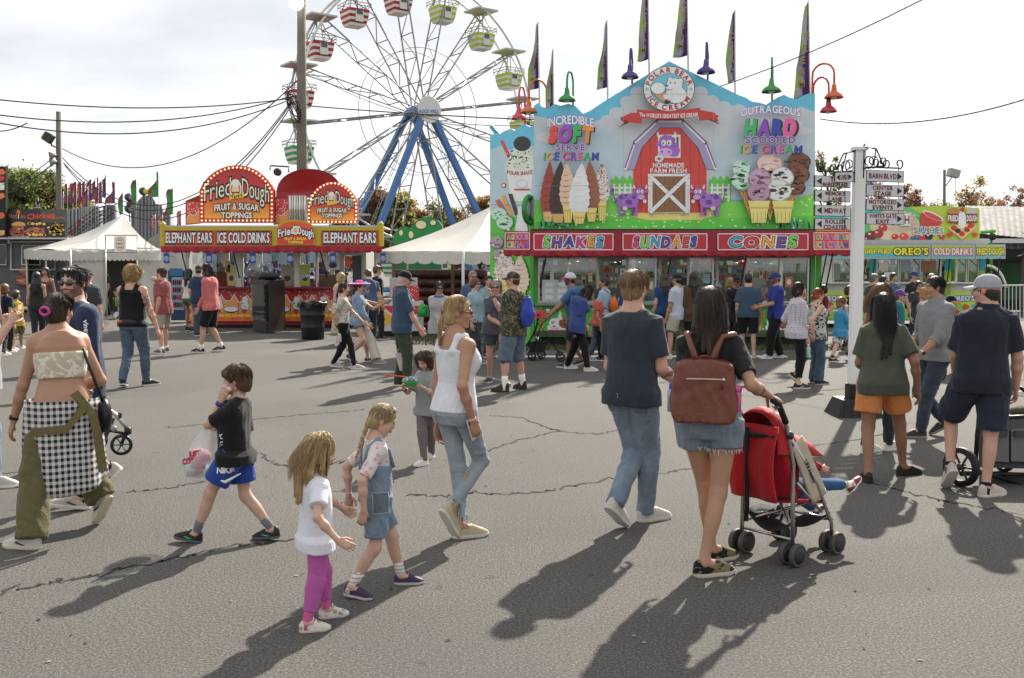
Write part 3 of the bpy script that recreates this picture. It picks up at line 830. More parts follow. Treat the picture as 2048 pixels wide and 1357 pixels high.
def shirt_tab(k,tight,s0,s1,belly=0.0):
 T=np.array(k.T);S=np.linspace(s0,s1,14);rows=[]
 for s_ in S:
  rx,ry,oy=(np.interp(s_,T[:,0],T[:,i])for i in(1,2,3))
  ab=T[(T[:,0]>=s_)&(T[:,0]<=.86)]
  mx=max([rx]+list(ab[:,1]))if s_<.8 else rx;my=max([ry]+list(ab[:,2]))if s_<.8 else ry
  b=belly*k.H*math.exp(-((s_-.28)/.25)**2)
  rows.append((s_,rx*tight+mx*(1-tight)+b*.5,ry*tight+my*(1-tight)+b,oy+b*.8))
 return rows
def bust(F,k,off=0.0,amt=1.0):
 if k.sex!='f':return
 for q in(-1,1):
  c=k.P+(k.N-k.P)*.66+k.rs*q*.046*k.H+k.fs*.040*k.H
  F.ell(c,A(.042,.040,.045)*k.H*amt+off,np.stack([k.rs,k.fs,k.up],1),.03)
def top_mesh(k,d,h,parent,seed):
 F=Field(h);kind=d.get('kind','tee');off=d.get('loose',.012);H=k.H
 s0=d.get('hem',-.10);s1=d.get('top',{'tank':.80,'strapless':.76}.get(kind,.985))
 tight=d.get('tight',.35)
 tab=shirt_tab(k,tight,s0,s1,d.get('belly',0))
 if s0<-.03 and not d.get('tuck'):g_l=H*k.legk;tab=[(a,max(b,(.052*H+.057*g_l+d.get('over',.014)))if a<.08 else b,max(c,.060*g_l+d.get('over',.014))if a<.08 else c,e)for a,b,c,e in tab]
 if d.get('flare'):tab=[(a,b*(1+d['flare']*max(0,.5-a)),c*(1+d['flare']*max(0,.5-a)),e)for a,b,c,e in tab]
 F.loft(k.P,k.N,k.R0,k.R1,tab,s0,s1,.02,off)
 if kind!='strapless':bust(F,k,off*.6,d.get('bust',1.0))
 else:bust(F,k,off*.6)
 if kind in('tee','long'):
  fr=d.get('slv',.58);sr=d.get('sr',1.2)
  for i,(s_,e,wv)in enumerate(zip(k.sh,k.elb,k.wr)):
   g=H*k.armk
   F.cone(k.N-k.up*.026*H,s_,.027*g+min(off,.010),.031*g+min(off,.014),.03);F.cone(k.N+k.up*.008*H,k.N*.45+s_*.55,.022*g+.006,.021*g+min(off,.012),.04)
   if kind=='tee':
    F.tcone(s_,s_+(e-s_)*fr,.031*g+min(off,.016),.028*g*sr+min(off,.02)*.8,.02,.03,0)
   else:
    F.cone(s_,e,.034*g+off,.0265*g+off,.02)
    F.tcone(e,e+(wv-e)*min(fr,.98),.0265*g+off,(.0265-.008*fr)*g+off*.9,.012,.02,0)
 if kind=='tank':
  w=d.get('strap',.012);x=d.get('sx',.060)*H;a=k.P+(k.N-k.P)*.79;tp=k.N-k.up*.012*H
  T=np.array(k.T);ry=np.interp(.79,T[:,0],T[:,2])
  for q in(-1,1):
   p0=a+k.rs*q*x*.95+k.fs*ry*.86;p1=tp+k.rs*q*x+k.fs*.010*H;p2=tp+k.rs*q*x-k.fs*.025*H;p3=a+k.rs*q*x*.95-k.fs*ry*.92
   for u_,v_ in((p0,p1),(p1,p2),(p2,p3)):F.cone(u_,v_,w+off*.6,w+off*.6,.02)
 if d.get('collar'):
  nr=.043*H*.95;F.tcone(k.N-k.up*.03*H,k.N+k.up*.028*H-k.fs*.004*H,nr+.022,nr+.010,.012)
 if d.get('hood'):
  F.ell(k.N-k.fs*.055*H-k.up*.03*H,A(.06,.035,.045)*H,np.stack([k.rs,k.fs,k.up],1),.03)
 V,Q=F.mesh();V=relax(V,Q,1)
 V=folds(V,Q,d.get('fold',.0065),d.get('ff',32),seed)
 o=mk(d.get('name',{'tank':'tank_top','strapless':'strapless_top'}.get(kind,'shirt')),V,Q,d['m'],parent,None,True)
 if d.get('label'):o['label']=d['label']
 return o
def bottom_mesh(k,d,h,parent,seed):
 F=Field(h);kind=d.get('kind','pants');H=k.H;off=d.get('loose',.012);g=H*k.legk
 s1=d.get('rise',.17);tab=shirt_tab(k,.9,-.14,s1)
 o2=d.get('woff',.004);tab=[(a,x+(off*.8-o2)*(1-min(1,max(0,(a+.04)/.10))),y+(off*.8-o2)*(1-min(1,max(0,(a+.04)/.10))),z)for a,x,y,z in tab]
 F.loft(k.P,k.N,k.R0,k.R1,tab,-.14,s1,.02,o2)
 if kind=='skirt':
  ln=d.get('len',.25)*H;fl=d.get('flare',.04)*H
  F.tcone(k.P,k.P+A(0,0,-ln),.09*H+off,.09*H+off+fl,.03,.02,0,.75,k.fw)
  for hp,kn in zip(k.hips,k.knees):
   e=hp+(kn-hp)*min(1,ln/max(.01,np.linalg.norm(kn-hp)));F.tcone(hp,e,.056*g+off,.06*g+off+fl*.3,.05,.02,0)
 elif kind=='shorts':
  fr=d.get('len',.6);fl=d.get('flare',.012)
  for i,(hp,kn,an)in enumerate(zip(k.hips,k.knees,k.ank)):
   o_=k.rt*(-1,1)[i]*.006*H
   if fr<=1:F.tcone(hp,hp+(kn-hp)*fr+o_,.057*g+off,(.057-.026*fr)*g+off+fl,.025,.03,0)
   else:
    F.cone(hp,kn,.057*g+off,.034*g+off+fl*.8,.025)
    F.tcone(kn,kn+(an-kn)*(fr-1),.034*g+off+fl*.8,.032*g+off+fl,.02,.02,0)
 else:
  le=d.get('len',.96);fl=d.get('flare',0.0);kf=d.get('kneef',0.0)
  for hp,kn,an in zip(k.hips,k.knees,k.ank):
   F.cone(hp,kn,.056*g+off,.037*g+off+kf,.022)
   sh=an+U(an-kn)*.020*H*(le>.9);e=kn+(sh-kn)*le
   if d.get('slim'):
    F.ell(kn+(an-kn)*.3-k.fw*.008*H,(.031*g+off,.029*g+off,.075*H),None,.03)
   F.tcone(kn,e,.0365*g+off+kf,(.036-.012*le)*g+off+fl,.02,.02,0)
 V,Q=F.mesh();V=relax(V,Q,1)
 V=folds(V,Q,d.get('fold',.0065),d.get('ff',36),seed,(1,1,.8))
 o=mk(d.get('name',{'skirt':'skirt','shorts':'shorts','leggings':'leggings'}.get(kind,'trousers')),V,Q,d['m'],parent,None,True)
 if d.get('label'):o['label']=d['label']
 return o
def shoe_mesh(k,i,d,parent):
 c,f,u,an=k.feet[i];L_=k.FL*1.04;r=np.cross(f,u);H=k.H
 hi=d.get('hi',0.0)
 prof=[(-.50,.10,.26,.28),(-.46,.24,.36,.42),(-.36,.33,.42,.50),(-.22,.36,.40,.54),(-.08,.35,.33,.46),(.06,.33,.26,.40),(.20,.37,.20,.31),(.33,.37,.15,.24),(.43,.31,.11,.17),(.49,.18,.07,.11),(.515,.04,.03,.05)]
 W=L_*.43;th=.08*L_
 P=lambda x,y,z:c+f*(x*L_)+r*y+u*z
 m=MB();n=12;rows=[]
 for x,w_,t,b in prof:
  hh=L_*(t+(b-t)*(.5 if x<-.05 else 1))*.70*(1+hi*(x<-.05));ww=w_*W*.92
  for j in range(n):
   a=math.pi*j/(n-1);cs,sn=math.cos(a),math.sin(a)
   y=ww*np.sign(cs)*abs(cs)**.65;z=th*.7+hh*abs(sn)**.8
   if x<-.05:y*=(1-.14*abs(sn)**2)
   rows.append(P(x,y,z))
 F=[(q*n+j,(q+1)*n+j,(q+1)*n+j+1,q*n+j+1)for q in range(len(prof)-1)for j in range(n-1)]
 F+=[tuple(range(n)),tuple((len(prof)-1)*n+j for j in range(n))[::-1]]
 m.add(rows,F);up_=m.build('shoe',d['m'],parent,True,False)
 s=MB();ol=[(x,w_)for x,w_,_,_ in prof];Lf=[(x,w_*W*1.04)for x,w_ in ol];Rt=[(x,-w_*W*1.04)for x,w_ in ol][::-1]
 pts=Lf+Rt;nb=len(pts)
 bev=[(.97,0.0),(1.0,.25),(1.0,.85),(.97,1.0)]
 V=[P(x*q,y*q,th*z+(0.02*L_ if x>.4 else 0))for q,z in bev for x,y in pts]
 Fs=[(a*nb+j,a*nb+(j+1)%nb,(a+1)*nb+(j+1)%nb,(a+1)*nb+j)for a in range(3)for j in range(nb)]+[tuple(range(nb))[::-1],tuple(3*nb+j for j in range(nb))]
 s.add(V,Fs);s.build('sole',d.get('sm')or plain('#d8d4cc',.7,var=.2,sc=30),up_,False,False)
 if d.get('lace'):
  l=MB()
  for q in range(4):
   x=-.06+q*.075;zt=th*.7+L_*(.52-.30*(q/3)**.8)*.66
   l.tube([P(x,-W*.16,zt-.008),P(x+.015,0,zt+.006),P(x,W*.16,zt-.008)],.0045,5)
  l.build('laces',d['lace'],up_,True,False)
 if d.get('stripe'):
  for q in(-1,1):
   l=MB();l.tube([P(-.25,q*W*.275,th+.03*L_),P(-.08,q*W*.292,th+.03*L_),P(.10,q*W*.318,th+.09*L_),P(-.02,q*W*.272,th+.13*L_)],[.003,.007,.006,.002],5)
   l.build('side_stripe',d['stripe'],up_,True,False)
 if d.get('sock',0)>0:
  kn,ak=k.knees[i],an;g=H*k.legk;dd=U(kn-ak);q=MB();hh=d['sock']*H
  q.tube([ak-dd*.035*H,ak,ak+dd*hh*.6,ak+dd*hh,ak+dd*(hh-.004)],[.020*g,.0205*g+.003,.0225*g+.004,.0235*g+.005,.018*g],12)
  q.build('sock',d.get('sockm')or plain('#e4e2dd',.9,var=.1,sc=60),parent,True,False)
def cap(k,d,parent):
 s=k.hd;c=k.Hc;R=k.HR;P=lambda x,y,z:c+R@(A(x,y,z)*s)
 m=MB();n=22;rows=[];ns=8
 for i in range(ns+1):
  t=i/ns;el=t*math.pi/2
  for j in range(n):
   a=2*math.pi*j/n
   rows.append(P(.375*math.cos(el)**.8*math.cos(a),-.05+(.455*math.cos(el)**.8)*math.sin(a),.10+.45*math.sin(el)))
 F=[(i*n+j,i*n+(j+1)%n,(i+1)*n+(j+1)%n,(i+1)*n+j)for i in range(ns)for j in range(n)]
 m.add(rows,F);m.ball(P(0,-.05,.555),.025*s,6)
 o=m.build('cap',d['m'],parent,True,False)
 b=MB();sg=-1 if d.get('back')else 1
 top=[];bot=[]
 f=lambda u_,v_:P((u_-.5)*.66*(1-.25*v_**2*abs(2*u_-1)),sg*(math.sqrt(max(0,1-((u_-.5)*1.75)**2))*.40+v_*.34*(1-.35*(2*u_-1)**2))-(.05 if sg<0 else 0.02),.17-.07*v_-.10*(2*u_-1)**2*(.4+.6*v_))
 b.sheet(f,10,4,None,R@A(0,0,-.02*s));b.build('brim',d.get('bm')or d['m'],o,True,False)
 if d.get('logo')is not None:
  l=MB();l.ball(P(0,.36*sg-.05,.33),A(.10,.03,.08)*s,10,None,R);l.build('cap_badge',d['logo'],o,True,False)
 return o
def glasses(k,parent,lens='#101012',frame='#15120f',big=1.0):
 s=k.hd;c=k.Hc;R=k.HR;P=lambda x,y,z:c+R@(A(x,y,z)*s)
 m=MB()
 for q in(-1,1):
  m.tube([P(.235*q,.36,.03),P(.335*q,.10,.03),P(.345*q,-.06,.0)],.014*s,6)
 m.tube([P(-.05,.435,.03),P(.05,.435,.03)],.014*s,6)
 o=m.build('sunglasses',plain(frame,.35,var=.05),parent,True,False)
 for q in(-1,1):
  l=MB();l.ball(P(.135*q,.405,.002),A(.105*big,.035,.072*big)*s,12,None,R@np.array([[math.cos(.25*q),math.sin(.25*q),0],[-math.sin(.25*q),math.cos(.25*q),0],[0,0,1]]))
  l.build('lens',plain(lens,.08,var=.02,spec=.8),o,True,False)
def watch(k,i,parent,c='#16161a',face='#2a2a30',name='watch'):
 w,e=k.wr[i],k.elb[i];d=U(e-w);r=.0165*k.H*k.armk;m=MB()
 p=w+d*.012*k.H
 m.tube([p-d*.010,p+d*.010],r+.003,14)
 o=m.build(name,plain(c,.5),parent,True,False)
 if face:
  f=MB();n=-k.hn[i];f.lathe(p+n*(r*.9),[(.018,0),(.019,.006),(.015,.009)],12,None,n);f.build('watch_face',plain(face,.25,.3),o,True,False)
def human(label,feet,hands=(None,None),H=1.72,yaw=0,sex='m',skin='fair',hair_=('short','#3a2a1c'),top=None,bot=None,shoes=None,h=.013,hh=None,group=None,extra=None,seed=None,face=True,hatd=None,eye=(.06,.035,.02),stubble=None,tattoo=None,hairk=None,far=False,bare=False,**sk):
 seed=seed if seed is not None else(abs(hash(label))%1000 if False else sum(map(ord,label))%997)
 ft=[]
 for f in feet:
  f=tuple(f)+(0,)*(5-len(f))if len(f)>=4 else tuple(f)+((0,)if len(f)==2 else())+(yaw,0)
  p=gp(f[0],f[1],f[2]);ft.append((p[0],p[1],f[2],f[3],f[4]))
 k=skeleton(H,yaw,ft,hands,sex=sex,**sk)
 b=thing('person',(k.P[0],k.P[1],0),label,'person',group)
 skn=SKIN[skin]if isinstance(skin,str)else skin
 lips=(skn[0]*.86,skn[1]*.58,skn[2]*.62)if sex!='m' else(skn[0]*.84,skn[1]*.70,skn[2]*.70);bc=C3(hair_[1])if hair_ else skn
 F=Field(h);t0=top[0]if isinstance(top,list)else top;b0=bot[0]if isinstance(bot,list)else bot
 F.loft(k.P,k.N,k.R0,k.R1,k.T,None,None,.03,-.009 if t0 and t0['kind']in('tee','long')else-.003);bust(F,k,-.003,.95);limbs(F,k,True,True,.80 if b0 and b0['kind']in('pants','leggings')else .96)
 det=not far;hm=[]
 for i in(0,1):
  pal,m=hand_parts(k,i,det);F.ell(*pal[:2],pal[2],.016);hm.append(m)
 nr={'m':.040,'f':.034,'k':.032}[sex]*H*.9
 F.cone(k.N-k.up*.02*H,k.Hc-k.HR[:,2]*k.hd*.25-k.HR[:,1]*.07*k.hd,nr*(1.0 if not bare else 1.06),nr*.96,.05)
 if bare:
  F.cone(k.N+k.up*.0*H,k.N-k.up*.035*H+k.rs*.07*H,nr*.7,.03*H,.05);F.cone(k.N,k.N-k.up*.035*H-k.rs*.07*H,nr*.7,.03*H,.05)
 V1,Q1=F.mesh();V1=relax(V1,Q1,1,.4)
 C1=np.tile(np.array(skn),(len(V1),1))
 if tattoo:
  for i,rng_ in tattoo:
   s_,e,wv=k.sh[i],k.elb[i],k.wr[i];d=U(wv-s_);t=((V1-s_)@(wv-s_))/((wv-s_)@(wv-s_))
   a=(V1-s_)-np.outer(t,(wv-s_));near=np.linalg.norm(V1-(s_+np.clip(t,0,1)[:,None]*(wv-s_)),axis=1)<.17
   tor=np.abs((V1-k.P)@k.rs)>.105*H
   ink=(wobble(V1,75,5+i,6)>.10)&near&(t>rng_[0])&(t<rng_[1])&tor
   C1[ink]=C1[ink]*.3+np.array([.03,.035,.04])*.7
 HF=head_field(k,hh or h*.5);V2,Q2=HF.mesh()
 C2=head_colours(k,V2,skn,lips,bc,eye,stubble)if face else np.tile(np.array(skn),(len(V2),1))
 Vs=[V1,V2];Cs=[C1,C2];Fs=[q.tolist()for q in(Q1,Q2+len(V1))];n=len(V1)+len(V2)
 for m in hm:
  v=np.vstack(m.V);Vs.append(v);Cs.append(np.tile(np.array(skn)*[1.03,.95,.93],(len(v),1)));Fs.append([[i+n for i in f]for f in m.F]);n+=len(v)
 mk('body',np.vstack(Vs),[f for q in Fs for f in q],skinm(),b,np.vstack(Cs),True)
 if hair_ and hair_[0]!='none':
  hk=dict(hairk or{});hair(k,hair_[0],hair_[1],(hh or h*.5)*1.15,seed,b,det,hatd is not None,**hk)
 k.top=k.bot=None
 for d_ in(top if isinstance(top,(list,tuple))else[top]):
  if d_:k.top=top_mesh(k,d_,h,b,seed)
 for d_ in(bot if isinstance(bot,(list,tuple))else[bot]):
  if d_:k.bot=bottom_mesh(k,d_,h,b,seed+3)
 if shoes:
  for i in(0,1):shoe_mesh(k,i,shoes,b)
 if hatd:cap(k,hatd,b)
 k.obj=b
 if extra:extra(k,b)
 return k
# ------------------------------------------------------------ the ground
def X(px,Y,py=560):return at(px,py,Y)[0]
def Zp(py,Y):return at(1024,py,Y)[2]
def asphalt():
 t=NT('asphalt');v=t.obj()
 big=t.noise(v,.35,5,.6);mid=t.noise(v,2.2,5,.65);fine=t.noise(v,66,4,.8);fin2=t.noise(v,150,2,.6)
 col=t.mix(big,(.090,.086,.078),(.136,.129,.117));col=t.mix(t.math('MULTIPLY',mid,.5),col,(.082,.076,.068))
 col=t.mix(1.0,col,t.ramp(fine,(.30,(.22,)*3),(.52,(1.0,)*3),(.72,(2.5,)*3)),'MULTIPLY')
 col=t.mix(1.0,col,t.ramp(fin2,(.3,(.75,)*3),(.7,(1.3,)*3)),'MULTIPLY')
 st=t.ramp(t.noise(v,.9,4,.7,.6),(.60,(0.,0.,0.)),(.72,(1.,1.,1.)))
 col=t.mix(t.math('MULTIPLY',st,.35),col,(.10,.085,.07))
 sp=t.ramp(t.noise(v,5.5,2,.5),(.70,(0.,0.,0.)),(.74,(1.,1.,1.)));col=t.mix(t.math('MULTIPLY',sp,.45),col,(.035,.032,.03))
 pt=t.ramp(t.noise(v,.16,3,.5,.4),(.50,(0.,0.,0.)),(.53,(1.,1.,1.)));col=t.mix(t.math('MULTIPLY',pt,.22),col,(.06,.058,.056))
 t.bump(t.math('ADD',fine,t.math('MULTIPLY',fin2,.5)),.8,.012)
 return t.fin(col,t.math('MULTIPLY_ADD',fine,.2,.74),0,.25)
gm=MB();gm.sheet(lambda u,v:A(-400+800*u,-20+1000*v,0),1,1)
tag(gm.build('asphalt_ground',asphalt()),kind='structure')
tag(MB().sheet(lambda u,v:A(-3000+6000*u,-1000+5500*v,-.25),1,1).build('far_ground',plain((.07,.08,.04),.95,var=.3,sc=.05)),kind='structure')
cr=plain((.022,.020,.018),.95,var=.4,sc=30)
CRK=[[(0,1185),(90,1168),(190,1150),(330,1118),(440,1098),(600,1076)],[(815,990),(880,992),(950,985),(1010,990),(1100,980),(1200,962),(1330,945),(1425,930)],[(512,905),(560,930),(590,938),(640,926),(700,922)],[(320,856),(440,846),(560,834),(650,826),(745,818)],[(960,906),(1040,880),(1120,862),(1190,868),(1262,855)],[(1050,838),(1100,858),(1120,862)],[(1735,963),(1830,988),(1900,1004),(2060,1030)],[(1500,905),(1600,893),(1690,884),(1790,862)],[(255,985),(330,976),(420,962)],[(640,1015),(700,1004),(800,990)],[(1150,775),(1260,768),(1400,762)],[(980,830),(1060,838)],[(1560,790),(1720,775),(1900,780)]]
g_=np.random.default_rng(3)
for i,c in enumerate(CRK):
 m=MB();P=[]
 for a,b in zip(c,c[1:]):
  for t in np.linspace(0,1,14)[:-1]:
   P.append(gp(a[0]+(b[0]-a[0])*t,a[1]+(b[1]-a[1])*t,.004)+A(g_.normal()*.018,g_.normal()*.035,0))
 w_=[.012*g_.uniform(.3,1.5)*(1 if i<3 else .75)*(P[j][1]/7)**.5 for j in range(len(P))];w_[0]=w_[-1]=.001
 V=[];F=[]
 for j,p in enumerate(P):
  d=U(P[min(j+1,len(P)-1)]-P[max(j-1,0)]);n=A(-d[1],d[0],0);V+=[p+n*w_[j],p-n*w_[j]]
  if j:F.append((2*j-2,2*j-1,2*j+1,2*j))
 m.add(V,F);tag(m.build('pavement_crack',cr),kind='structure')
# litter and chips on the pavement: nobody could count them
m=MB()
for i in range(170):
 p=gp(g_.uniform(0,2048),700+650*g_.uniform()**1.6,.006);s_=g_.uniform(.004,.013);a=g_.uniform(0,6.3)
 d=A(math.cos(a),math.sin(a),0)*s_;e=A(-math.sin(a),math.cos(a),0)*s_*g_.uniform(.3,.9)
 m.add([p-d-e,p+d-e*.6,p+d*.7+e,p-d+e*.8,p+A(0,0,.004)],[(0,1,4),(1,2,4),(2,3,4),(3,0,4)],g_.choice(['#8d8578','#9a9488','#4a4036','#6b5436','#2e2a26']))
tag(m.build('pavement_litter',vcol(.9)),'scattered crumbs, leaves and paper scraps on the asphalt',None,None,'stuff')
# grass verge along the stands
def grass(name,pts,n,h,lab):
 m=MB();P=[gp(*p)for p in pts];V=[];F=[];C=[]
 for i in range(n):
  u,v=g_.uniform(),g_.uniform();p=(P[0]*(1-u)+P[1]*u)*(1-v)+(P[3]*(1-u)+P[2]*u)*v
  a=g_.uniform(0,6.3);d=A(math.cos(a),math.sin(a),0);hh=h*g_.uniform(.4,1.2)
  k=len(V);V+=[p-d*.012,p+d*.012,p+A(g_.normal()*.03,g_.normal()*.03,hh)];F.append((k,k+1,k+2));c=A(.07,.09,.03)*g_.uniform(.6,1.5);C+=[c]*3
 o=mk(name,V,F,vcol(.85),None,np.array(C));tag(o,lab,None,None,'stuff')
grass('grass_verge',[(985,702),(1700,702),(1690,690),(990,690)],5000,.07,'strip of short grass under the ice cream trailer')
grass('grass_patch',[(820,690),(980,694),(985,668),(800,660)],2500,.08,'rough grass beside the brown inflatable logs')
# ------------------------------------------------------------ distant hills and trees
def hills():
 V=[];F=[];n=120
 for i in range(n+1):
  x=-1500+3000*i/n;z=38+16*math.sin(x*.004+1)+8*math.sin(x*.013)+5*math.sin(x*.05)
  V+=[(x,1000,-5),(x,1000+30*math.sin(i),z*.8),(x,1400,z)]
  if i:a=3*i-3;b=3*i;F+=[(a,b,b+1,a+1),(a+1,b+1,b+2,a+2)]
 o=mk('wooded_hills',V,F,plain('#76828a',.95,var=.25,sc=.03));tag(o,kind='structure')  # pale bluish grey paints distance haze into the hill colour
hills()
def leafm():
 if 'leaf' in MATS:return MATS['leaf']
 t=NT('leaves');a=t.new('ShaderNodeVertexColor',layer_name='Col');t.fin(a.outputs['Color'],.6,0,.3)
 tr=t.new('ShaderNodeBsdfTranslucent');t.l.new(a.outputs['Color'],tr.inputs['Color']);mx=t.new('ShaderNodeMixShader');mx.inputs[0].default_value=.62
 t.l.new(t.b.outputs[0],mx.inputs[1]);t.l.new(tr.outputs[0],mx.inputs[2]);t.l.new(mx.outputs[0],t.o.inputs['Surface']);MATS['leaf']=t.m;return t.m
def tree(px,ytop,ybot,Y,wpx,cols,n,leaf,lab,grp=None,bare=False,seed=0,name='tree'):
 g=np.random.default_rng(seed+int(px));b=at(px,ybot,Y);z1=Zp(ytop,Y);sc=Y/FPX;W=wpx*sc/2
 root=A(b[0],Y,0);t=thing(name,root,lab,'tree',grp);H_=z1;m=MB()
 m.tube([root+A(0,0,H_*q)+A(g.normal()*.1,0,0)*q for q in(0,.3,.6,.85)],[.22,.17,.11,.03],7,'#3a3028');ends=[]
 for i in range(18):
  q=g.uniform(.12,.8);a=g.uniform(0,6.3);r=W*g.uniform(.45,.95)*(1.15-.6*q)
  s0=root+A(0,0,H_*q);e=s0+A(math.cos(a)*r,math.sin(a)*r,H_*g.uniform(.08,.25));mid=(s0+e)/2+A(0,0,H_*.03)
  m.tube([s0,mid,e],[.08,.05,.015],5,'#3a3028');ends.append(e)
  for q2 in range(4):
   e2=e+A(g.normal()*W*.3,g.normal()*W*.3,g.uniform(.0,H_*.14));m.tube([mid+(e-mid)*g.uniform(.2,1),e2],[.03,.008],4,'#3a3028');ends.append(e2)
 ends.append(root+A(0,0,H_*.96));m.build('trunk',vcol(.9),t)
 E=np.array(ends);k=g.integers(0,len(E),n);cl=E[k]+g.normal(size=(n,3))*(W*(.17 if not bare else .10))*A(1,1,.8)
 d1=g.normal(size=(n,3));d1/=np.linalg.norm(d1,axis=1)[:,None];d2=np.cross(d1,g.normal(size=(n,3)));d2/=np.linalg.norm(d2,axis=1)[:,None]
 s=(leaf*g.uniform(.5,1.4,n))[:,None]
 V=np.stack([cl-d1*s,cl+d2*s*.6,cl+d1*s,cl-d2*s*.6],1).reshape(-1,3);F=np.arange(4*n).reshape(n,4)
 cc=np.array([C3(c)for c in cols]);cid=(k*7+g.integers(0,2,n))%len(cc);C=np.repeat(cc[cid]*g.uniform(.6,1.4,(n,1)),4,0)
 mk('crown',V,F,leafm(),t,C)
GR=['#6c7a48','#7a8850','#5c6a42','#88935a'];AU=['#9c834e','#a88c54','#8f7f4c','#82804e','#b0955c'];RD=['#8d6a58','#96735f','#7d6254','#877560']
TG='trees behind the fairground'
for a in((45,372,480,85,105,GR,20000,.15,'green tree behind the black chicken stand'),(92,372,470,88,95,AU+GR,18000,.15,'tree with yellowing autumn leaves left of the thin utility pole'),(150,395,470,95,70,AU,9000,.17,'small brownish tree right behind the thin utility pole'),(745,402,470,92,70,GR+RD,10000,.18,'mixed green and red tree right of the blue wheel legs base'),(790,408,470,95,70,GR+AU,10000,.18,'green and yellow tree between the legs of the big wheel'),(690,420,480,100,60,AU+RD,6400,.18,'reddish tree behind the small dough sign'),(840,425,480,105,60,RD+AU,6000,.18,'low reddish tree under the big wheel'),(900,430,470,110,90,RD+GR,9000,.18,'tree of mixed colours right of the big wheel legs'),(960,414,470,100,60,AU+RD,7200,.18,'thin autumn tree beside the ice cream trailer')):tree(*a,grp=TG)
for a in((1655,328,480,60,60,RD+GR,1500,.10,'almost bare tree between ice cream trailer and signpost'),(1760,392,470,72,110,RD,5100,.10,'half bare reddish tree behind the signpost arrows'),(1835,390,470,75,80,RD,5700,.10,'half bare reddish tree left of the floodlight pole'),(1960,384,470,74,110,RD+AU,7200,.10,'half bare reddish tree above the barn roof'),(2030,396,470,76,80,RD,4200,.10,'thin reddish tree at the right end of the barn roof')):tree(*a,grp=TG,bare=True)
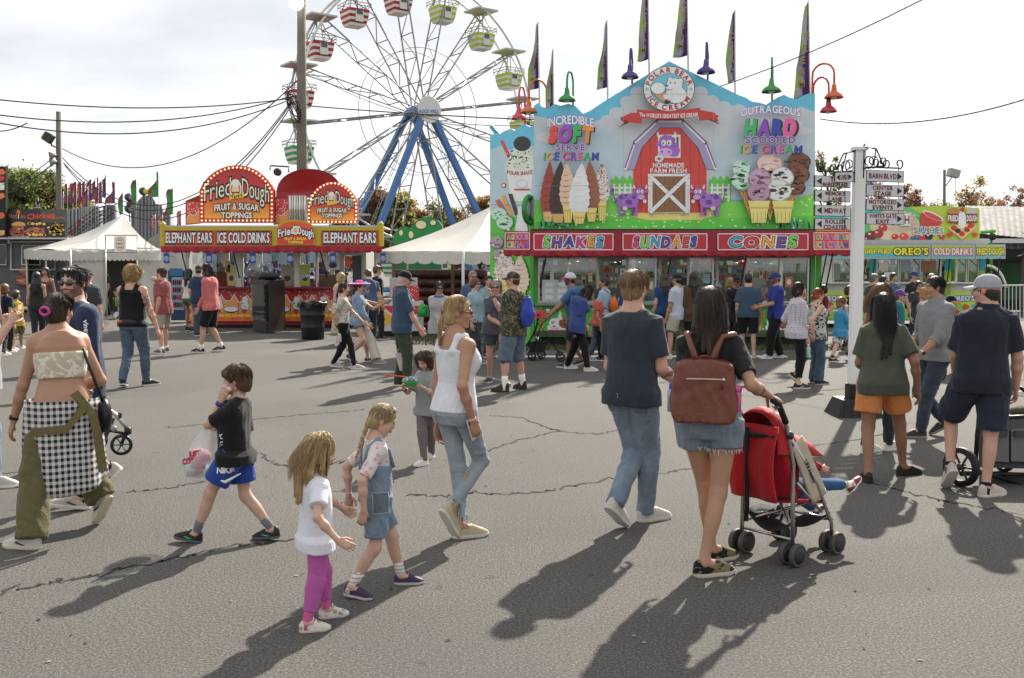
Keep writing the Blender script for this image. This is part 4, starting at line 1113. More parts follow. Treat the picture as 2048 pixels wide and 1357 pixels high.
# ------------------------------------------------------------ the big wheel
def wheel():
 Y=62.0;hub=at(838,225,Y);th=math.radians(35.6);ax=A(math.sin(th),-math.cos(th),0);e=A(math.cos(th),math.sin(th),0);up=A(0,0,1);R=8.03;hw=.68
 t=thing('ferris_wheel',(hub[0],hub[1],0),'tall white ferris wheel with striped open gondolas and blue legs','ferris wheel')
 st=plain('#94928e',.5,.2,.15,3);wh=plain('#cfcfcc',.4,.1,.1,3);bl=plain('#4570a6',.45,.0,.15,2)
 pt=lambda a,r,s:hub+ax*s+(e*math.cos(a)+up*math.sin(a))*r
 for s in(-1,1):
  m=MB();n=96;m.tube([pt(2*math.pi*i/n,R,s*hw)for i in range(n+1)],.075,6,None,False)
  m.build('rim',wh,t,True,False)
  m=MB();n=48;m.tube([pt(2*math.pi*i/n,R*.47,s*hw)for i in range(n+1)],.022,4,None,False);m.build('inner_ring',st,t,True,False)
 a0=math.radians(10)
 for k in range(16):
  a=a0+k*2*math.pi/16;m=MB()
  for s in(-1,1):m.tube([pt(a,.5,s*hw*1.1),pt(a,R-.05,s*hw)],.05,5)
  rs=[.22,.40,.58,.76,.92]
  for i,r in enumerate(rs):
   m.tube([pt(a,R*r,-hw),pt(a,R*r,hw)],.035,4)
   if i:m.tube([pt(a,R*rs[i-1],-hw if i%2 else hw),pt(a,R*r,hw if i%2 else-hw)],.03,4)
  m.build('spoke',st,t,False,False)
 protos={}
 def gondola(c1,p):
  fr=MB();c=np.asarray(p)
  fr.tube([c-ax*hw,c+ax*hw],.05,6)
  for s in(-1,1):
   for q in(-1,1):fr.tube([c+e*.1*q,c+ax*.55*s+e*.55*q-up*1.25],.03,5)
  g=fr.build('gondola',st,t,False,False)
  cn=MB();z=.12;Q=[c+ax*.80*s+e*.80*q+up*z for s,q in((-1,-1),(1,-1),(1,1),(-1,1))]
  Tp=[c+ax*.80*s+e*.80*q+up*(z+.10)for s,q in((-1,-1),(1,-1),(1,1),(-1,1))]
  cn.hexa(Q,Tp);cn.build('canopy',plain('#bab8b1',.6,.0,.2,2),g,False,False)
  tb=MB();lv=[(-1.28,.74,c1),(-1.46,.72,'#dcdcd8'),(-1.62,.70,c1),(-1.78,.67,'#dcdcd8'),(-1.94,.63,c1),(-2.08,.58,'#dcdcd8'),(-2.24,.52,'#dcdcd8')]
  for i in range(6):
   z0,w0,cc=lv[i];z1,w1,_=lv[i+1]
   tb.hexa([c+ax*w1*.88*s+e*w1*.88*q+up*z1 for s,q in((-1,-1),(1,-1),(1,1),(-1,1))],[c+ax*w0*.88*s+e*w0*.88*q+up*(z0-.012)for s,q in((-1,-1),(1,-1),(1,1),(-1,1))],cc)
  tb.build('seat_tub',vcol(.45),g)
  dr=MB();dr.box(c+ax*.635-up*1.72,(.5,.05,.62),np.stack([e,ax,up],1),'#cfd0cc');dr.box(c+ax*.67-up*1.5,(.36,.03,.25),np.stack([e,ax,up],1),'#55585a');dr.build('door',vcol(.5),g)
  rl=MB()
  for zq in(-.95,-1.12):
   rl.tube([c+ax*.72*s+e*.72*q+up*zq for s,q in((-1,-1),(1,-1),(1,1),(-1,1),(-1,-1))],.022,4)
  for s in(-1,0,1):
   for q in(-1,0,1):
    if s or q:rl.tube([c+ax*.72*s+e*.72*q+up*-.95,c+ax*.72*s+e*.72*q+up*-1.3],.018,4)
  rl.build('safety_rail',st,g,False,False)
  return g
 for k in range(16):
  a=a0+k*2*math.pi/16;p=pt(a,R,0)
  c1='#b9c832' if k in(0,1,2,3,15)else '#a8262c' if k in(4,5,6,7)else '#2f9a46' if k in(8,9,10,11)else '#b9c832'
  if c1 not in protos:protos[c1]=(gondola(c1,p),p)
  else:
   g0,p0=protos[c1];c=g0.copy();COL.objects.link(c);c.parent=t;c.location=p-p0
   for ch in g0.children:d=ch.copy();COL.objects.link(d);d.parent=c
 m=MB();m.tube([hub-ax*1.0,hub+ax*1.15],.45,16);m.build('hub',bl,t,True,False)
 d=MB();d.lathe(hub+ax*1.2,[(.80,0),(.82,.05),(.78,.08)],32,None,ax);d.build('hub_sign',plain('#cfcfce',.5,var=.05),t,False,False)
 art=Art(pmap(hub+ax*1.29,ax));c=hub+ax*1.29
 cx_,cy_=866.0,226.0
 art.text('ROCKWELL',858,223,6.5,'#2f6fb0',38);art.text('AMUSEMENTS',858,231,5.5,'#6a3a3a',40);art.build('lettering',vcol(.5),t)
 for s in(-1,1):
  for q in(-1,1):
   m=MB();p0=hub+ax*s*1.0+e*q*.2;p1=A(0,0,0)+hub+ax*s*2.2+e*q*5.9;p1[2]=0
   d_=U(p1-p0);x_=U(np.cross(d_,ax));y_=np.cross(d_,x_);mid=(p0+p1)/2
   m.box(mid,(.33,.33,np.linalg.norm(p1-p0)),np.stack([x_,y_,d_],1));m.build('leg',bl,t,False,False)
   r=MB()
   for o in(-.14,.14):r.tube([p0+x_*.5+y_*o,p1+x_*.5+y_*o],.02,4)
   for i in range(40):pq=p0+(p1-p0)*i/40+x_*.5;r.tube([pq-y_*.14,pq+y_*.14],.014,4)
   if s>0:r.build('ladder',st,t,False,False)
  m=MB();m.tube([A(*(hub+ax*s*2.2-e*5.9)[:2],.6),A(*(hub+ax*s*2.2+e*5.9)[:2],.6)],.12,6);m.build('base_beam',bl,t,False,False)
wheel()
# ------------------------------------------------------------ poles, lamps and wires
wood=lambda:plain('#6f6a60',.85,var=.3,sc=4,bump=.3)
def pole(name,px,ytop,ybase_px,Y,wpx,lab,dx=0,parts=None):
 b=at(px,560,Y);r=wpx/2*Y/FPX;z1=Zp(ytop,Y);t=thing(name,(b[0]+dx,Y,0),lab,'utility pole')
 m=MB();xt=at(px,ytop,Y)[0];m.tube([A(xt-(xt-b[0])*1.0+dx*0,Y,0),A((b[0]+xt)/2,Y,z1/2),A(xt,Y,z1)],[r*1.15,r*1.05,r*.85],12);m.build('pole_shaft',wood(),t,True,False)
 return t
p1_=pole('utility_pole',603,-60,0,38,19,'tall thick wooden utility pole behind the fried dough sign')
g1=thing('street_lamp',at(593,12,37.6),'round bright lamp at the top edge on the thick wooden pole','lamp')
m=MB();m.ball(at(593,6,37.6),.27,14);m.build('lamp_globe',glow('#fffaf2',1.6),g1,True,False)
m=MB();m.lathe(at(593,8,37.6)+A(0,0,.2),[(.3,0),(.33,.06),(.12,.3),(.05,.34)],14);m.build('lamp_cover',plain('#c4876a',.5),g1,True,False)
p2_=pole('utility_pole',117,224,0,48,11,'thin wooden utility pole beside the chicken stand')
fl=thing('floodlight',at(97,278,47.6),'floodlight with yellow lens high on the thin wooden pole','floodlight')
m=MB();c=at(97,276,47.6);R_=np.array(Matrix.Rotation(.6,3,'Y'));m.box(c,(.42,.3,.42),R_,'#34343a');m.build('lamp_housing',vcol(.5),fl)
m=MB();m.box(c+R_@A(-.23,0,0),(.06,.26,.36),R_,'#c9cc3a');m.build('lens',vcol(.3),fl)
m=MB();m.tube([c,at(104,292,47.6),at(115,296,47.6)],.04,6);m.build('bracket',plain('#3a3a3e',.5),fl,True,False)
for px,py in((104,312),(105,325)):
 sp=thing('loudspeaker',at(px,py,47.7),'grey horn loudspeaker on the thin pole, '+('upper' if py<320 else 'lower')+' of the two','loudspeaker');m=MB();c=at(px,py,47.6)
 m.lathe(c,[(.05,.2),(.08,.1),(.2,-.08),(.21,-.1),(.15,-.06)],12,None,A(.8,.5,.2));m.build('horn',plain('#77756e',.5),sp,True,False)
 m=MB();m.tube([c,at(116,py+4,48)],.04,6);m.build('bracket',plain('#3a3a3e',.5),sp,False,False)
p3_=pole('utility_pole',1889,340,0,48,6,'slim dark floodlight pole above the slushie stand')
fl=thing('floodlight',at(1907,348,47.6),'boxy grey floodlight beside the slim dark pole','floodlight');m=MB();c=at(1907,347,47.6);m.box(c,(.48,.4,.36),np.array(Matrix.Rotation(.25,3,'Y')),'#9a9a98');m.build('lamp_housing',vcol(.5),fl)
m=MB();m.tube([at(1892,372,47.8),at(1903,356,47.6)],.025,5);m.tube([at(1911,356,47.6),at(1911,400,47.8)],.012,4);m.build('bracket',plain('#55555a',.5),fl,False,False)
# coiled slack cable on the thick pole
m=MB();cb=[]
for i in range(90):
 a=i*.5;cb.append(at(588+13*math.cos(a)*(1+.3*math.sin(i)),215+26*math.sin(a*1.03)+8*math.sin(i*.7),37.4+.2*math.sin(a)))
m.tube(cb,.016,4);o=m.build('cable_bundle',plain('#1c1c1e',.6),None,True,False);tag(o,'tangled black cable bundle hanging on the thick wooden pole','cable')
def wire(p,q,sag,Y0,Y1,r,lab):
 a,b=at(*p,Y0),at(*q,Y1);m=MB();P_=[a+(b-a)*t-A(0,0,sag*4*t*(1-t))for t in np.linspace(0,1,28)]
 m.tube(P_,r,5);tag(m.build('power_line',plain('#1b1b1d',.6),None,True,False),lab,'wire','overhead wires')
for a in(((-20,198),(590,196),.32,30,38,.021,'topmost overhead cable running left from the thick pole'),((-20,228),(585,192),.55,30,38,.021,'second overhead cable from the top, left of the thick pole'),((-20,243),(580,200),.75,30,38,.021,'third overhead cable from the top, left of the thick pole'),((-20,262),(55,246),.1,30,31,.018,'short thin wire curving up at the left edge'),((125,298),(596,160),1.9,48,38,.022,'thin wire sagging from the floodlight pole up to the thick pole'),((125,316),(585,200),3.05,48,38,.022,'upper sagging twisted cable above the row of flags'),((127,326),(585,204),3.1,48,38,.022,'middle sagging twisted cable above the row of flags'),((129,330),(583,212),3.4,48,38,.021,'lower sagging twisted cable above the row of flags'),((104,318),(-20,400),.1,48,50,.02,'upper guy wire going down left from the floodlight pole'),((105,330),(20,385),.05,48,50,.028,'middle guy wire going down left from the floodlight pole'),((108,345),(70,375),.02,48,50,.028,'lower guy wire going down left from the floodlight pole'),((612,140),(1860,-8),2.3,38,20,.012,'long wire rising right across the big wheel and flags'),((616,212),(1075,240),.05,38,32,.022,'wire crossing the big wheel below its hub'),((1640,238),(2100,182),.35,26,22,.016,'thin wire right of the ice cream trailer')):wire(*a)
# ------------------------------------------------------------ flags
def flag(px,ytop,ybot,w,Y,c1,c2,c3,lab,grp,ppx=None,txt=None,lean=0,pb=None,fl=1,seed=0,taper=.25):
 g=np.random.default_rng(seed+int(px*3));pt=at(px,ytop,Y);pbt=at(px+lean,pb or ybot+60,Y);t=thing('feather_flag',(pbt[0],Y,pbt[2]),lab,'flag',grp)
 m=MB();m.tube([pbt,pt],[.022,.014],6);m.build('flagpole',plain('#c9c9c6',.4,.3),t,True,False)
 m=MB();s=Y/FPX;hh=(ybot-ytop)*s;W=w*s;ph=g.uniform(0,6.3);d=U(pbt-pt)
 def f(u,v):
  ww=W*(taper+(1-taper)*min(1,v*1.5))*(1-.2*math.sin(v*7+ph)*.6)
  x=-u*ww*fl*(.75+.25*math.cos(v*5+ph));y=W*.32*math.sin(u*5+v*6+ph)*u
  return pt+d*(hh*v*(1+.05*u))+A(x,y,-.06*u*hh*(1-v))
 nu,nv=8,18;m.sheet(f,nu,nv,None,A(0,.008,0))
 cc=[]
 for rep in(0,1):
  for i in range(nu+1):
   for j in range(nv+1):q=i/nu+.12*math.sin(j*.9+ph);cc.append(C3(c1 if q<.38 else c2 if q<.8 else c3))
 m.C=[np.array(cc)];o=m.build('flag_cloth',vcol(.75),t,True)
 if txt:
  a=MB()
  for i,ch in enumerate(txt):
   V,F=GL[(1,ch)];v0=.32+i*.62/len(txt);sz=hh*.60/len(txt);ctr=V.mean(0);k=sz*.62/CAP
   P_=[]
   for q in V:p=A(*f(.52,v0+.03));P_.append(p+A((q[0]-ctr[0])*k*.8,-.10,(q[1]-ctr[1])*k))
   a.add(P_,F,'#96854a')
  a.build('lettering',vcol(.6),o)
PU,GN,LG='#4a2a63','#8fb83a','#a8a0b4'
IG='purple and green flags on the ice cream trailer'
for px,a,b,w_,le,lab,tx in((1076,44,172,26,4,'purple and green flag leftmost over the ice cream trailer','CREAM'),(1106,98,214,18,2,'smaller purple flag second from the left over the trailer','CREAM'),(1214,40,170,24,2,'purple and green flag left of the purple lamp over the trailer','CREAM'),(1296,-30,113,34,3,'tall purple flag cut by the top edge, left of the gable peak','CREAM'),(1374,-45,105,40,3,'tall purple flag cut by the top edge, right of the gable peak','CREAM'),(1470,20,156,24,0,'green and purple flag between purple lamp and green lamp','CREAM'),(1617,2,186,38,4,'large purple flag reading EAM at the right end of the trailer','CREAM')):
 flag(px,a,b,w_,23.9,PU,LG,GN,lab,IG,lean=le,pb=b+90,txt=tx)
OG='orange and purple flags beyond the white tent'
for i,(px,a,b)in enumerate(((127,383,408),(135,366,405),(146,365,404),(153,362,404),(163,362,403),(170,360,400),(176,372,413),(183,357,400),(191,356,398),(197,354,398),(204,362,406),(212,351,394),(230,363,406))):
 flag(px,a,b,15 if i not in(11,12)else 22,70+(i%3)*1.5,'#4a3a78','#b5562c','#5a4a80','orange and purple flag number %s from the left beyond the white tent'%('one two three four five six seven eight nine ten eleven twelve thirteen'.split()[i]),OG,pb=470,seed=i)
for i,(px,a,b,w_)in enumerate(((246,384,428,14),(273,358,408,20),(317,343,393,22),(346,376,428,28))):
 flag(px,a,b,w_,66,'#3f8a4a','#4f8f58','#a83a3c',('small green and red flag just right of the tent peak','broad green and red flag second from the tent peak','tall green and red flag third from the tent peak','large green and red flag nearest the fried dough sign')[i],'green flags beyond the white tent',pb=470,seed=i)
for i,(px,a,b)in enumerate(((362,420,452),(325,430,455),(310,430,455))):
 flag(px,a,b,16,62,'#a8323a','#c9b0a8','#a8323a',('red and white pennant beside the left edge of the dough sign','small red pennant in front of the grey panels, right one','small red pennant in front of the grey panels, left one')[i],'red pennants',pb=475,seed=i)
us=thing('country_flag',at(76,440,43),'small striped flag on the roof of the chicken stand','flag');m=MB();m.tube([at(79,442,43),at(77,398,43)],.015,5);m.build('flagpole',plain('#aaaaaa',.4),us,True,False)
m=MB()
for i in range(7):m.sheet(lambda u,v:at(76+(v-.5)*(5+4*(i+u)/7*1.4),402+(i+u)*2.4,43)+A(0,.03*math.sin(v*5),0),1,4,'#a83038' if i%2==0 else '#d8d4d0',A(0,.01,0))
m.sheet(lambda u,v:at(75+(v-.3)*5,402+u*8,42.97),2,2,'#2f3c68',A(0,.005,0));m.build('flag_cloth',vcol(.8),us)
# ------------------------------------------------------------ stands
GAIN=1.55
def abuild(art,name,mat,parent,gain=GAIN):
 art.C=[np.minimum(c*gain,.86)for c in art.C]
 return art.build(name,mat,parent)
SIGN=lambda:vcol(.36,.5,.10,1.6)
g5=np.random.default_rng(11)
def blob(cx,cy,rx,ry,n=18,j=.12,seed=0):
 g=np.random.default_rng(seed);return[(cx+rx*math.cos(a)*(1+g.uniform(-j,j)),cy+ry*math.sin(a)*(1+g.uniform(-j,j)))for a in[i*2*math.pi/n for i in range(n)]]
def cloud(a,pts,col):
 a.up()
 for x,y,r in pts:a.ell(x,y,r,r*.8,col,18,keep=True)
 a.up()
def daisies(a,x0,x1,y0,y1,n,seed=0,r=2.2):
 g=np.random.default_rng(seed);a.up()
 P=[(g.uniform(x0,x1),g.uniform(y0,y1),g.uniform(.7,1.25)*r)for _ in range(n)]
 for x,y,q in P:a.poly([(x+q*1.25*math.cos(t)*(1 if i%2 else .62),y+q*.8*math.sin(t)*(1 if i%2 else .62))for i,t in enumerate(np.linspace(0,6.28,15)[:-1])],'#e4e8d2',True)
 a.up()
 for x,y,q in P:a.ell(x,y,q*.42,q*.3,'#d8c04a',7,keep=True)
def softcone(a,cx,ytop,ymid,ybot,w,col,dk,wafer='#cdb56a',lean=0,spr=None,seed=0):
 g=np.random.default_rng(seed)
 a.poly([(cx-w*.34,ymid-4),(cx+w*.34,ymid-4),(cx+w*.26,ymid+14),(cx+w*.20,ybot),(cx-w*.20,ybot),(cx-w*.26,ymid+14)],wafer)
 a.rect(cx-w*.30,ymid+10,cx+w*.30,ymid+13,'#b0934c')
 for i in range(3):a.rect(cx-w*.2+i*w*.15,ymid+14,cx-w*.2+i*w*.15+1.2,ybot,'#b0934c',keep=i>0)
 L_=ymid-ytop;n=7;out=[]
 f=lambda t:w*.5*(math.sin(min(1,t*1.25)*math.pi/2))**.8*(1 if t<.8 else 1-(t-.8)*1.2)
 S=np.linspace(0,1,22);xl=lambda t:cx+lean*(1-t)**2
 out=[(xl(t)-f(t)*(1+.08*math.sin(t*n*6.28)),ytop+L_*t)for t in S]+[(xl(t)+f(t)*(1+.08*math.sin(t*n*6.28+2)),ytop+L_*t)for t in S[::-1]]
 a.poly(out,col);a.up()
 for i in range(2,n+1):
  t=i/(n+.6);w_=f(t)*.9;y=ytop+L_*t;x=xl(t)
  a.poly([(x-w_,y+2),(x-w_*.3,y+4),(x+w_*.5,y+1.5),(x+w_,y-3),(x+w_*.6,y+1),(x-w_*.2,y+2.4)],dk,True)
 if spr:
  a.up()
  for i in range(150):
   t=g.uniform(.06,1);x=xl(t)+g.uniform(-.95,.95)*f(t);y=ytop+L_*t;q=g.uniform(0,3.1);c_,s_=math.cos(q)*1.5,math.sin(q)*1.5
   a.poly([(x-c_-s_*.5,y-s_+c_*.5),(x+c_-s_*.5,y+s_+c_*.5),(x+c_+s_*.5,y+s_-c_*.5),(x-c_+s_*.5,y-s_-c_*.5)],spr[i%len(spr)],True)
def scoop(a,cx,cy,r,col,dk,seed=0,chips=None):
 g=np.random.default_rng(seed);a.poly(blob(cx,cy,r*1.06,r*.95,20,.07,seed),dk);a.poly(blob(cx-.6,cy-1,r,r*.86,20,.08,seed+1),col);a.up()
 for i in range(9):
  x,y=cx+g.normal()*r*.42,cy+g.normal()*r*.38;q=g.uniform(.10,.25)*r
  a.poly(blob(x,y,q*1.6,q*.6,7,.3,seed+i),dk if not chips or i%2 else chips,True)
 a.up();lt=tuple(min(1,c*1.25)for c in C3(col))
 for i in range(5):x,y=cx+g.normal()*r*.4,cy-r*.2+g.normal()*r*.3;a.poly(blob(x,y,r*.16,r*.08,7,.3,seed+20+i),lt,True)
def wcone(a,cx,y0,y1,w,tip=0):
 P=lambda u,v:(cx+tip*v+(u-.5)*w*(1-.93*v),y0+(y1-y0)*v)
 a.poly([P(0,0),P(1,0),P(1,1),P(0,1)],'#b98a4a');a.up()
 for i in range(1,7):a.line([P(i/7,0),P(max(0,i/7-.35),min(1,.4+i*.06))],.9,'#7d5526',True);a.line([P(i/7,0),P(min(1,i/7+.35),min(1,.4+(7-i)*.06))],.9,'#7d5526',True)
def cow(a,cx,cy,s,fl=1):
 M=lambda pts:[(cx+fl*x*s,cy+y*s)for x,y in pts]
 p,d,l='#8a5aa4','#5d3678','#b08cc2'
 for x in(-17,-9,9,16):a.poly(M([(x-2.4,8),(x+2.4,8),(x+2.2,24),(x+3.5,30),(x-3,30),(x-2.2,24)]),d if x in(-9,9)else p)
 a.line(M([(-20,-2),(-26,4),(-27,-6),(-30,-18)]),1.8*s,d);a.ell(cx-30*fl*s,cy-20*s,3*s,4*s,d)
 a.poly(M([(-21,-8),(-12,-13),(4,-12),(15,-14),(20,-6),(21,6),(14,14),(-4,15),(-16,13),(-22,6)]),p)
 for q in(((-12,-6),6,5),((2,4),7,5),((12,-6),4,4),((-4,-9),3,2)):a.poly(blob(cx+fl*q[0][0]*s,cy+q[0][1]*s,q[1]*s,q[2]*s,11,.2,3),d)
 a.ell(cx+fl*-6*s,cy+16*s,5*s,4*s,'#c9a0b8')
 a.poly(M([(14,-16),(18,-24),(27,-25),(32,-17),(31,-8),(26,-4),(20,-5),(16,-10)]),p)
 a.ell(cx+26*fl*s,cy-6*s,7*s,4.6*s,l)
 for x in(23,29):a.ell(cx+x*fl*s,cy-6.5*s,.9*s,.8*s,d,8)
 for x in(20,28):a.ell(cx+x*fl*s,cy-17*s,3.3*s,3.6*s,'#e6e6e2',10);a.ell(cx+(x+.6)*fl*s,cy-16.5*s,1.2*s,1.4*s,'#18161a',8)
 for x,q in((15,-1),(33,1)):a.poly(M([(x,-22),(x+2*q,-29),(x+5*q,-31),(x+4*q,-23)]),'#dcd8cc');a.poly(M([(x,-19),(x+8*q,-20),(x+6*q,-15),(x,-15)]),p)
 for i in range(5):a.ell(cx+fl*(33+2.2*math.cos(i*1.26))*s,cy+(2.2*math.sin(i*1.26)+2)*s,1.8*s,1.8*s,'#e8e8e2',8)
 a.ell(cx+33*fl*s,cy+2*s,1.3*s,1.3*s,'#d8b83a',8)
def stock(m,x0,x1,z0,z1,y,cols,n,g,rows=3):
 for r in range(rows):
  zz=z0+(z1-z0)*r/rows;m.box(((x0+x1)/2,y,zz-.012),(x1-x0,.28,.02),None,'#77756f')
  x=x0+.03
  while x<x1-.06:
   w_=g.uniform(.05,.16);h_=g.uniform(.35,.85)*(z1-z0)/rows;c=cols[g.integers(len(cols))]
   if g.uniform()<.35:m.lathe((x+w_/2,y-.05,zz),[(w_*.45,0),(w_*.48,h_*.7),(w_*.2,h_*.85),(w_*.2,h_)],8,c)
   else:m.box((x+w_/2,y-.05*g.uniform(),zz+h_/2),(w_*.92,.14,h_),None,c)
   x+=w_+g.uniform(.0,.04)
def valance(x0,x1,Y,ztop,zbot,n,col,dep=.02):
 """scalloped hanging cloth strip"""
 def f(u,v):
  e=abs(math.sin(u*n*math.pi));zb=zbot+(.05)*(1-e**.6)
  return A(x0+(x1-x0)*u,Y-.02-.025*math.sin(u*n*2*math.pi+1)*v-.012*math.sin(u*57)*v,ztop+(zb-ztop)*v)
 m=MB();m.sheet(f,n*10,4,col,A(0,.006,0));return m
# ---------------- the ice cream trailer
def ice_cream():
 Y=23.6;g=g5;red='#98202e'
 t=thing('ice_cream_trailer',(X(1350,Y),Y,0),'large ice cream trailer with barn and cows mural under a pointed gable','food trailer')
 xx=lambda px:X(px,Y,600);zp=lambda py:Zp(py,Y)
 x0,x1=xx(1070),xx(1629);D=2.5
 b=MB()
 b.box(((x0+x1)/2,Y+D,1.55),(x1-x0,.08,2.5),None,'#8f8f8c');b.box((x0+.04,Y+D/2,1.55),(.08,D,2.5),None,'#4a7a44');b.box((x1-.04,Y+D/2,1.55),(.08,D,2.5),None,'#4a7a44')
 b.box(((x0+x1)/2,Y+D/2,.33),(x1-x0,D,.10),None,'#55534e');[b.box(((x0+x1)/2,Y+q,zp(500)),(x1-x0,w_,.08),None,'#7a7a78')for q,w_ in((.12,.24),(D-.15,.3))]  # roof is two strips; unseen opening between them added to let daylight inside
 b.box(((x0+x1)/2,Y+.03,(zp(610)+.3)/2),(x1-x0,.06,zp(610)-.3),None,'#3f8a35');b.box(((x0+x1)/2,Y+.2,.18),(x1-x0-.2,.1,.34),None,'#1c1c1c')  # last box: near-black strip painting the shade in the gap under the trailer
 b.build('trailer_body',vcol(.5),t)
 b=MB();b.box(((x0+x1)/2,Y-.10,zp(609)),(x1-x0,.30,.04),None,'#8b8b8a');b.box(((x0+x1)/2,Y-.03,.31),(x1-x0+.02,.1,.10),None,'#5c5a58');b.build('counter',vcol(.35,metal=.5),t)
 m=MB();cols=['#b8b4a8','#7d7468','#c2463a','#d8cfa8','#5f8fae','#6a5848','#2e2a28','#a88a54','#90a08a','#ded8cc']
 stock(m,x0+.1,x1-.1,1.35,2.1,Y+1.5,cols,0,g,4);stock(m,x0+.1,x1-.1,.95,1.3,Y+.9,cols,0,g,1)
 o=m.build('shelf_stock',vcol(.5),t);o['kind']='stuff'
 m=MB()
 for px in(1110,1300,1395,1530,1590):m.box((xx(px),Y+1.3,.95),(.55,.6,1.3),None,g.choice(['#3a3a3c','#77787a','#a8a8a6']))
 o=m.build('kitchen_equipment',vcol(.35,metal=.4),t);o['kind']='stuff'
 zt,zb=zp(516),zp(606)
 for a_,c_ in((1076,1196),(1256,1312),(1378,1426),(1490,1560),(1560,1616)):
  fr=MB();xa,xb=xx(a_),xx(c_);w_=.04
  for xq in(xa+w_/2,xb-w_/2)+(((xa+xb)/2,)if c_-a_>100 else()):fr.box((xq,Y-.01,(zt+zb)/2),(w_,.07,zt-zb),None,'#b6b7b6')
  fr.box(((xa+xb)/2,Y-.01,zb+.02),(xb-xa-2*w_,.07,.04),None,'#b6b7b6');fr.box(((xa+xb)/2,Y-.01,zt-.02),(xb-xa-2*w_,.07,.04),None,'#b6b7b6')
  o=fr.build('window',vcol(.3,metal=.6),t)
  gl=MB();gl.box(((xa+xb)/2,Y,(zt+zb)/2),(xb-xa-.08,.008,zt-zb-.08));gl.build('pane',glass(),o,False,False)
 for a_ in(1068,1192,1250,1316,1372,1430,1486,1620):
  p=MB();w_=.10 if a_ in(1068,1620)else .045;p.box((xx(a_)+.04,Y-.012,(zt+zb)/2),(w_,.08,zt-zb+.1),None,'#3f8a35' if a_ in(1068,1620)else '#a5a6a5');p.build('post',vcol(.4),t)
 fm_=pmap((0,Y-.05,1.5),(0,-1,0))
 for i in range(44):
  a=Art(fm_)
  x=g.uniform(1085,1612);y=g.uniform(522,590);w_,h_=g.uniform(5,16),g.uniform(6,22)
  if 1196<x<1240 or 1432<x<1486:continue
  a.rect(x,y,x+w_,y+h_,g.choice(['#c8ccc0','#b8a27a','#7fa0a8','#a86a54','#d8d2b8','#8a9a80','#c8a060','#4a4440']),True);a.up(.4)
  if i%2:a.ell(x+w_/2,y+h_/2,w_*.3,h_*.3,g.choice(['#8a4a3a','#5a3a2a','#d8d4c8','#3a7aa0']),9)
  else:
   for q in range(3):a.rect(x+1,y+2+q*h_/4,x+w_-1,y+3+q*h_/4,'#5a5a58',q>0)
  abuild(a,'notice',SIGN(),t,1.0)
 a=Art(fm_)
 a.rect(1084,560,1140,603,'#b4bec0');
 for i in range(6):a.rect(1090+(i%2)*26,565+(i//2)*13,1106+(i%2)*26,573+(i//2)*13,'#d4d6d2',i>0)
 abuild(a,'notice',SIGN(),t,1.0)
 mt=[(1068,212),(1076,206),(1084,214),(1098,218),(1108,208),(1122,212),(1136,208),(1150,212),(1160,222),(1166,228),(1180,222),(1192,214),(1204,206),(1338,123),(1478,191),(1492,196),(1504,204),(1520,206),(1532,210),(1544,202),(1556,195),(1568,190),(1580,196),(1594,199),(1606,192),(1616,188),(1630,187)]
 pn=MB();ft=[at(px,py,Y)for px,py in mt+[(1630,462),(1068,462)]];pn.prism(ft,(0,.10,0),'#7d868c');pn.build('mural_board',vcol(.5),t)
 a=Art(pmap((0,Y-.004,0),(0,-1,0)))
 a.poly(mt+[(1630,459),(1068,462)],'#57a5bd')
 top=[(1068,232),(1110,240),(1150,262),(1180,246),(1205,238),(1228,226),(1248,210),(1262,190),(1290,176),(1340,168),(1392,178),(1420,196),(1444,204),(1470,214),(1500,216),(1520,224),(1560,230),(1600,214),(1630,224)]
 a.poly(top+[(1630,400),(1068,400)],'#abb1b5')
 cloud(a,[(1232,226,14),(1254,204,14),(1276,186,16),(1400,186,16),(1424,202,14),(1448,212,12),(1478,220,14),(1505,226,14),(1214,240,12)],'#abb1b5')
 a.poly([(1068,262),(1130,258),(1170,250),(1215,262),(1250,300),(1250,400),(1068,400)],'#9fb2bb');a.poly([(1430,300),(1480,262),(1540,250),(1630,245),(1630,400),(1430,400)],'#a2b2ba')
 a.ell(1105,275,34,11,'#b4b6ba');a.ell(1548,248,60,14,'#b6b8bc');a.ell(1580,262,44,10,'#b6b6b8')
 a.poly([(1068,402),(1090,398),(1130,412),(1200,404),(1220,398),(1300,408),(1450,402),(1560,408),(1630,386),(1630,459),(1068,461)],'#6dbb48')
 for x0_,x1_ in((1222,1268),(1418,1462)):
  a.poly([(x0_,404)]+[(x0_+(x1_-x0_)*i/10,356+6*math.sin(i*2.1))for i in range(11)]+[(x1_,404)],'#5aa83c')
  for i in range(3):a.rect(x0_+2,374+i*9,x1_-2,378+i*9,'#cfd2cf',i>0)
  a.up()
  for i in range(4):a.rect(x0_+4+i*11,368,x0_+8+i*11,404,'#d4d6d4',i>0)
 a.poly([(1068,444),(1240,436),(1420,438),(1630,432),(1630,459),(1068,461)],'#55b03a')
 a.poly([(1270,424),(1330,416),(1420,420),(1440,430),(1400,440),(1300,441),(1262,434)],'#c8b866');a.ell(1304,432,4,2,'#9a9a7a',9);a.ell(1365,431,5,2,'#9a9a7a',9)
 a.poly([(1267,426),(1267,320),(1290,270),(1318,246),(1362,246),(1392,270),(1413,320),(1413,426)],'#b23a34');a.up()
 for x in(1282,1300,1320,1340,1360,1380,1398):a.rect(x,262 if 1296<x<1384 else 300,x+.9,425,'#7a2420',True)
 rf=[(1250,340),(1268,288),(1314,244),(1366,244),(1412,288),(1432,340)];ri=[(1270,338),(1284,296),(1320,256),(1360,256),(1396,296),(1412,338)]
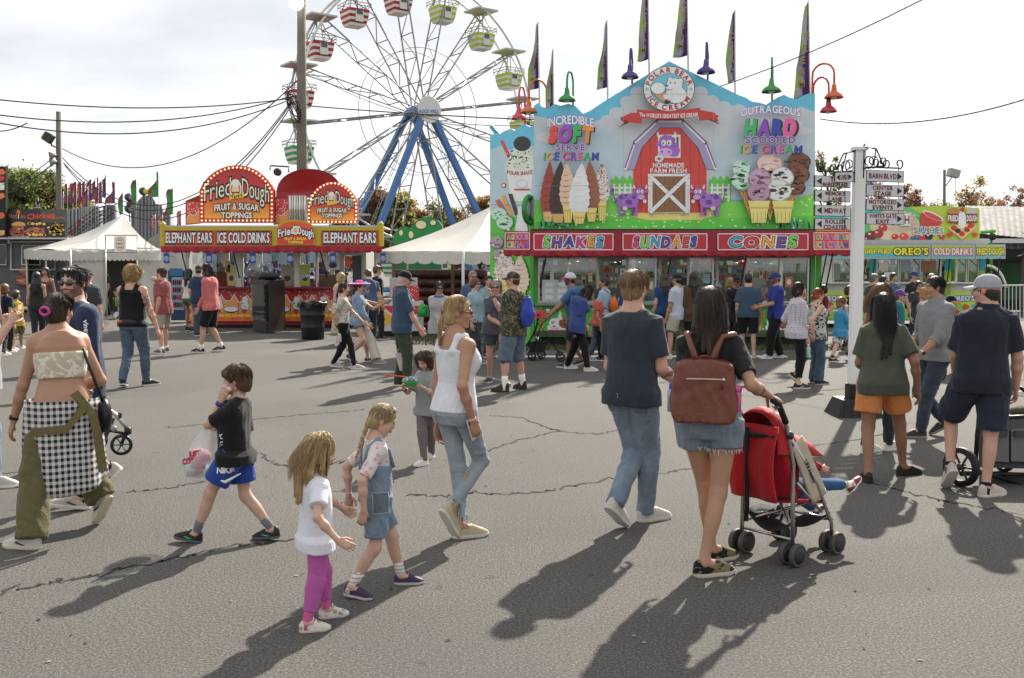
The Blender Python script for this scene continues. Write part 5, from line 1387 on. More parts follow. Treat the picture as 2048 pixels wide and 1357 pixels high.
 a.poly(rf+ri[::-1],'#8d85a2');a.line([(x,y-1)for x,y in rf],6,'#d6d6da');a.line([(x,y-4)for x,y in rf],2.6,'#6a3a7a');a.line(ri,1.2,'#3a3440')
 a.rect(1316,270,1361,316,'#d4d4d6');a.rect(1320,274,1357,312,'#4a3a34');a.rect(1350,272,1353,312,'#c4c4c8')
 p_,d_,l_='#8a5aa4','#5d3678','#b792c4'
 a.poly(blob(1347,302,13,12,12,.05),p_);a.poly([(1320,276),(1329,270),(1345,272),(1349,284),(1344,304),(1324,304),(1316,288)],p_);a.ell(1331,305,14,8.5,l_)
 for q in(-1,1):a.ell(1333+5.5*q,286,5,6,'#e6e6e2',12);a.ell(1333+5.5*q-1,287,1.8,2.2,'#18161a',8);a.poly([(1333+10*q,274),(1333+16*q,268),(1333+15*q,262),(1333+20*q,268),(1333+17*q,277)],'#dcd8cc');a.poly([(1333+12*q,283),(1333+24*q,288),(1333+20*q,294),(1333+12*q,290)],p_);a.ell(1331+7*q,304,2,2,d_,8)
 for i in range(7):a.ell(1318+6*math.cos(i*.9),318+5*math.sin(i*.9),3.2,2.8,'#e4e4e0',8,keep=i>0)
 a.text('HOMEMADE',1337,331,9,'#e8e4dc',62);a.text('FARM FRESH',1337,342,8.4,'#e8e4dc',72)
 a.rect(1296,348,1380,426,'#c9ccd2');a.rect(1301,353,1375,425,'#7a5236');a.up()
 for x in(1311,1320,1329,1338,1347,1356,1366):a.rect(x,353,x+.8,425,'#4e3220',True)
 for q in((1301,353,1375,425),(1375,353,1301,425)):a.line([(q[0],q[1]),(q[2],q[3])],9,'#4a4648');a.line([(q[0],q[1]),(q[2],q[3])],7.6,'#c4c8d0')
 for q in((1301,353,1305,425),(1371,353,1375,425)):a.rect(*q,'#d4d6da')
 cow(a,1256,401,1.02,1);cow(a,1420,401,1.02,-1)
 daisies(a,1180,1470,428,456,40,2);daisies(a,1180,1260,424,432,8,4,1.7);daisies(a,1080,1200,440,456,14,8,2.6);daisies(a,1470,1620,436,456,16,9,2.4);daisies(a,1600,1628,395,430,6,12)
 for i in range(60):
  x=1075+70*g.uniform()if i<30 else 1560+66*g.uniform();y=440+10*g.uniform();a.poly([(x-2,y+9),(x+g.uniform(-4,4),y-9),(x+2,y+9)],g.choice(['#2f8a5a','#3a9a4a','#2a7a48']),keep=i%20>0)
 SP=['#c83a3a','#e8e4dc','#3a6ac0','#e0c040','#6a4a2a','#d86a9a','#e8e4dc']
 softcone(a,1204,324,402,442,30,'#c8bdb4','#9a8a80',spr=SP,seed=2);softcone(a,1183,322,416,444,34,'#84503a','#5c3424',lean=-4);softcone(a,1096,322,424,444,30,'#8a3a30','#5c201c','#c2a070',lean=4)
 softcone(a,1116,322,428,446,36,'#3a2a26','#140e0c','#b8925a',lean=6);softcone(a,1136,326,410,446,34,'#c9a890','#6a4434',lean=-3);softcone(a,1158,326,424,448,42,'#d2d3d4','#b0b2b6',lean=6)
 wcone(a,1494,366,440,42,10);wcone(a,1580,372,438,44,-12);wcone(a,1540,396,440,26)
 for i,q in enumerate(((1598,326,22,'#6a4230','#40261a'),(1598,350,20,'#704632','#402618'),(1592,374,18,'#68402e','#3a2216'),(1540,330,24,'#d0aca4','#a87c74'),(1542,350,23,'#d4b0a6','#ac8078'),(1483,338,18,'#a8c8b4','#6c947c'),(1484,362,20,'#a4c4b0','#68907a'),(1564,356,22,'#c4c8c4','#8e9490'),(1558,382,24,'#c0c4c0','#80867e'),(1520,358,22,'#a8889c','#745468'),(1518,386,22,'#9c7c90','#66485c'))):scoop(a,*q,seed=i*31,chips='#2e2622' if i in(5,6,7,8)else None)
 for cx_ in(1518,1566):a.poly([(cx_-22,402),(cx_+22,402),(cx_+17,424),(cx_+14,446),(cx_-14,446),(cx_-17,424)],'#d2bd72');a.rect(cx_-21,414,cx_+21,418,'#b59a52');[a.rect(cx_-12+i*8,424,cx_-10+i*8,444,'#b59a52',i>0)for i in range(4)]
 pur,dk='#6a2f86','#2a2030'
 a.text('INCREDIBLE',1141,246,16,'#e6e2ea',92,pur,2,1,6,skew=0)
 sc=['#c23a34','#8a3f9c','#3a9a50','#d07a34']
 a.text('SOFT',1144,273,30,dk,86,dk,2,1,3,slant=.1,gap=.2);a.text('SOFT',1142,271,29,sc,84,None,2,2,3,slant=.1,gap=.2)
 a.text('SERVE',1141,295,11,pur,56,'#d8d0de',2,1,gap=.2);ic=['#3fa84a','#d08a34','#3a4a9c','#c23a6a','#7a3f9c','#c8508a','#3f9a4a','#2a3a8a']
 a.text('ICE CREAM',1143.5,314,15,dk,108,None,1,1,slant=.1,gap=.2);a.text('ICE CREAM',1142,313,15,ic,108,None,2,1,slant=.1,gap=.2)
 a.text('OUTRAGEOUS',1541,226,14.5,'#e6e2ea',118,pur,2,1,7)
 a.text('HARD',1544,258,32,dk,104,dk,2,slant=.1,gap=.2);a.text('HARD',1541,256,31,['#3a9a5a','#7a3f9c','#2f3f90','#c8508a'],100,None,2,2,slant=.1,gap=.2)
 a.text('SCOOPED',1541,280,12,pur,98,'#d8d0de',2,1,gap=.2);a.text('ICE CREAM',1543.5,300,15,dk,122,None,1,1,slant=.1,gap=.2);a.text('ICE CREAM',1542,299,15,ic,122,None,2,1,slant=.1,gap=.2)
 a.ell(1338,178,52,46,'#3a2a2a',36);a.ell(1338,178,50.5,44.5,'#d4d6d8',36);a.ell(1338,178,37,31,'#3a3a40',32);a.ell(1338,178,36,30,'#5fa5ba',32)
 a.ringtext('POLAR BEAR',1338,178,43.5,37.5,168,12,10,'#96222c');a.ringtext('ICE CREAM',1338,178,43.5,37.5,206,334,10,'#96222c',True)
 wb='#d6d8d6';ol='#4a4a50'
 for x,y,rx,ry in((1352,190,21,17),(1349,170,16,13),(1340,159,4.5,4.5),(1361,162,5,5)):a.ell(x,y,rx+.9,ry+.9,ol,20,keep=False)
 for x,y,rx,ry in((1352,190,21,17),(1349,170,16,13),(1340,159,4.5,4.5),(1361,162,5,5),(1340,174,9,7)):a.ell(x,y,rx,ry,wb,20)
 a.ell(1334,172,2.6,2,'#222224',9);a.ell(1341,166,1.3,1.6,'#222224',8);a.ell(1350,166,1.3,1.6,'#222224',8);a.line([(1335,178),(1340,180),(1345,178)],.9,ol)
 a.poly([(1306,188),(1330,186),(1336,204),(1330,206)],'#b88a4a');a.ell(1316,177,15,12.5,ol,20);a.ell(1316,177,14,11.6,'#c9cdc4',20);a.poly([(1326,188),(1344,192),(1342,200),(1328,198)],wb);a.poly([(1330,200),(1342,203),(1336,208),(1329,206)],'#2a2a2e')
 for q in(-1,1):
  for i in range(3):c_=math.cos(i*1.047);s_=math.sin(i*1.047);a.line([(1338+44*q-3.4*c_,178-3.4*s_),(1338+44*q+3.4*c_,178+3.4*s_)],.9,'#5a94b0')
 rb,rd='#a8322e','#6e1c1c'
 a.poly([(1238,256),(1248,246),(1240,238),(1262,233),(1284,236),(1284,246),(1262,244)],rd);a.poly([(1240,236),(1262,246),(1284,248),(1284,226),(1262,226)],rb);a.poly([(1440,250),(1430,240),(1438,232),(1418,226),(1398,230),(1398,242),(1416,240)],rd);a.poly([(1398,242),(1420,238),(1438,244),(1430,226),(1400,220)],rb)
 a.poly([(1274,236),(1274,219)]+[(1274+126*i/10,219+5*math.sin(i*.314)-i*.35)for i in range(11)]+[(1400,233)]+[(1400-126*i/10,232+5*math.sin(i*.314)+i*.4)for i in range(1,10)],rb)
 a.text("The WORLD'S GREATEST ICE CREAM",1337,229,7.4,'#e2dcd4',116,arc=-3.5)
 for y in(189,372):a.line([(1070 if y>200 else 1212,y),(1628 if y>200 else 1470,y-1)],.6,'#6a7478')
 for x in(1247,1427):a.line([(x,216),(x,458)],.6,'#8a9094')
 abuild(a,'mural',SIGN(),t)
 a=Art(pmap((0,Y-.004,0),(0,-1,0)))
 a.rect(1070,612,1628,674,'#3f9a34');daisies(a,1072,1626,616,634,40,21,2.6);daisies(a,1072,1626,652,673,60,22,3)
 for cx_ in(1120,1245,1400,1556):
  a.poly([(cx_-22,670),(cx_+22,670),(cx_+26,652),(cx_-26,652)],'#c8ccd0');a.rect(cx_-24,660,cx_+24,665,'#a8323a');scoop(a,cx_-10,648,12,'#d8d4c4','#a8a08c',cx_);scoop(a,cx_+10,646,12,'#7a4e38','#4a2c1c',cx_+1);a.poly([(cx_-5,640),(cx_+5,640),(cx_,618)],'#d8dadc');wcone(a,cx_+30,620,664,18,4);wcone(a,cx_-34,622,664,18,-3)
 abuild(a,'counter_mural',SIGN(),t)
 pL,pR=at(980,400,24.9),at(1068,400,Y+.02);dw=U(A(*(pR-pL)[:2],0));nw=A(dw[1],-dw[0],0);fm=pmap(pR,nw)
 wt=[(980,272),(992,266),(1000,268),(1010,262),(1022,258),(1030,262),(1040,252),(1050,250),(1060,254),(1068,252)]
 pn=MB();pn.prism([fm(*p)for p in wt+[(1068,690),(980,684)]],-nw*.06,'#7d868c');pn.build('side_panel',vcol(.5),t)
 a=Art(lambda x,y,o=0:fm(x,y,o+.004));a.poly(wt+[(1068,690),(980,684)],'#57a5bd');a.poly([(980,300),(1000,292),(1020,300),(1045,288),(1068,294),(1068,440),(980,430)],'#9aaeb4');a.poly([(980,430),(1068,436),(1068,690),(980,684)],'#4aa038')
 a.poly([(1000,282),(1006,280),(1024,318),(1018,322)],'#b8343a');a.poly([(1012,336),(1066,338),(1060,404),(1022,402)],'#c4c8ca');a.poly([(1010,338),(1016,318),(1030,296),(1050,292),(1066,306),(1068,340)],'#b9c0ae');a.up()
 for i in range(70):x,y=g.uniform(1014,1066),g.uniform(300,336);a.poly(blob(x,y,g.uniform(1,3),g.uniform(.8,1.8),6,.3,i),g.choice(['#2a2a26','#4a4a40','#d8dcd0','#20201c']),True)
 a.ell(1044,288,17,15,'#1c1a1c');a.text('POLAR SHAKE',1039,344,7,'#9a2a34',50,arc=-3);a.ell(1044,368,12,9,'#a8b8bc');a.ell(1044,368,9,6.5,'#dcdedc');a.rect(1028,378,1060,381,'#9a2a34');a.ell(1007,371,5,5,'#a8323a');a.ell(1007,371,3,3,'#d8d4d0')
 for pts,c in(([(990,402),(998,398),(1022,438),(1014,442)],'#a8523a'),([(1002,394),(1008,390),(1026,430),(1020,432)],'#c08a3a'),([(1016,388),(1024,388),(1036,428),(1030,432)],'#2a2422')):a.poly(pts,c)
 a.poly([(1030,462),(1038,412),(1050,416),(1056,464)],'#c9ccd0')
 for i,q in enumerate(((998,430,15,'#a4c4b0','#68907a'),(1010,446,16,'#a0c0ac','#648c76'),(993,486,13,'#9a8494','#6c5468'),(1000,512,14,'#947c8c','#664e60'))):scoop(a,*q,seed=i+70,chips='#3a4a40')
 softcone(a,1010,500,560,640,44,'#c8bdb4','#9a8a80',spr=SP,seed=5);softcone(a,1040,510,580,660,36,'#c8b0a0','#40302a',seed=6)
 daisies(a,982,1066,450,680,40,31,2.4);a.line([(980,409),(1068,412)],.8,'#5a6a6a');a.line([(980,468),(1068,470)],.8,'#3a6a3a');a.line([(1062,436),(1062,690)],3,'#3a7a30')
 abuild(a,'side_mural',SIGN(),t)
 m=MB();m.prism([fm(978,255),fm(984,250),fm(1006,276),fm(998,280)],-nw*.05,'#57a5bd');m.build('straw',vcol(.5),t)
 m=MB();c=fm(1058,420,.12);m.lathe(c,[(.33,-.05),(.37,0),(.33,.06),(.27,.05),(.27,-.05)],24,'#2f8a3a',U(nw+A(2.2,0,0)));m.lathe(c,[(.27,.0),(.05,.02)],24,'#9aa6a0',U(nw+A(2.2,0,0)));m.build('porthole_lamp',vcol(.4),t,True)
 Ya=22.9;xa=lambda px:X(px,Ya,485);za=lambda py:Zp(py,Ya)
 m=MB();m.box(((xa(1062)+xa(1626))/2,Ya+.03,(za(462)+za(501))/2),(xa(1626)-xa(1062),.06,za(462)-za(501)),None,red);m.box(((xa(1062)+xa(1626))/2,(Ya+Y)/2+.05,za(461)+.02),(xa(1626)-xa(1062),Y-Ya-.05,.03),None,'#2a2628');m.build('awning_board',vcol(.45),t)
 a=Art(pmap((0,Ya-.004,0),(0,-1,0)))
 for q0,q1,tx,cs in((1068,1226,'SHAKES',['#66b83a','#5a3a86','#2f3f90','#b0306a','#d8882a','#3a8aa8']),(1246,1414,'SUNDAES',['#b0306a','#66b83a','#2f8aa8','#5a3080','#d8882a','#b8322e','#2f3f90']),(1436,1616,'CONES',['#3a8aa8','#b8322e','#d8882a','#5a3a86','#66b83a'])):
  a.rect(q0,468,q1,500,'#9a2230');a.line([(q0,468),(q1,468),(q1,500),(q0,500)],1.6,'#d4ccc4',closed=True)
  a.text(tx,(q0+q1)/2,484.5,20,'#e2dccc',(q1-q0)*.74,'#e2dccc',3,3,slant=.14,wob=.7,gap=.22);a.text(tx,(q0+q1)/2,484.5,20,'#2a2026',(q1-q0)*.74,'#2a2026',2,2,slant=.14,wob=.7,gap=.22);a.text(tx,(q0+q1)/2,484.5,19.5,cs,(q1-q0)*.74,slant=.14,wob=.7,gap=.22)
 abuild(a,'awning_lettering',SIGN(),t)
 valance(xa(1062),xa(1626),Ya,za(501),za(515),21,'#98202e').build('valance',vcol(.7),t,True)
 for sgn,q in((-1,(1008,1062,1062,'AGEOUS','CREAM')),(1,(1626,1703,1626,'OUTRAGEOUS','ICE CREAM'))):
  p0=at(q[2],485,Ya);p1=at(q[0]if sgn<0 else q[1],485,Ya+.35);d=U(A(*(p1-p0)[:2],0));n_=A(d[1],-d[0],0)*sgn;n_=n_ if n_[1]<0 else-n_;f2=pmap(p0,n_)
  m=MB();m.prism([f2(*p)for p in((q[0],463),(q[1],463),(q[1],501),(q[0],501))],-n_*.06,red);m.build('awning_board',vcol(.45),t)
  a=Art(lambda x,y,o=0,f2=f2:f2(x,y,o+.004));a.rect(q[0]+2,466,q[1]-3,499,'#9a2230' if sgn<0 else '#b8342e');a.line([(q[0]+2,466),(q[1]-3,466),(q[1]-3,499),(q[0]+2,499)],1.4,'#d4ccc4',closed=True)
  cx_=(q[0]+q[1])/2;w_=q[1]-q[0]-12
  for tx,y,h_ in((q[3],475,9),(q[4],490,11)):a.text(tx,cx_,y,h_,'#e6e0d8',w_,'#e6e0d8',2);a.text(tx,cx_,y,h_,ic,w_)
  abuild(a,'awning_lettering',SIGN(),t)
  xs=(f2(q[0],500),f2(q[1],500));nn=3
  m=MB();m.sheet(lambda u,v:xs[0]+(xs[1]-xs[0])*u+n_*(.02+.02*math.sin(u*19)*v)-A(0,0,v*(.155-.05*(1-abs(math.sin(u*nn*math.pi))**.6))),30,4,'#98202e',-n_*.006);m.build('valance',vcol(.7),t,True)
 for px in(1080,1330,1480,1640,1652):
  m=MB();m.tube([at(px,575,Y-.06),at(px+14,506,Ya+.1)],.018,6,'#2a2a2a');m.build('awning_strut',vcol(.4),t)
 m=MB();m.box((X(1637,Y,560),Y+.02,1.5),(.12,.06,2.3),None,'#4a9a3a');m.build('corner_post',vcol(.5),t)
 def lamp(px,pyt,pyb,psx,psy,Yl,col,lab,w_=24):
  l=thing('gooseneck_lamp',at(px,pyb,Yl),lab,'lamp','gooseneck lamps on the ice cream trailer');a0,tp,sh=at(px,pyb,Yl),at(px,pyt,Yl),at(psx,psy,Yl-.35)
  r=np.linalg.norm((sh-tp)[:2])/2;zc=tp[2]-r*.6;pts=[a0,A(a0[0],a0[1],zc)];c=(A(tp[0],tp[1],zc)+A(sh[0],sh[1],zc))/2;v=A(tp[0],tp[1],zc)-c
  for i in range(1,9):q=math.pi*i/8;pts.append(c+v*math.cos(q)+A(0,0,max(r,.25)*math.sin(q)))
  pts.append(sh);m=MB();m.tube(pts,.025,6);m.build('lamp_arm',plain(col,.4,var=.1),l,True,False)
  R_=w_/2*Yl/FPX;m=MB();m.lathe(sh,[(.05,.14),(.06,.03),(R_*.35,-.02),(R_*.8,-.08),(R_,-.15),(R_,-.17),(R_*.75,-.09),(.04,-.05)],20);o=m.build('lamp_shade',plain(col,.4,var=.1),l,True,False)
  m=MB();m.ball(sh+A(0,0,-.13),.08,8);m.build('bulb',plain('#d8d8d0',.3),o,True,False)
 lamp(1264,112,200,1260,142,23.85,'#4a3878','purple lamp left of the gable peak',34);lamp(1415,100,190,1412,132,23.85,'#4a3878','purple lamp right of the gable peak',36);lamp(1146,158,222,1134,188,23.85,'#2f8a4a','green lamp above the word INCREDIBLE',34);lamp(1544,130,205,1543,170,23.85,'#3a8a4a','green lamp above the word HARD',38)
 lamp(1094,172,222,1058,212,24.0,'#c46a3a','orange lamp at the left end of the mural',34);lamp(1050,188,255,1038,225,24.6,'#c84a62','pink lamp above the tilted side panel',30);lamp(1624,140,200,1668,182,23.8,'#c8623a','orange lamp on the tall arm at the right end',36);lamp(1626,168,215,1657,210,24.0,'#c8485a','pink lamp under the orange one at the right end',32)
ice_cream()
# ---------------- the fried dough trailer
def dough_sign(a,x0,x1,yt,yb,cx,cy,k,hs):
 """painted face of one arched sign"""
 def arch(mx,my):
  P=[(x0+mx,yb-my)]
  for i in range(25):
   u=i/24;x=x0+mx+(x1-x0-2*mx)*u;q=2*u-1;P.append((x,yt+my+hs*(1-math.sqrt(1-.86*q*q))/.626))
  return P+[(x1-mx,yb-my)]
 P=arch(0,0);a.poly(P,'#a32a30');Pi=arch(9*k,8*k)
 tri=tessellate_polygon([[Vector((p[0],p[1],0))for p in Pi]]);y0,y1=min(p[1]for p in Pi),max(p[1]for p in Pi)
 c0,c1,c2=np.array(C3('#8e2630')),np.array(C3('#b83a2c')),np.array(C3('#d08a34'))
 cc=[tuple(c0+(c1-c0)*min(1,(p[1]-y0)/(y1-y0)/.6)+(c2-c1)*max(0,((p[1]-y0)/(y1-y0)-.6)/.4))for p in Pi]
 a.raw(Pi,[tuple(t)for t in tri],cc+[]);a.line(Pi,1.4*k,'#6e1c1e',closed=True)
 for tx,dx,dy,h_ in(('Fried',-38,-4,35),('Dough',38,-2,35)):
  a.text(tx,cx+dx*k,cy+dy*k,h_*k,'#2a1414',54*k,'#2a1414',2,2,slant=0,skew=(-9 if dx<0 else 10)*k*.7,gap=.08);a.text(tx,cx+dx*k,cy+dy*k,h_*k,'#d8d4b0',54*k,None,2,0,skew=(-9 if dx<0 else 10)*k*.7,gap=.08)
 a.ell(cx-2*k,cy-5*k,13*k,21*k,'#3a1c18',24);a.ell(cx-2*k,cy-5*k,12*k,19.6*k,'#d4c8a4',24);a.ell(cx-2*k,cy-4*k,9.5*k,15*k,'#b8402e',24)
 a.ell(cx-2*k,cy-3*k,7.5*k,9*k,'#d8b090',16);a.poly(blob(cx-2*k,cy-16*k,8*k,6*k,12,.15,3),'#dcd8cc');a.rect(cx-8*k,cy-12*k,cx+4*k,cy-9*k,'#e0dccf');a.poly([(cx-8*k,cy+1*k),(cx+4*k,cy+1*k),(cx+6*k,cy+3.5*k),(cx-10*k,cy+3.5*k)],'#4a2a1c');a.poly([(cx-15*k,cy+9*k),(cx+15*k,cy+2*k),(cx+15*k,cy+12*k),(cx-14*k,cy+17*k)],'#cfa83a')
 if k>.8:a.text("Tara's",cx,cy+9.5*k,7*k,'#3a1c14',22*k,skew=-3)
 return arch
def fried_dough():
 Y=31.0;g=np.random.default_rng(5);zp=lambda py:Zp(py,Y);xx=lambda px:X(px,Y,540)
 t=thing('fried_dough_trailer',(X(545,Y),Y,0),'red and yellow fried dough trailer with bulb framed arched signs','food trailer')
 x0,x1,D=xx(372),xx(728),2.3;b=MB()
 b.box(((x0+x1)/2,Y+D,.8),(x1-x0,.08,1.1),None,'#a8a49c');[b.box((x0+(x1-x0)*q,Y+D,2.0),(.3,.08,1.3),None,'#c8c4bc')for q in(.1,.3,.52,.7,.93)];b.box((x0+.04,Y+D/2,1.5),(.08,D,2.6),None,'#b8b6b0');b.box((x1-.04,Y+D/2,1.5),(.08,D,2.6),None,'#b8b6b0');b.box(((x0+x1)/2,Y+D/2,.35),(x1-x0,D,.08),None,'#6a6660');[b.box(((x0+x1)/2,Y+q,zp(500)),(x1-x0,w_,.08),None,'#cfcdc8')for q,w_ in((.12,.24),(D-.15,.3))]
 b.box(((x0+xx(684))/2,Y+.03,(zp(576)+.2)/2),(xx(684)-x0,.06,zp(576)-.2),None,'#a8302c');b.build('trailer_body',vcol(.5),t)
 m=MB();stock(m,x0+.1,x1-.9,1.35,2.15,Y+D-.2,['#3a4a8a','#5a4a7a','#4a3a6a','#c8c4bc','#8a5a3a','#2a3a7a','#d8d0b0','#6a3a3a'],0,g,3);stock(m,xx(480),xx(545),zp(573),zp(535),Y+.35,['#3a3a7a','#4a3f84','#5a4a8a'],0,g,3);m.box((xx(410),Y+1,1.0),(.9,.5,1.5),None,'#5a3226');m.box((xx(655),Y+.5,1.2),(.9,.5,.9),None,'#5a463a');o=m.build('shelf_stock',vcol(.5),t);o['kind']='stuff'
 zt,zb=zp(500),zp(575)
 for pa,pb in((377,473),(485,590),(598,634)):
  m=MB();xa,xb=xx(pa),xx(pb)
  for xq in(xa,xb):m.box((xq,Y,(zt+zb)/2),(.07,.08,zt-zb),None,'#c4c4c0')
  m.box(((xa+xb)/2,Y,zb-.02),(xb-xa-.07,.08,.05),None,'#c4c4c0');o=m.build('window',vcol(.4),t)
  p=MB();p.box(((xa*2+xb)/3,Y+.02,(zt+zb)/2),((xb-xa)*.5,.008,zt-zb-.06));p.build('pane',glass(),o,False,False)
 m=MB();m.box((xx(479),Y-.01,(zt+zb)/2),(.14,.09,zt-zb),None,'#d0d0cc');m.build('post',vcol(.4),t);m=MB();m.box((xx(594),Y-.01,(zt+zb)/2),(.12,.09,zt-zb),None,'#d0d0cc');m.build('post',vcol(.4),t)
 m=MB();m.box(((x0+xx(684))/2,Y-.12,zp(576)),(xx(684)-x0,.34,.05),None,'#8a2a2e');m.build('counter',vcol(.5),t)
 m=MB();xa,xb=xx(685),xx(729)
 for q in(xa,xb):m.box((q,Y-.01,(zp(502)+.3)/2),(.12,.10,zp(502)-.3),None,'#a9aaa6')
 m.box(((xa+xb)/2,Y-.01,zp(507)),(xb-xa-.12,.10,.12),None,'#a9aaa6');o=m.build('door_frame',vcol(.4),t);m=MB();m.box(((xa+xb)/2+.1,Y+.4,1.3),(xb-xa-.3,.05,1.9),None,'#3f4a5a');m.build('door',vcol(.4),t)
 a=Art(pmap((0,Y-.004,0),(0,-1,0)));a.rect(372,578,683,643,'#a62c2e')
 for i in range(130):x,y=g.uniform(374,681),g.uniform(580,600);a.ell(x,y,1.1,1.1,'#d8cfc0',6,keep=i>0)
 for i in range(6):
  xa=374+i*52;a.poly([(xa,626),(xa,606),(xa+10,600),(xa+16,592),(xa+24,602),(xa+34,602),(xa+42,590),(xa+50,604),(xa+51,626)],'#c08a50');a.line([(xa,606),(xa+10,600),(xa+16,590),(xa+25,602),(xa+35,602),(xa+42,589),(xa+51,605)],1.6,'#dcd8cf')
  a.ell(xa+12,612,9,10,'#2a2626',14);a.ell(xa+12,612,8,9,'#dcdad4',14);a.ell(xa+12,604,6,5,'#e0ded8',12);a.poly(blob(xa+12,598,6,4,10,.2,i),'#e4e2dc');a.line([(xa+8,612),(xa+16,616)],1,'#2a2626');a.ell(xa+36,620,15,6,'#2a2426',16);a.ell(xa+36,619,14,5,'#d0ccc4',16);a.ell(xa+10,622,6,4,'#a8322c',10);a.rect(xa+4,606,xa+9,609,'#5a9ab0')
 a.rect(372,627,683,643,'#c0622a')
 for i in range(24):a.rect(373+i*13,628,384+i*13,634,'#c8a42c',i>0)
 for i in range(24):a.rect(373+i*13,635,384+i*13,642,'#c0502a' if i%2 else '#b8682c',True)
 abuild(a,'counter_mural',SIGN(),t);m=MB();xa,xb=x0,xx(690)
 m.sheet(lambda u,v:A(xa+(xb-xa)*u,Y-.01-.05*v-.02*math.sin(u*60)*v,zp(643)+(.10-zp(643))*v),60,3,'#9a2430',A(0,.006,0));m.build('skirt',vcol(.7),t,True)
 Ya=29.6;xa=lambda px:X(px,Ya,475);za=lambda py:Zp(py,Ya);m=MB();m.box(((xa(323)+xa(763))/2,Ya+.05,(za(455)+za(492))/2),(xa(763)-xa(323),.10,za(455)-za(492)),None,'#c2aa2a');m.box(((xa(323)+xa(763))/2,(Ya+Y)/2+.4,za(453)),(xa(763)-xa(323),Y-Ya+.8,.05),None,'#bcbab4')
 for px in(325,761):m.lathe((xa(px),Ya+.05,za(493)),[(.09,0),(.09,za(448)-za(493)),(.06,za(445)-za(493)),(.02,za(443)-za(493))],10,'#c2a824')
 ar=[(xa(591+40*math.sin(q)),Ya-.01,za(462-22*math.cos(q)))for q in np.linspace(-1.57,1.57,15)]+[(xa(631),Ya-.01,za(491)),(xa(551),Ya-.01,za(491))];m.prism(ar,(0,-.04,0),'#c2aa2a');m.build('canopy_board',vcol(.45),t)
 a=Art(pmap((0,Ya-.004,0),(0,-1,0)))
 for q0,q1,tx in((327,428,'ELEPHANT EARS'),(431,543,'ICE COLD DRINKS'),(643,756,'ELEPHANT EARS')):
  a.rect(q0,462,q1,490,'#b03028');a.rect(q0+2,478,q1-2,489,'#bc4a2a');a.line([(q0,462),(q1,462),(q1,490),(q0,490)],1.2,'#7a1c1c',closed=True);a.text(tx,(q0+q1)/2,476,20,'#221412',q1-q0-9,'#221412',3,3);a.text(tx,(q0+q1)/2,476,19,'#dcd8c8',q1-q0-9,None,1,1)
 a.z=.06;a.poly([(591+37*math.sin(q),463-20*math.cos(q))for q in np.linspace(-1.57,1.57,17)]+[(628,489),(554,489)],'#c04a2a');a.poly([(591+34*math.sin(q),466-12*math.cos(q))for q in np.linspace(-1.57,1.57,17)]+[(626,488),(556,488)],'#b2302c')
 for tx,dx in(('Fried',-19),('Dough',20)):a.text(tx,591+dx,464,15,'#2a1414',32,'#2a1414',3,3,skew=-4 if dx<0 else 4);a.text(tx,591+dx,464,15,'#dcd8c8',32,skew=-4 if dx<0 else 4)
 a.ell(591,461,7,9,'#d4c8a4',14);a.ell(591,461,4,5,'#c88a6a',10);a.text('FRUIT & SUGAR',591,478,5,'#d8c03a',44);a.text('TOPPINGS',591,485,5,'#d8c03a',30);abuild(a,'canopy_lettering',SIGN(),t)
 valance(xa(322),xa(764),Ya,za(492),za(506),22,'#a02434').build('valance',vcol(.6),t,True)
 for px in(362,465,640):m=MB();m.tube([at(px+14,556,Y-.06),at(px,500,Ya+.15)],.02,6,'#3a3a3a');m.build('awning_strut',vcol(.4),t)
 def bulbs(P,Yb,r=.030):
  proto=None
  for p in P:
   c=at(p[0],p[1],Yb)
   if proto is None:mm=MB();mm.ball(c,r,6);proto=mm.build('bulb',glow('#ffdf9a',.5),t,True,False);c0=c
   else:q=proto.copy();COL.objects.link(q);q.parent=t;q.location=c-c0
 for X0,X1,yt,yb,cx,cy,k,hs,Yb in((399,548,331,446,473,383,1.0,50,30.4),(615,715,364,447,664,400,.66,42,30.0)):
  a=Art(pmap((0,Yb,0),(0,-1,0)));arch=dough_sign(a,X0,X1,yt,yb,cx,cy,k,hs)
  a.text('FRUIT & SUGAR',cx,cy+34*k,12*k,'#2a1414',88*k,'#2a1414',3,3,4*k);a.text('FRUIT & SUGAR',cx,cy+34*k,12*k,'#dcd4b8',88*k,None,2,1,4*k);a.text('TOPPINGS',cx,cy+48*k,11*k,'#2a1414',60*k,'#2a1414',3,3);a.text('TOPPINGS',cx,cy+48*k,11*k,'#dcd4b8',60*k)
  pn=MB();pn.prism([at(x,y,Yb+.01)for x,y in arch(0,0)],(0,.22,0),'#8e2830');pn.build('sign_board',vcol(.4),t);abuild(a,'sign_face',SIGN(),t)
  P=arch(4.5*k,4.5*k);D_=[0];Pc=P+[P[0]]
  for p,q in zip(Pc,Pc[1:]):D_.append(D_[-1]+math.dist(p,q))
  n=int(D_[-1]/(8.2 if k>.8 else 7.6));B=[]
  for i in range(n):s=D_[-1]*i/n;j=next(j for j in range(len(Pc)-1)if D_[j+1]>s or j==len(Pc)-2);u=(s-D_[j])/max(1e-6,D_[j+1]-D_[j]);B.append((Pc[j][0]+(Pc[j+1][0]-Pc[j][0])*u,Pc[j][1]+(Pc[j+1][1]-Pc[j][1])*u))
  bulbs(B,Yb-.10)
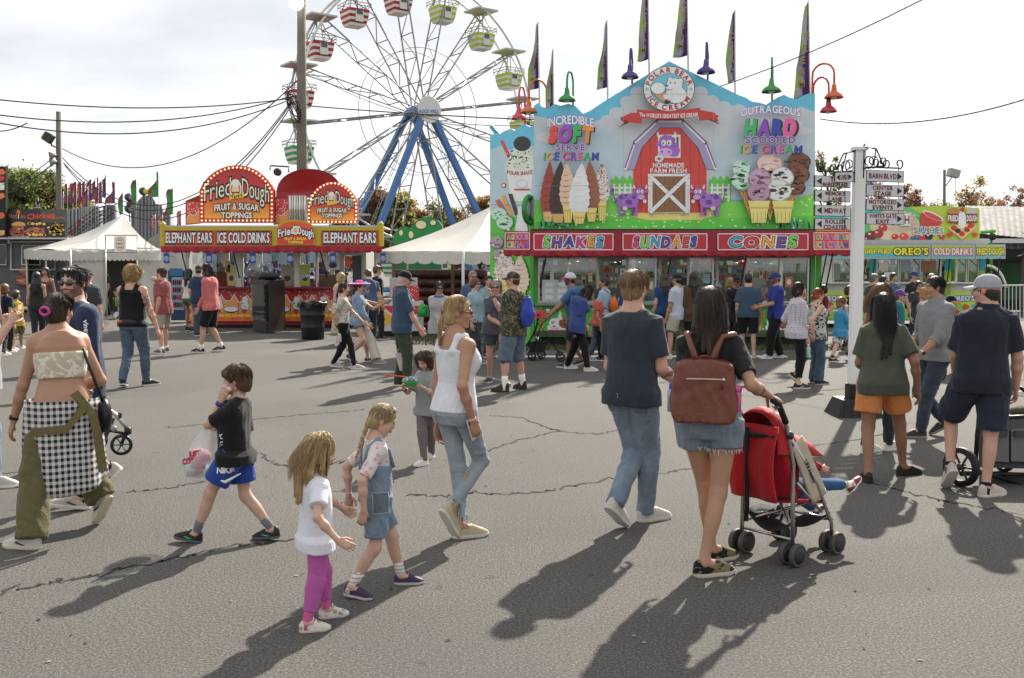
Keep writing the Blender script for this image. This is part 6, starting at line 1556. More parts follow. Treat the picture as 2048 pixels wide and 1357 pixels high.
 for q0,q1,yt in((371,400,402),(547,577,395)):
  m=MB();m.prism([at(*p,30.7)for p in((q0,yt),(q1,yt if q0>500 else 390),(q1,447),(q0,450))],(0,.15,0),'#9a2a2e');m.build('sign_board',vcol(.5),t)
  a=Art(pmap((0,30.69,0),(0,-1,0)));a.poly([(q0+2,yt+2),(q1,yt+2),(q1,446),(q0+2,448)],'#b03430');a.poly([(q0+2,436),(q0+9,428),(q0+16,432),(q1,420),(q1,446),(q0+2,448)],'#c08044')
  for i in range(34):a.ell(g.uniform(q0+3,q1-2),g.uniform(yt+4,426),1,1,'#d8d0c0',6,keep=i>0)
  a.line([(q0+3,436),(q0+9,428),(q0+16,432),(q1,420)],1,'#dcd8cc');abuild(a,'sign_face',SIGN(),t)
 m=MB();c=at(594,420,30.9);
 for i in range(7):pp=at(580+i*5,392,30.55);pb=at(580+i*5,445,30.55);m.tube([pb,pp],.045,8,'#b8b4ac' if i%2 else '#cfccc6')
 m.box(at(595,419,30.75),(.5,.1,.85),None,'#8a8680');m.build('metal_column',vcol(.25,metal=.7),t,True)
 def dome(u,v):
  q=math.pi*u;return at(618-66*math.cos(q),396-58*math.sin(q)**.75,31.2+1.8*v)
 m=MB();m.sheet(dome,24,4,'#8e2228');fr=[dome(i/24,0)for i in range(25)];m.prism(fr,(0,.04,0),'#9c262c');m.build('barrel_roof',vcol(.35),t,True)
 m=MB();m.tube([at(540,340,31.5),at(541,332,31.5),at(578,334,31.5),at(577,345,31.5)],.025,5,'#2a2a2c');m.lathe(at(556,345,31.4),[(.12,0),(.12,.12),(.08,.14)],12,'#2e2e30',(0,-1,0));m.build('roof_fan',vcol(.5),t)
 for px in(333,418,506,580,666,766):
  m=MB();m.box(at(px,517,Ya+.08),(.16,.03,.30),None,'#2a4a9a');m.ball(at(px,518,Ya+.06),(.06,.02,.075),10,'#241e1e');m.ball(at(px,518,Ya+.045),(.075,.012,.09),10,'#8a9ac8');m.build('snack_bag',vcol(.35),t)
 for q in((455,530,470,572,'#b8b06a'),(563,530,586,572,'#8a8a78'),(600,530,620,572,'#a8b048'),(450,522,460,545,'#c8a87a'),(652,510,680,540,'#d8d8d0'),(690,514,701,535,'#d8642a')):
  a=Art(pmap((0,Y-.05,0),(0,-1,0)));a.rect(*q);a.up(.3);a.ell((q[0]+q[2])/2,(q[1]+q[3])/2+6,(q[2]-q[0])*.3,6,'#3a2e2a' if q[4]!='#d8642a' else '#d8642a',10)
  if q[0]==600:a.text('Oreo',610,552,8,'#e0e2e6',20,'#2a4a8a',3,skew=-3)
  abuild(a,'notice',SIGN(),t,1.0)
fried_dough()
# ---------------- things around the fried dough trailer
def fridge():
 Yf=28.5;t=thing('drinks_fridge',gp(540,666),'black glass door fridge standing in front of the fried dough counter','fridge');c0=gp(507,664);c1=gp(538,668);c2=gp(571,662);h=A(0,0,Zp(561,Yf));c3=c0+(c2-c1)
 m=MB();m.hexa([c0,c1,c2,c3],[c+h for c in(c0,c1,c2,c3)],'#161617');m.build('cabinet',vcol(.4),t)
 n=U(np.cross(c1-c0,A(0,0,1)));n=n if n[1]<0 else-n;R_=np.stack([U(c1-c0),-n,A(0,0,1)],1);w_=np.linalg.norm(c1-c0);ce=(c0+c1)/2
 m=MB();m.box(ce+n*.02+A(0,0,h[2]*.58),(w_*.86,.03,h[2]*.72),R_,'#2a2a2c');d=m.build('door',vcol(.4),t)
 m=MB();g=np.random.default_rng(2)
 for r in range(5):
  z=h[2]*(.26+.135*r);m.box(ce+n*.045+A(0,0,z),(w_*.76,.015,.02),R_,'#c8c8c8')
  for i in range(7):m.lathe(ce+n*.05+U(c1-c0)*(i-3)*w_*.105+A(0,0,z+.01),[(.022,0),(.024,.10),(.012,.14),(.012,.16)],7,g.choice(['#c87a3a','#b8c0c0','#8a9a8a','#c8a050','#a85a4a']))
 m.build('bottle_rack',vcol(.4),d)
 m=MB();m.box(ce+n*.085+A(0,0,h[2]*.58),(w_*.80,.006,h[2]*.68),R_);m.build('glass_pane',glass(),d,False,False)
 for i in range(5):m=MB();m.box(ce+n*.03+A(0,0,.06+i*.055),(w_*.86,.03,.03),R_,'#232324');m.build('grille_slat',vcol(.4),t)
 m=MB();m.ball(c2*.5+c1*.5+h+A(-.2,0,.10),(.3,.2,.11),12,'#121214');tag(m.build('folded_bag',vcol(.6),None,True),'black bag lying on top of the glass door fridge','bag')
 v=thing('vending_fridge',at(352,646,33.5)*A(1,1,0),'blue drinks machine left of the fried dough trailer','fridge');m=MB();m.box(A(X(353,33.5),33.9,(Zp(541,33.5))/2+.05),(.56,.8,Zp(541,33.5)-.1),None,'#1f3a5c');m.build('cabinet',vcol(.4),v)
 m=MB();m.box(A(X(356,33.5),33.46,1.0),(.38,.04,1.1),None,'#8fa4b4');
 for i in range(4):
  for j in range(5):m.lathe(A(X(356,33.5)-.14+j*.07,33.42,.55+i*.25),[(.024,0),(.024,.13),(.012,.17)],6,g.choice(['#8a2a2a','#3a2a2a','#b04038','#6a2a2a']))
 m.build('display_shelf',vcol(.4),v);m=MB();m.box(A(X(354,33.5),33.46,1.72),(.44,.03,.25),None,'#2f6a9a');m.build('header_panel',vcol(.4),v)
fridge()
def bin_():
 p=gp(626,679);t=thing('trash_can',p,'round black plastic trash can lined with a black bag','trash can');H_=.96;prof=[(.27,0),(.285,.02),(.30,.3),(.305,.31),(.305,.33),(.30,.34),(.318,.62),(.325,.63),(.325,.65),(.318,.66),(.335,.90),(.35,.91),(.35,.95),(.32,.95),(.31,.7)]
 m=MB();m.lathe(p,prof,28);m.build('barrel',plain('#17181a',.5,var=.2,sc=6),t,True,False)
 for i in(0,1):s=(-1,1)[i];m=MB();m.tube([p+A(s*.33,-.08,.84),p+A(s*.385,-.06,.85),p+A(s*.385,.06,.85),p+A(s*.33,.08,.84)],.016,6);m.build('handle',plain('#17181a',.5,var=.2,sc=6),t,True,False)
 def f(u,v):a=u*6.2832;r=.30+.075*min(1,v*3)+.012*math.sin(a*9+v*4);return p+A(r*math.cos(a),r*math.sin(a),.98+.02*math.sin(a*5)-.17*max(0,v-.25)-(.04*math.sin(a*7)*v))
 m=MB();m.sheet(f,48,6);m.build('bin_liner',plain('#0f1012',.25,var=.3,sc=20,bump=.4),t,True,False)
bin_()
def cart():
 Yc=26.8;t=thing('freezer_cart',gp(812,672),'white freezer cart with red cone painted front beside the inflatable logs','cart');x0,x1=X(752,Yc),X(842,Yc);m=MB();m.box(((x0+x1)/2,Yc+.35,.55),(x1-x0,.7,.80),None,'#cfd0d2');m.box(((x0+x1)/2,Yc+.35,.08),(x1-x0-.1,.6,.16),None,'#1e1e20');m.build('cabinet',vcol(.4),t)
 m=MB();m.box(((x0+x1)/2+.12,Yc+.12,1.28),((x1-x0)*.62,.05,.62),None,'#b0b0b0');m.build('sign_board',vcol(.4),t)
 a=Art(pmap((0,Yc+.09,0),(0,-1,0)));a.rect(786,572,838,606,'#a82e30')
 for i in range(26):a.ell(788+(i*37%48),574+(i*23%18),1,1,'#d8d0c0',6,keep=i>0)
 a.poly([(800,606),(812,588),(824,596),(832,606)],'#d0cccc');abuild(a,'sign_face',SIGN(),t)
 a=Art(pmap((0,Yc-.004,0),(0,-1,0)));a.poly([(754,612),(842,612),(842,626),(800,640),(764,612)],'#b03034');a.poly([(754,614),(800,640),(770,652),(754,640)],'#c09a3a');a.line([(754,612),(800,641),(842,627)],2,'#d8d4cc');abuild(a,'painted_front',SIGN(),t)
 m=MB();m.box(((x0+x1)/2-.1,Yc+.3,1.02),((x1-x0)*.7,.4,.12),None,'#3a3a3c');m.box(((x0+x1)/2-.15,Yc+.3,1.12),(.4,.3,.1),None,'#c4c4c6');m.build('lid',vcol(.4),t)
cart()
def logs():
 t=thing('inflatable_log_wall',at(850,640,30)*A(1,1,0),'brown inflatable wall shaped like stacked logs under the white canopy','inflatable');g=np.random.default_rng(4);zb,zt=Zp(650,30),Zp(530,30);n=7;r=(zt-max(zb,0))/n/2
 for i in range(n):
  z=r+i*2*r;m=MB();xl,xr=X(766+3*i*(1 if i>3 else 0),30),X(975,30);P_=[A(xl+(xr-xl)*q,30+.03*math.sin(q*40+i),z)for q in np.linspace(0,1,40)]
  m.tube(P_,[r*(1.02+.035*math.sin(q*90+i*2))*(.55 if q in(0,1)else 1)for q in np.linspace(0,1,40)],12);m.build('inflated_log',plain('#42281e',.3,var=.35,sc=2.5,bump=.15),t,True,False)
 for px in(788,905):m=MB();m.tube([A(X(px,29.5),29.5,0),A(X(px,29.5),29.5,Zp(528,29.5))],.05,8,'#5a382a');m.build('upright',vcol(.4),t,True)
 c=thing('green_jug',at(843,620,26.6),'bright green plastic jug between the older man and the woman in grey','jug');m=MB();m.lathe(at(846,634,26.6),[(.12,0),(.15,.05),(.15,.2),(.08,.3),(.05,.34)],14,'#2f9a4a');m.tube([at(846,616,26.45),at(854,612,26.5),at(855,626,26.5)],.02,6,'#2f9a4a');m.build('jug_body',vcol(.4),c,True)
 for px,py,Yq,c_,lab in((1008-20,590,26,'#3a9ab0','teal drinks tub behind the woman with reddish hair'),(1190-228,590,27,'#5aa0b0','pale blue tub beside the white tent post')):
  o=thing('plastic_tub',at(px,py+10,Yq),lab,'tub');m=MB();m.lathe(at(px,py+10,Yq),[(.2,0),(.24,.2),(.26,.22),(.22,.22),(.2,.05)],16,c_);m.build('tub_shell',vcol(.4),o,True)
logs()
# ---------------- white tents
def CAN():
 if 'can' in MATS:return MATS['can']
 t=NT('canvas');v=t.obj();col=t.mix(t.noise(v,1.6,5,.65),C3('#c8c5bd'),C3('#e0ded9'));col=t.mix(t.math('MULTIPLY',t.ramp(t.noise(t.obj((1,1,.3)),2.5,4,.7),(.55,(0.,0.,0.)),(.8,(1.,1.,1.))),.25),col,C3('#8f897c'));t.bump(t.noise(v,4,4,.6,.6),.3,.03);t.fin(col,.6,0,.3)
 tr=t.new('ShaderNodeBsdfTranslucent');t.l.new(col,tr.inputs['Color']);mx=t.new('ShaderNodeMixShader');mx.inputs[0].default_value=.3
 t.l.new(t.b.outputs[0],mx.inputs[1]);t.l.new(tr.outputs[0],mx.inputs[2]);t.l.new(mx.outputs[0],t.o.inputs['Surface']);MATS['can']=t.m;return t.m
def tent_left():
 t=thing('white_tent',at(200,640,38)*A(1,1,0),'white peaked tent with beige side walls and a round beer style sign over its entrance','tent');ap=at(246,430,41.5);Lc,Mc,Rc,Bc=at(48,499,41),at(140,500,36.5),at(322,500,39),at(200,500,46)
 cv=lambda:plain('#bdbbb4',.7,var=.06,sc=1.2,bump=.15)
 def slope(a,b,nm):
  m=MB();m.sheet(lambda u,v:(a+(b-a)*u)*(1-v)+ap*v-A(0,0,.30*math.sin(v*math.pi)*(1-.3*abs(2*u-1))+.03*math.sin(u*9)*(1-v)),14,10);m.build(nm,CAN(),t,True,False)
 slope(Lc,Mc,'roof_panel');slope(Mc,Rc,'roof_panel');slope(Rc,Bc,'roof_panel');slope(Bc,Lc,'roof_panel')
 for a,b,n in((Lc,Mc,14),(Mc,Rc,20)):
  m=MB();m.sheet(lambda u,v:a+(b-a)*u+A(0,-.03+.03*math.sin(u*40),-.02-v*(.40-.07*(1-abs(math.sin(u*n*math.pi))**.5))),n*8,3);m.build('valance',CAN(),t,True,False)
 for px,Yq in((53,41),(92,39),(141,36.5),(211,37.4),(274,38.3)):
  b=at(px,520,Yq);m=MB();m.tube([A(b[0],Yq,0),A(b[0],Yq,Zp(500,Yq))],.035,8);m.build('tent_pole',plain('#b8b8b4',.4,.3),t,True,False)
 def wall(a,b,z0,z1,c,nm):m=MB();m.sheet(lambda u,v:A(a[0]+(b[0]-a[0])*u,a[1]+(b[1]-a[1])*u+.02*math.sin(u*17+v*3)+.09*math.sin(v*9+u*5)*(1-v),z0+(z1-z0)*v),30,16);m.build(nm,c,t,True,False)
 wall(at(141,520,36.6),at(211,520,37.5),.02,Zp(498,37),cv(),'side_wall');wall(at(275,520,38.5),at(330,520,39.5),.02,Zp(496,39),cv(),'side_wall')
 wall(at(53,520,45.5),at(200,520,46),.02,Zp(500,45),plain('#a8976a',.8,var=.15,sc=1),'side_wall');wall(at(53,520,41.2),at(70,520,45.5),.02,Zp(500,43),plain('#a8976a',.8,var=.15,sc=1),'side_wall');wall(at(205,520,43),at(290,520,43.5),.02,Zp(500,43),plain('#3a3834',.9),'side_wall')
 m=MB();q=[at(*p,36.2)for p in((211,471),(274,471),(274,505),(211,505),(211,471))];m.tube(q,.022,5);m.build('sign_frame',plain('#8a8a88',.4,.4),t,False,False)
 a=Art(pmap((0,36.15,0),(0,-1,0)));a.rect(228,473,252,504,'#c8c0b0');a.ell(240,488,9,14,'#6a5a4a',20);a.ell(240,488,8,12.8,'#c8c0b0',20);a.ell(240,488,6.6,11,'#7a6a58',20);a.ell(240,488,6,10,'#c8c0b0',20);a.text('OPEN' if False else '1850',240,488,5,'#5a4a3c',9);a.rect(236,480,244,482,'#6a5a4a');a.rect(236,494,244,496,'#6a5a4a');abuild(a,'hanging_sign',SIGN(),t)
 t2=thing('white_tent',at(300,640,43)*A(1,1,0),'second white tent with a rounded gable touching the fried dough trailer','tent');m=MB();a_,b_,c_=at(276,500,42),at(372,500,42),at(312,462,43)
 m.sheet(lambda u,v:at(276+96*u,512-46*abs(math.sin(u*math.pi))**.8*(1-.1*v),42+3*v),20,4);m.prism([at(276+96*u,512-46*abs(math.sin(u*math.pi))**.8,42)for u in np.linspace(0,1,20)],(0,.03,0));m.build('roof_panel',CAN(),t2,True,False);m=MB();m.sheet(lambda u,v:A(X(276+96*u,42),42+.05*math.sin(u*20),.02+Zp(508,42)*v),20,6);m.build('side_wall',cv(),t2,True,False)
tent_left()
def tent_mid():
 t=thing('white_tent',at(900,640,29)*A(1,1,0),'white peaked canopy between the two big food trailers','tent');ap=at(985,412,31.5);Lc,Mc,Rc=at(752,503,30.5),at(926,503,27.6),at(1070,505,29);Bc=at(980,500,36)
 for a,b in((Lc,Mc),(Mc,Rc),(Rc,Bc),(Bc,Lc)):m=MB();m.sheet(lambda u,v:(a+(b-a)*u)*(1-v)+ap*v-A(0,0,.20*math.sin(v*math.pi)*(1-.4*abs(2*u-1))),12,9);m.build('roof_panel',CAN(),t,True,False)
 for a,b,n in((Lc,Mc,6),(Mc,Rc,4)):m=MB();m.sheet(lambda u,v:a+(b-a)*u+A(0,-.02+.02*math.sin(u*25),-.01-v*(.36-.10*(1-abs(math.sin(u*n*math.pi))**.35))),n*14,3);m.build('valance',CAN(),t,True,False)
 for c in(Lc,Mc,Rc):m=MB();m.tube([A(c[0],c[1],0),A(c[0],c[1],c[2])],.04,8);m.build('tent_pole',plain('#c9c9c6',.4,.2),t,True,False)
 m=MB();m.tube([at(815,528,30),at(815,640,30)],.03,6);m.build('tent_pole',plain('#c9c9c6',.4,.2),t,True,False)
tent_mid()
# green ride top behind the canopy
def dragon():
 Y=44;t=thing('green_ride',at(835,470,Y)*A(1,1,0),'green fairground ride with cream ovals on its curved top behind the canopy','ride');P=[(786,490),(788,470),(796,458),(808,452),(820,456),(828,446),(840,437),(860,434),(876,440),(884,452),(886,490)];m=MB();m.prism([at(*p,Y)for p in P],(0,.5,0),'#2a8a48');m.box(at(835,560,Y+.6),(2.2,.8,3.2),None,'#246a3c');m.build('ride_front',vcol(.4),t)
 a=Art(pmap((0,Y-.01,0),(0,-1,0)))
 for x,y,rx,ry in((822,470,6,9),(842,450,13,10),(866,446,7,6),(802,466,5,7)):a.ell(x,y,rx,ry,'#1f5a34',18);a.ell(x,y,rx*.8,ry*.8,'#c8b890',18)
 abuild(a,'painted_ovals',SIGN(),t)
dragon()
# ---------------- chicken stand on the left
def chicken():
 Y=42;t=thing('chicken_stand',at(60,640,Y)*A(1,1,0),'black hot chicken food stand with burger and fries on its sign','food trailer');g=np.random.default_rng(9);m=MB();m.box((X(20,Y),Y+1.2,1.75),(X(130,Y)-X(-90,Y),2.3,3.0),None,'#55555a');m.build('trailer_body',vcol(.5,var=.3,sc=1.2),t)
 m=MB();m.prism([at(*p,Y-.3)for p in((15,418),(129,420),(130,476),(16,476))],(0,.2,0),'#1c1a1a');m.build('sign_board',vcol(.5),t);a=Art(pmap((0,Y-.31,0),(0,-1,0)));a.poly([(15,418),(129,420),(130,476),(16,476)],'#211f1e');a.poly([(80,420),(129,420),(130,445),(84,446)],'#3a4038')
 a.text('Hot',26,432,9,'#8a5a34',16);a.text('in',46,433,8,'#8a5a34',8);a.text('Chicken',82,432,10,'#b83a34',54,skew=-2);a.text('BY HILLS STYLE',112,436,3.2,'#b8602c',34);a.ell(37,425,4,5,'#b8502c',9);a.rect(36,430,38,438,'#c8b8a0')
 a.ell(37,450,14,6,'#b8844a',16);a.poly([(24,452),(50,452),(48,456),(26,456)],'#7a4a2a');a.ell(34,464,16,9,'#7a4034',16);a.ell(70,464,20,9,'#84503a',18);a.up()
 for i in range(46):a.poly(blob(g.uniform(20,88),g.uniform(456,472),g.uniform(2,4),g.uniform(1,2.4),7,.3,i),g.choice(['#a8603f','#6a3426','#b87a50','#8a4a34']),True)
 a.up()
 for i in range(60):a.poly(blob(113+g.normal()*7,459+g.normal()*6,g.uniform(1.8,3.6),g.uniform(1.4,2.4),7,.3,i),g.choice(['#c89a3a','#d8b050','#b8842c','#a8702a']),True)
 a.up()
 for i in range(12):a.ell(58+(i*29%36),448+(i%2)*22+g.uniform(-1,1),3.4,2.6,'#c8a050',9,keep=i>0)
 a.text('Served with fries',40,474,2.6,'#b8b4ac',36);abuild(a,'sign_face',SIGN(),t)
 m=MB();m.prism([at(*p,Y-.6)for p in((-60,330),(11,334),(11,474),(-60,476))],(0,.2,0),'#1a1918');m.build('sign_board',vcol(.5),t);a=Art(pmap((0,Y-.61,0),(0,-1,0)))
 for y,c in((344,'#b85a34'),(357,'#a8342c'),(374,'#c8c0b4'),(392,'#b8703c'),(432,'#a8502c'),(466,'#b88a5a')):a.poly(blob(2,y,8,6,12,.2,y),c)
 a.rect(-40,366,9,368,'#c8c0b4');a.rect(-40,378,9,380,'#c8c0b4');abuild(a,'sign_face',SIGN(),t)
 for q in((22,484,110,540),(44,492,80,530),(-30,490,12,530)):m=MB();m.tube([at(x,y,Y-.03)for x,y in((q[0],q[3]),(q[0],q[1]),(q[2],q[1]),(q[2],q[3]),(q[0],q[3]))],.035,6);m.build('window_frame',plain('#c4c4c0',.5),t,False,False)
 for q in((46,494,78,528),(-28,492,10,528)):m=MB();m.prism([at(x,y,Y-.01)for x,y in((q[0],q[3]),(q[0],q[1]),(q[2],q[1]),(q[2],q[3]))],(0,.005,0));m.build('window_pane',plain('#26282a',.1,spec=.8),t,False,False)
 m=MB();m.box(at(18,480,Y-.35),(.08,.1,.3),None,'#999'.replace('#999','#999999'));m.box((X(40,Y),Y-.3,Zp(478,Y)),(X(130,Y)-X(-90,Y),.6,.06),None,'#b8b8b6');m.build('roof_edge',vcol(.4),t)
 a=Art(pmap((0,Y-.04,0),(0,-1,0)))
 for i in range(26):a.rect(g.uniform(33,52),534+i*1.4,53+g.uniform(0,4),537+i*1.4,g.choice(['#a8542a','#983f1f','#2a2420','#b8703a','#3a3430']));a.up(.2)
 abuild(a,'menu_board',SIGN(),t)
chicken()
# ---------------- grey slide panels behind the tent
def slides():
 Y=78;t=thing('slide_ride',at(240,480,Y)*A(1,1,0),'grey ribbed slide ride with steep railings beyond the white tent','ride');g=np.random.default_rng(1)
 for P in([(130,500),(130,420),(148,418),(176,412),(196,412),(200,422),(200,500)],[(204,500),(206,412),(218,409),(230,412),(232,500)],[(262,500),(262,424),(274,404),(284,393),(296,391),(306,396),(312,408),(322,410),(326,424),(340,428),(342,500)]):
  m=MB();m.prism([at(*p,Y)for p in P],(0,.3,0),'#9a9c9e' if P[0][0]!=204 else '#84868a');m.build('ribbed_panel',vcol(.5),t)
  xs=np.arange(P[0][0]+4,P[-1][0],7.0)
  for x in xs:
   yt=np.interp(x,[p[0]for p in P[1:-1]],[p[1]for p in P[1:-1]]);m=MB();m.tube([at(x,500,Y-.05),at(x,yt+1,Y-.05)],.05,4);m.build('rib',plain('#5a5c60',.5),t,False,False)
 for q in(0,14,28,40):m=MB();m.tube([at(132,470-8+q*.6,Y-1.5),at(190,418+q*.6,Y-1.5),at(212,412+q*.6,Y-1.5)],.06,5);m.tube([at(132+q*2,478,Y-1.5),at(232,408+q,Y-1.5)],.05,5);m.build('railing',plain('#3a3c40',.5),t,False,False)
 m=MB();m.tube([at(140,470,Y-1.4),at(165,440,Y-1.4)],.12,5);m.build('red_rail',plain('#a83a3a',.5),t,False,False)
 for px,py,c in((258,395,0),(262,410,0),(287,383,1),(258,418,0)):
  l=thing('ride_lamp',at(px,py,Y-2),('dark lamp cluster left of the curved grey panel, '+{395:'top',410:'middle',418:'lowest'}.get(py,'')+' one')if not c else 'yellow lensed lamp on top of the curved grey panel','lamp');m=MB();m.lathe(at(px,py,Y-2),[(.1,.3),(.3,.1),(.34,-.1),(.2,-.12)],10,'#3a3c3e',A(.7,-.6,.3));m.ball(at(px+6,py+1,Y-2.2),(.3,.15,.22),8,'#b8c03a' if c else '#8a8c8e');m.build('lamp_head',vcol(.4),l,True);m=MB();m.tube([at(px,py,Y-2),at(px+2,py+26,Y-1)],.05,5);m.build('lamp_arm',plain('#4a4c50',.5),l,False,False)
slides()
# ---------------- slushie and fried dough trailer on the right
def slush():
 Y=31.0;t=thing('slushie_trailer',at(1820,640,Y)*A(1,1,0),'green and teal food trailer with slushies and fried dough pictures on the right','food trailer');g=np.random.default_rng(8);x0,x1=X(1632,Y),X(1962,Y);D=2.4;zp=lambda py:Zp(py,Y);b=MB()
 b.box(((x0+x1)/2,Y+D,1.4),(x1-x0,.08,2.6),None,'#c0beb8');b.box((x0+.04,Y+D/2,1.4),(.08,D,2.6),None,'#b4b4b0');b.box((x1-.04,Y+D/2,1.4),(.08,D,2.6),None,'#6a9a4a');b.box(((x0+x1)/2,Y+D/2,.3),(x1-x0,D,.08),None,'#5a5a56');[b.box(((x0+x1)/2,Y+q,zp(488)),(x1-x0,w_,.1),None,'#c8c8c4')for q,w_ in((.15,.3),(D-.15,.3))];b.box(((x0+x1)/2,Y+.03,(zp(566)+.3)/2),(x1-x0,.06,zp(566)-.3),None,'#c9c9c4');b.build('trailer_body',vcol(.5),t)
 m=MB();stock(m,x0+.1,x1-.1,1.5,2.2,Y+D-.25,['#3a3a44','#8a3a34','#c8c4bc','#3a5a8a','#5a5a58','#a89a7a','#2a2a2e'],0,g,3);stock(m,x0+.1,x1-.1,1.15,1.5,Y+.8,['#5a5c60','#8a8a88','#2e2e30','#c0bcb4'],0,g,1);o=m.build('shelf_stock',vcol(.5),t);o['kind']='stuff'
 zt,zb=zp(515),zp(566)
 for pa,pb in((1640,1662),(1666,1703),(1753,1796),(1798,1840),(1842,1880),(1912,1932),(1934,1956)):
  m=MB();xa,xb=X(pa,Y),X(pb,Y)
  for q in(xa,xb):m.box((q,Y,(zt+zb)/2),(.05,.08,zt-zb),None,'#c4c4c0')
  m.box(((xa+xb)/2,Y,zb),(xb-xa-.05,.08,.05),None,'#c4c4c0');o=m.build('window',vcol(.4),t);p=MB();p.box(((xa+xb)/2,Y+.01,(zt+zb)/2),(xb-xa-.06,.008,zt-zb-.06));p.build('pane',glass(),o,False,False)
 for q in((1758,526,1776,540,'#c8b8b0'),(1768,545,1790,562,'#d4d6d4'),(1844,522,1872,544,'#8a5a34'),(1802,520,1822,542,'#7a8a90'),(1668,528,1680,560,'#6a7a6a'),(1640,515,1664,566,'#c4c2b8'),(1858,540,1874,558,'#5a7a3a')):a=Art(pmap((0,Y-.05-.004*(q[0]==1858),0),(0,-1,0)));a.rect(*q);abuild(a,'notice',SIGN(),t,1.1)
 for px,c in((1894,'#8aa838'),(1962,'#8aa838'),(1744,'#3a9a90')):
  m=MB();m.box((X(px,Y),Y-.04,(zp(516)+.3)/2+.2),(.17,.1,zp(516)-.3),None,c);m.box((X(px,Y),Y-.05,zp(528)),(.175,.1,.4),None,'#2f8f96');m.build('corner_post',vcol(.4),t)
 m=MB();m.box(((x0+x1)/2,Y-.12,zp(566)),(x1-x0,.3,.05),None,'#c8c8c6');m.build('counter',vcol(.4),t)
 a=Art(pmap((0,Y-.006,0),(0,-1,0)));a.rect(1634,583,1960,640,'#9ab83a');a.poly([(1634,640),(1720,600),(1800,622),(1900,596),(1960,630),(1960,640)],'#6aa040')
 for i in range(18):a.poly(blob(1660+i*17,610+8*math.sin(i*2),7,6,10,.2,i),['#a8402c','#3a8a90','#2a2a2a','#c87a3a'][i%4])
 for x in(1660,1926,1790):a.text("OREO'S",x,597,9,'#dcdee0',44,'#2a5a9a',3)
 abuild(a,'counter_mural',SIGN(),t)
 Yb=31.2;m=MB();m.prism([at(*p,Yb)for p in((1632,420),(1892,412),(1959,417),(1959,482),(1632,482))],(0,.15,0),'#6a9a3a');m.build('sign_board',vcol(.5),t);a=Art(pmap((0,Yb-.005,0),(0,-1,0)));a.poly([(1632,420),(1892,412),(1892,482),(1632,482)],'#5aa05a');a.poly([(1820,414),(1892,412),(1959,417),(1959,482),(1850,482),(1870,446)],'#9aae38');a.poly([(1632,420),(1760,416),(1780,440),(1632,452)],'#3f9a94');a.poly([(1632,450),(1700,440),(1740,482),(1632,482)],'#b8682c')
 a.ell(1790,452,50,32,'#b8a888',22);a.ell(1800,444,34,22,'#a89a84',20);a.up()
 for i in range(60):a.poly(blob(1805+g.normal()*18,440+g.normal()*12,g.uniform(1,3),g.uniform(.7,1.6),6,.3,i),g.choice(['#dcd8d0','#c8bca8','#8a7a68']),True)
 for i,(x,y,r,c)in enumerate(((1742,472,12,'#5a2a2a'),(1756,468,11,'#8a2a2e'),(1766,456,9,'#a83030'),(1790,474,7,'#a8302c'),(1808,474,9,'#b8403a'),(1826,476,5,'#3a4a7a'),(1835,476,5,'#3a4a7a'),(1846,474,9,'#b03038'),(1858,474,8,'#2a2230'),(1884,474,6,'#a83030'),(1734,480,8,'#4a2226'))):a.poly(blob(x,y,r,r*.85,14,.1,i),c);a.ell(x-r*.25,y-r*.3,r*.3,r*.2,'#d8a8a0',8)
 a.poly([(1846,424),(1886,442),(1874,458),(1862,462),(1842,452),(1840,432)],'#a83a34');a.ell(1866,432,23,6,'#c0ccd8',18,.42);a.ell(1866,433,20,4.4,'#b04038',18,.42)
 a.text('SLUSHIES',1857,462,12,'#e4e2de',58,'#e4e2de',3,3,wob=.8);a.text('SLUSHIES',1857,462,12,['#a83038','#3f9a48','#3a6ab0','#a83038','#3f9a48','#3a6ab0'],58,wob=.8);a.rect(1800,428,1821,452,'#dcdad4');a.text('H',1814,440,16,'#6a2a2a',9);a.rect(1688,433,1700,450,'#dcdad4');a.text('D',1694,442,11,'#6a2a2a',8)
 a.poly([(1894,456),(1924,480),(1954,454),(1944,448),(1930,448),(1912,450)],'#c8a46a');a.ell(1908,424,12,8,'#a8704a',14);a.ell(1944,426,12,9,'#a8a49a',14);a.poly(blob(1924,440,9,17,16,.1,2),'#c8ccc4');a.ell(1925,420,4,5,'#a83030',9)
 for i,(x,y,c)in enumerate(((1908,456,'#a83030'),(1916,462,'#2a2028'),(1924,468,'#a8302c'),(1934,460,'#8a2a2a'),(1942,452,'#a83030'),(1900,470,'#b03a34'),(1950,470,'#b03a34'))):a.poly(blob(x,y,6,5,10,.15,i),c)
 for x,tx in((1906,'FRIED'),(1944,'DOUGH')):a.rect(x-11,428,x+11,446,'#7a2a2c');a.text(tx,x,437,11,'#e0dcd4',20)
 abuild(a,'picture_board',SIGN(),t);m=MB();m.box(((x0+x1)/2,Y-.15,(zp(481)+zp(489))/2),(x1-x0,.5,zp(481)-zp(489)),None,'#b8b8b8');m.build('roof_edge',vcol(.4),t)
 Ya=29.9;p0,p1,p2,p3=at(1632,500,Ya),at(1862,500,Ya),at(1951,500,Ya+.15),at(2012,503,Ya+.9)
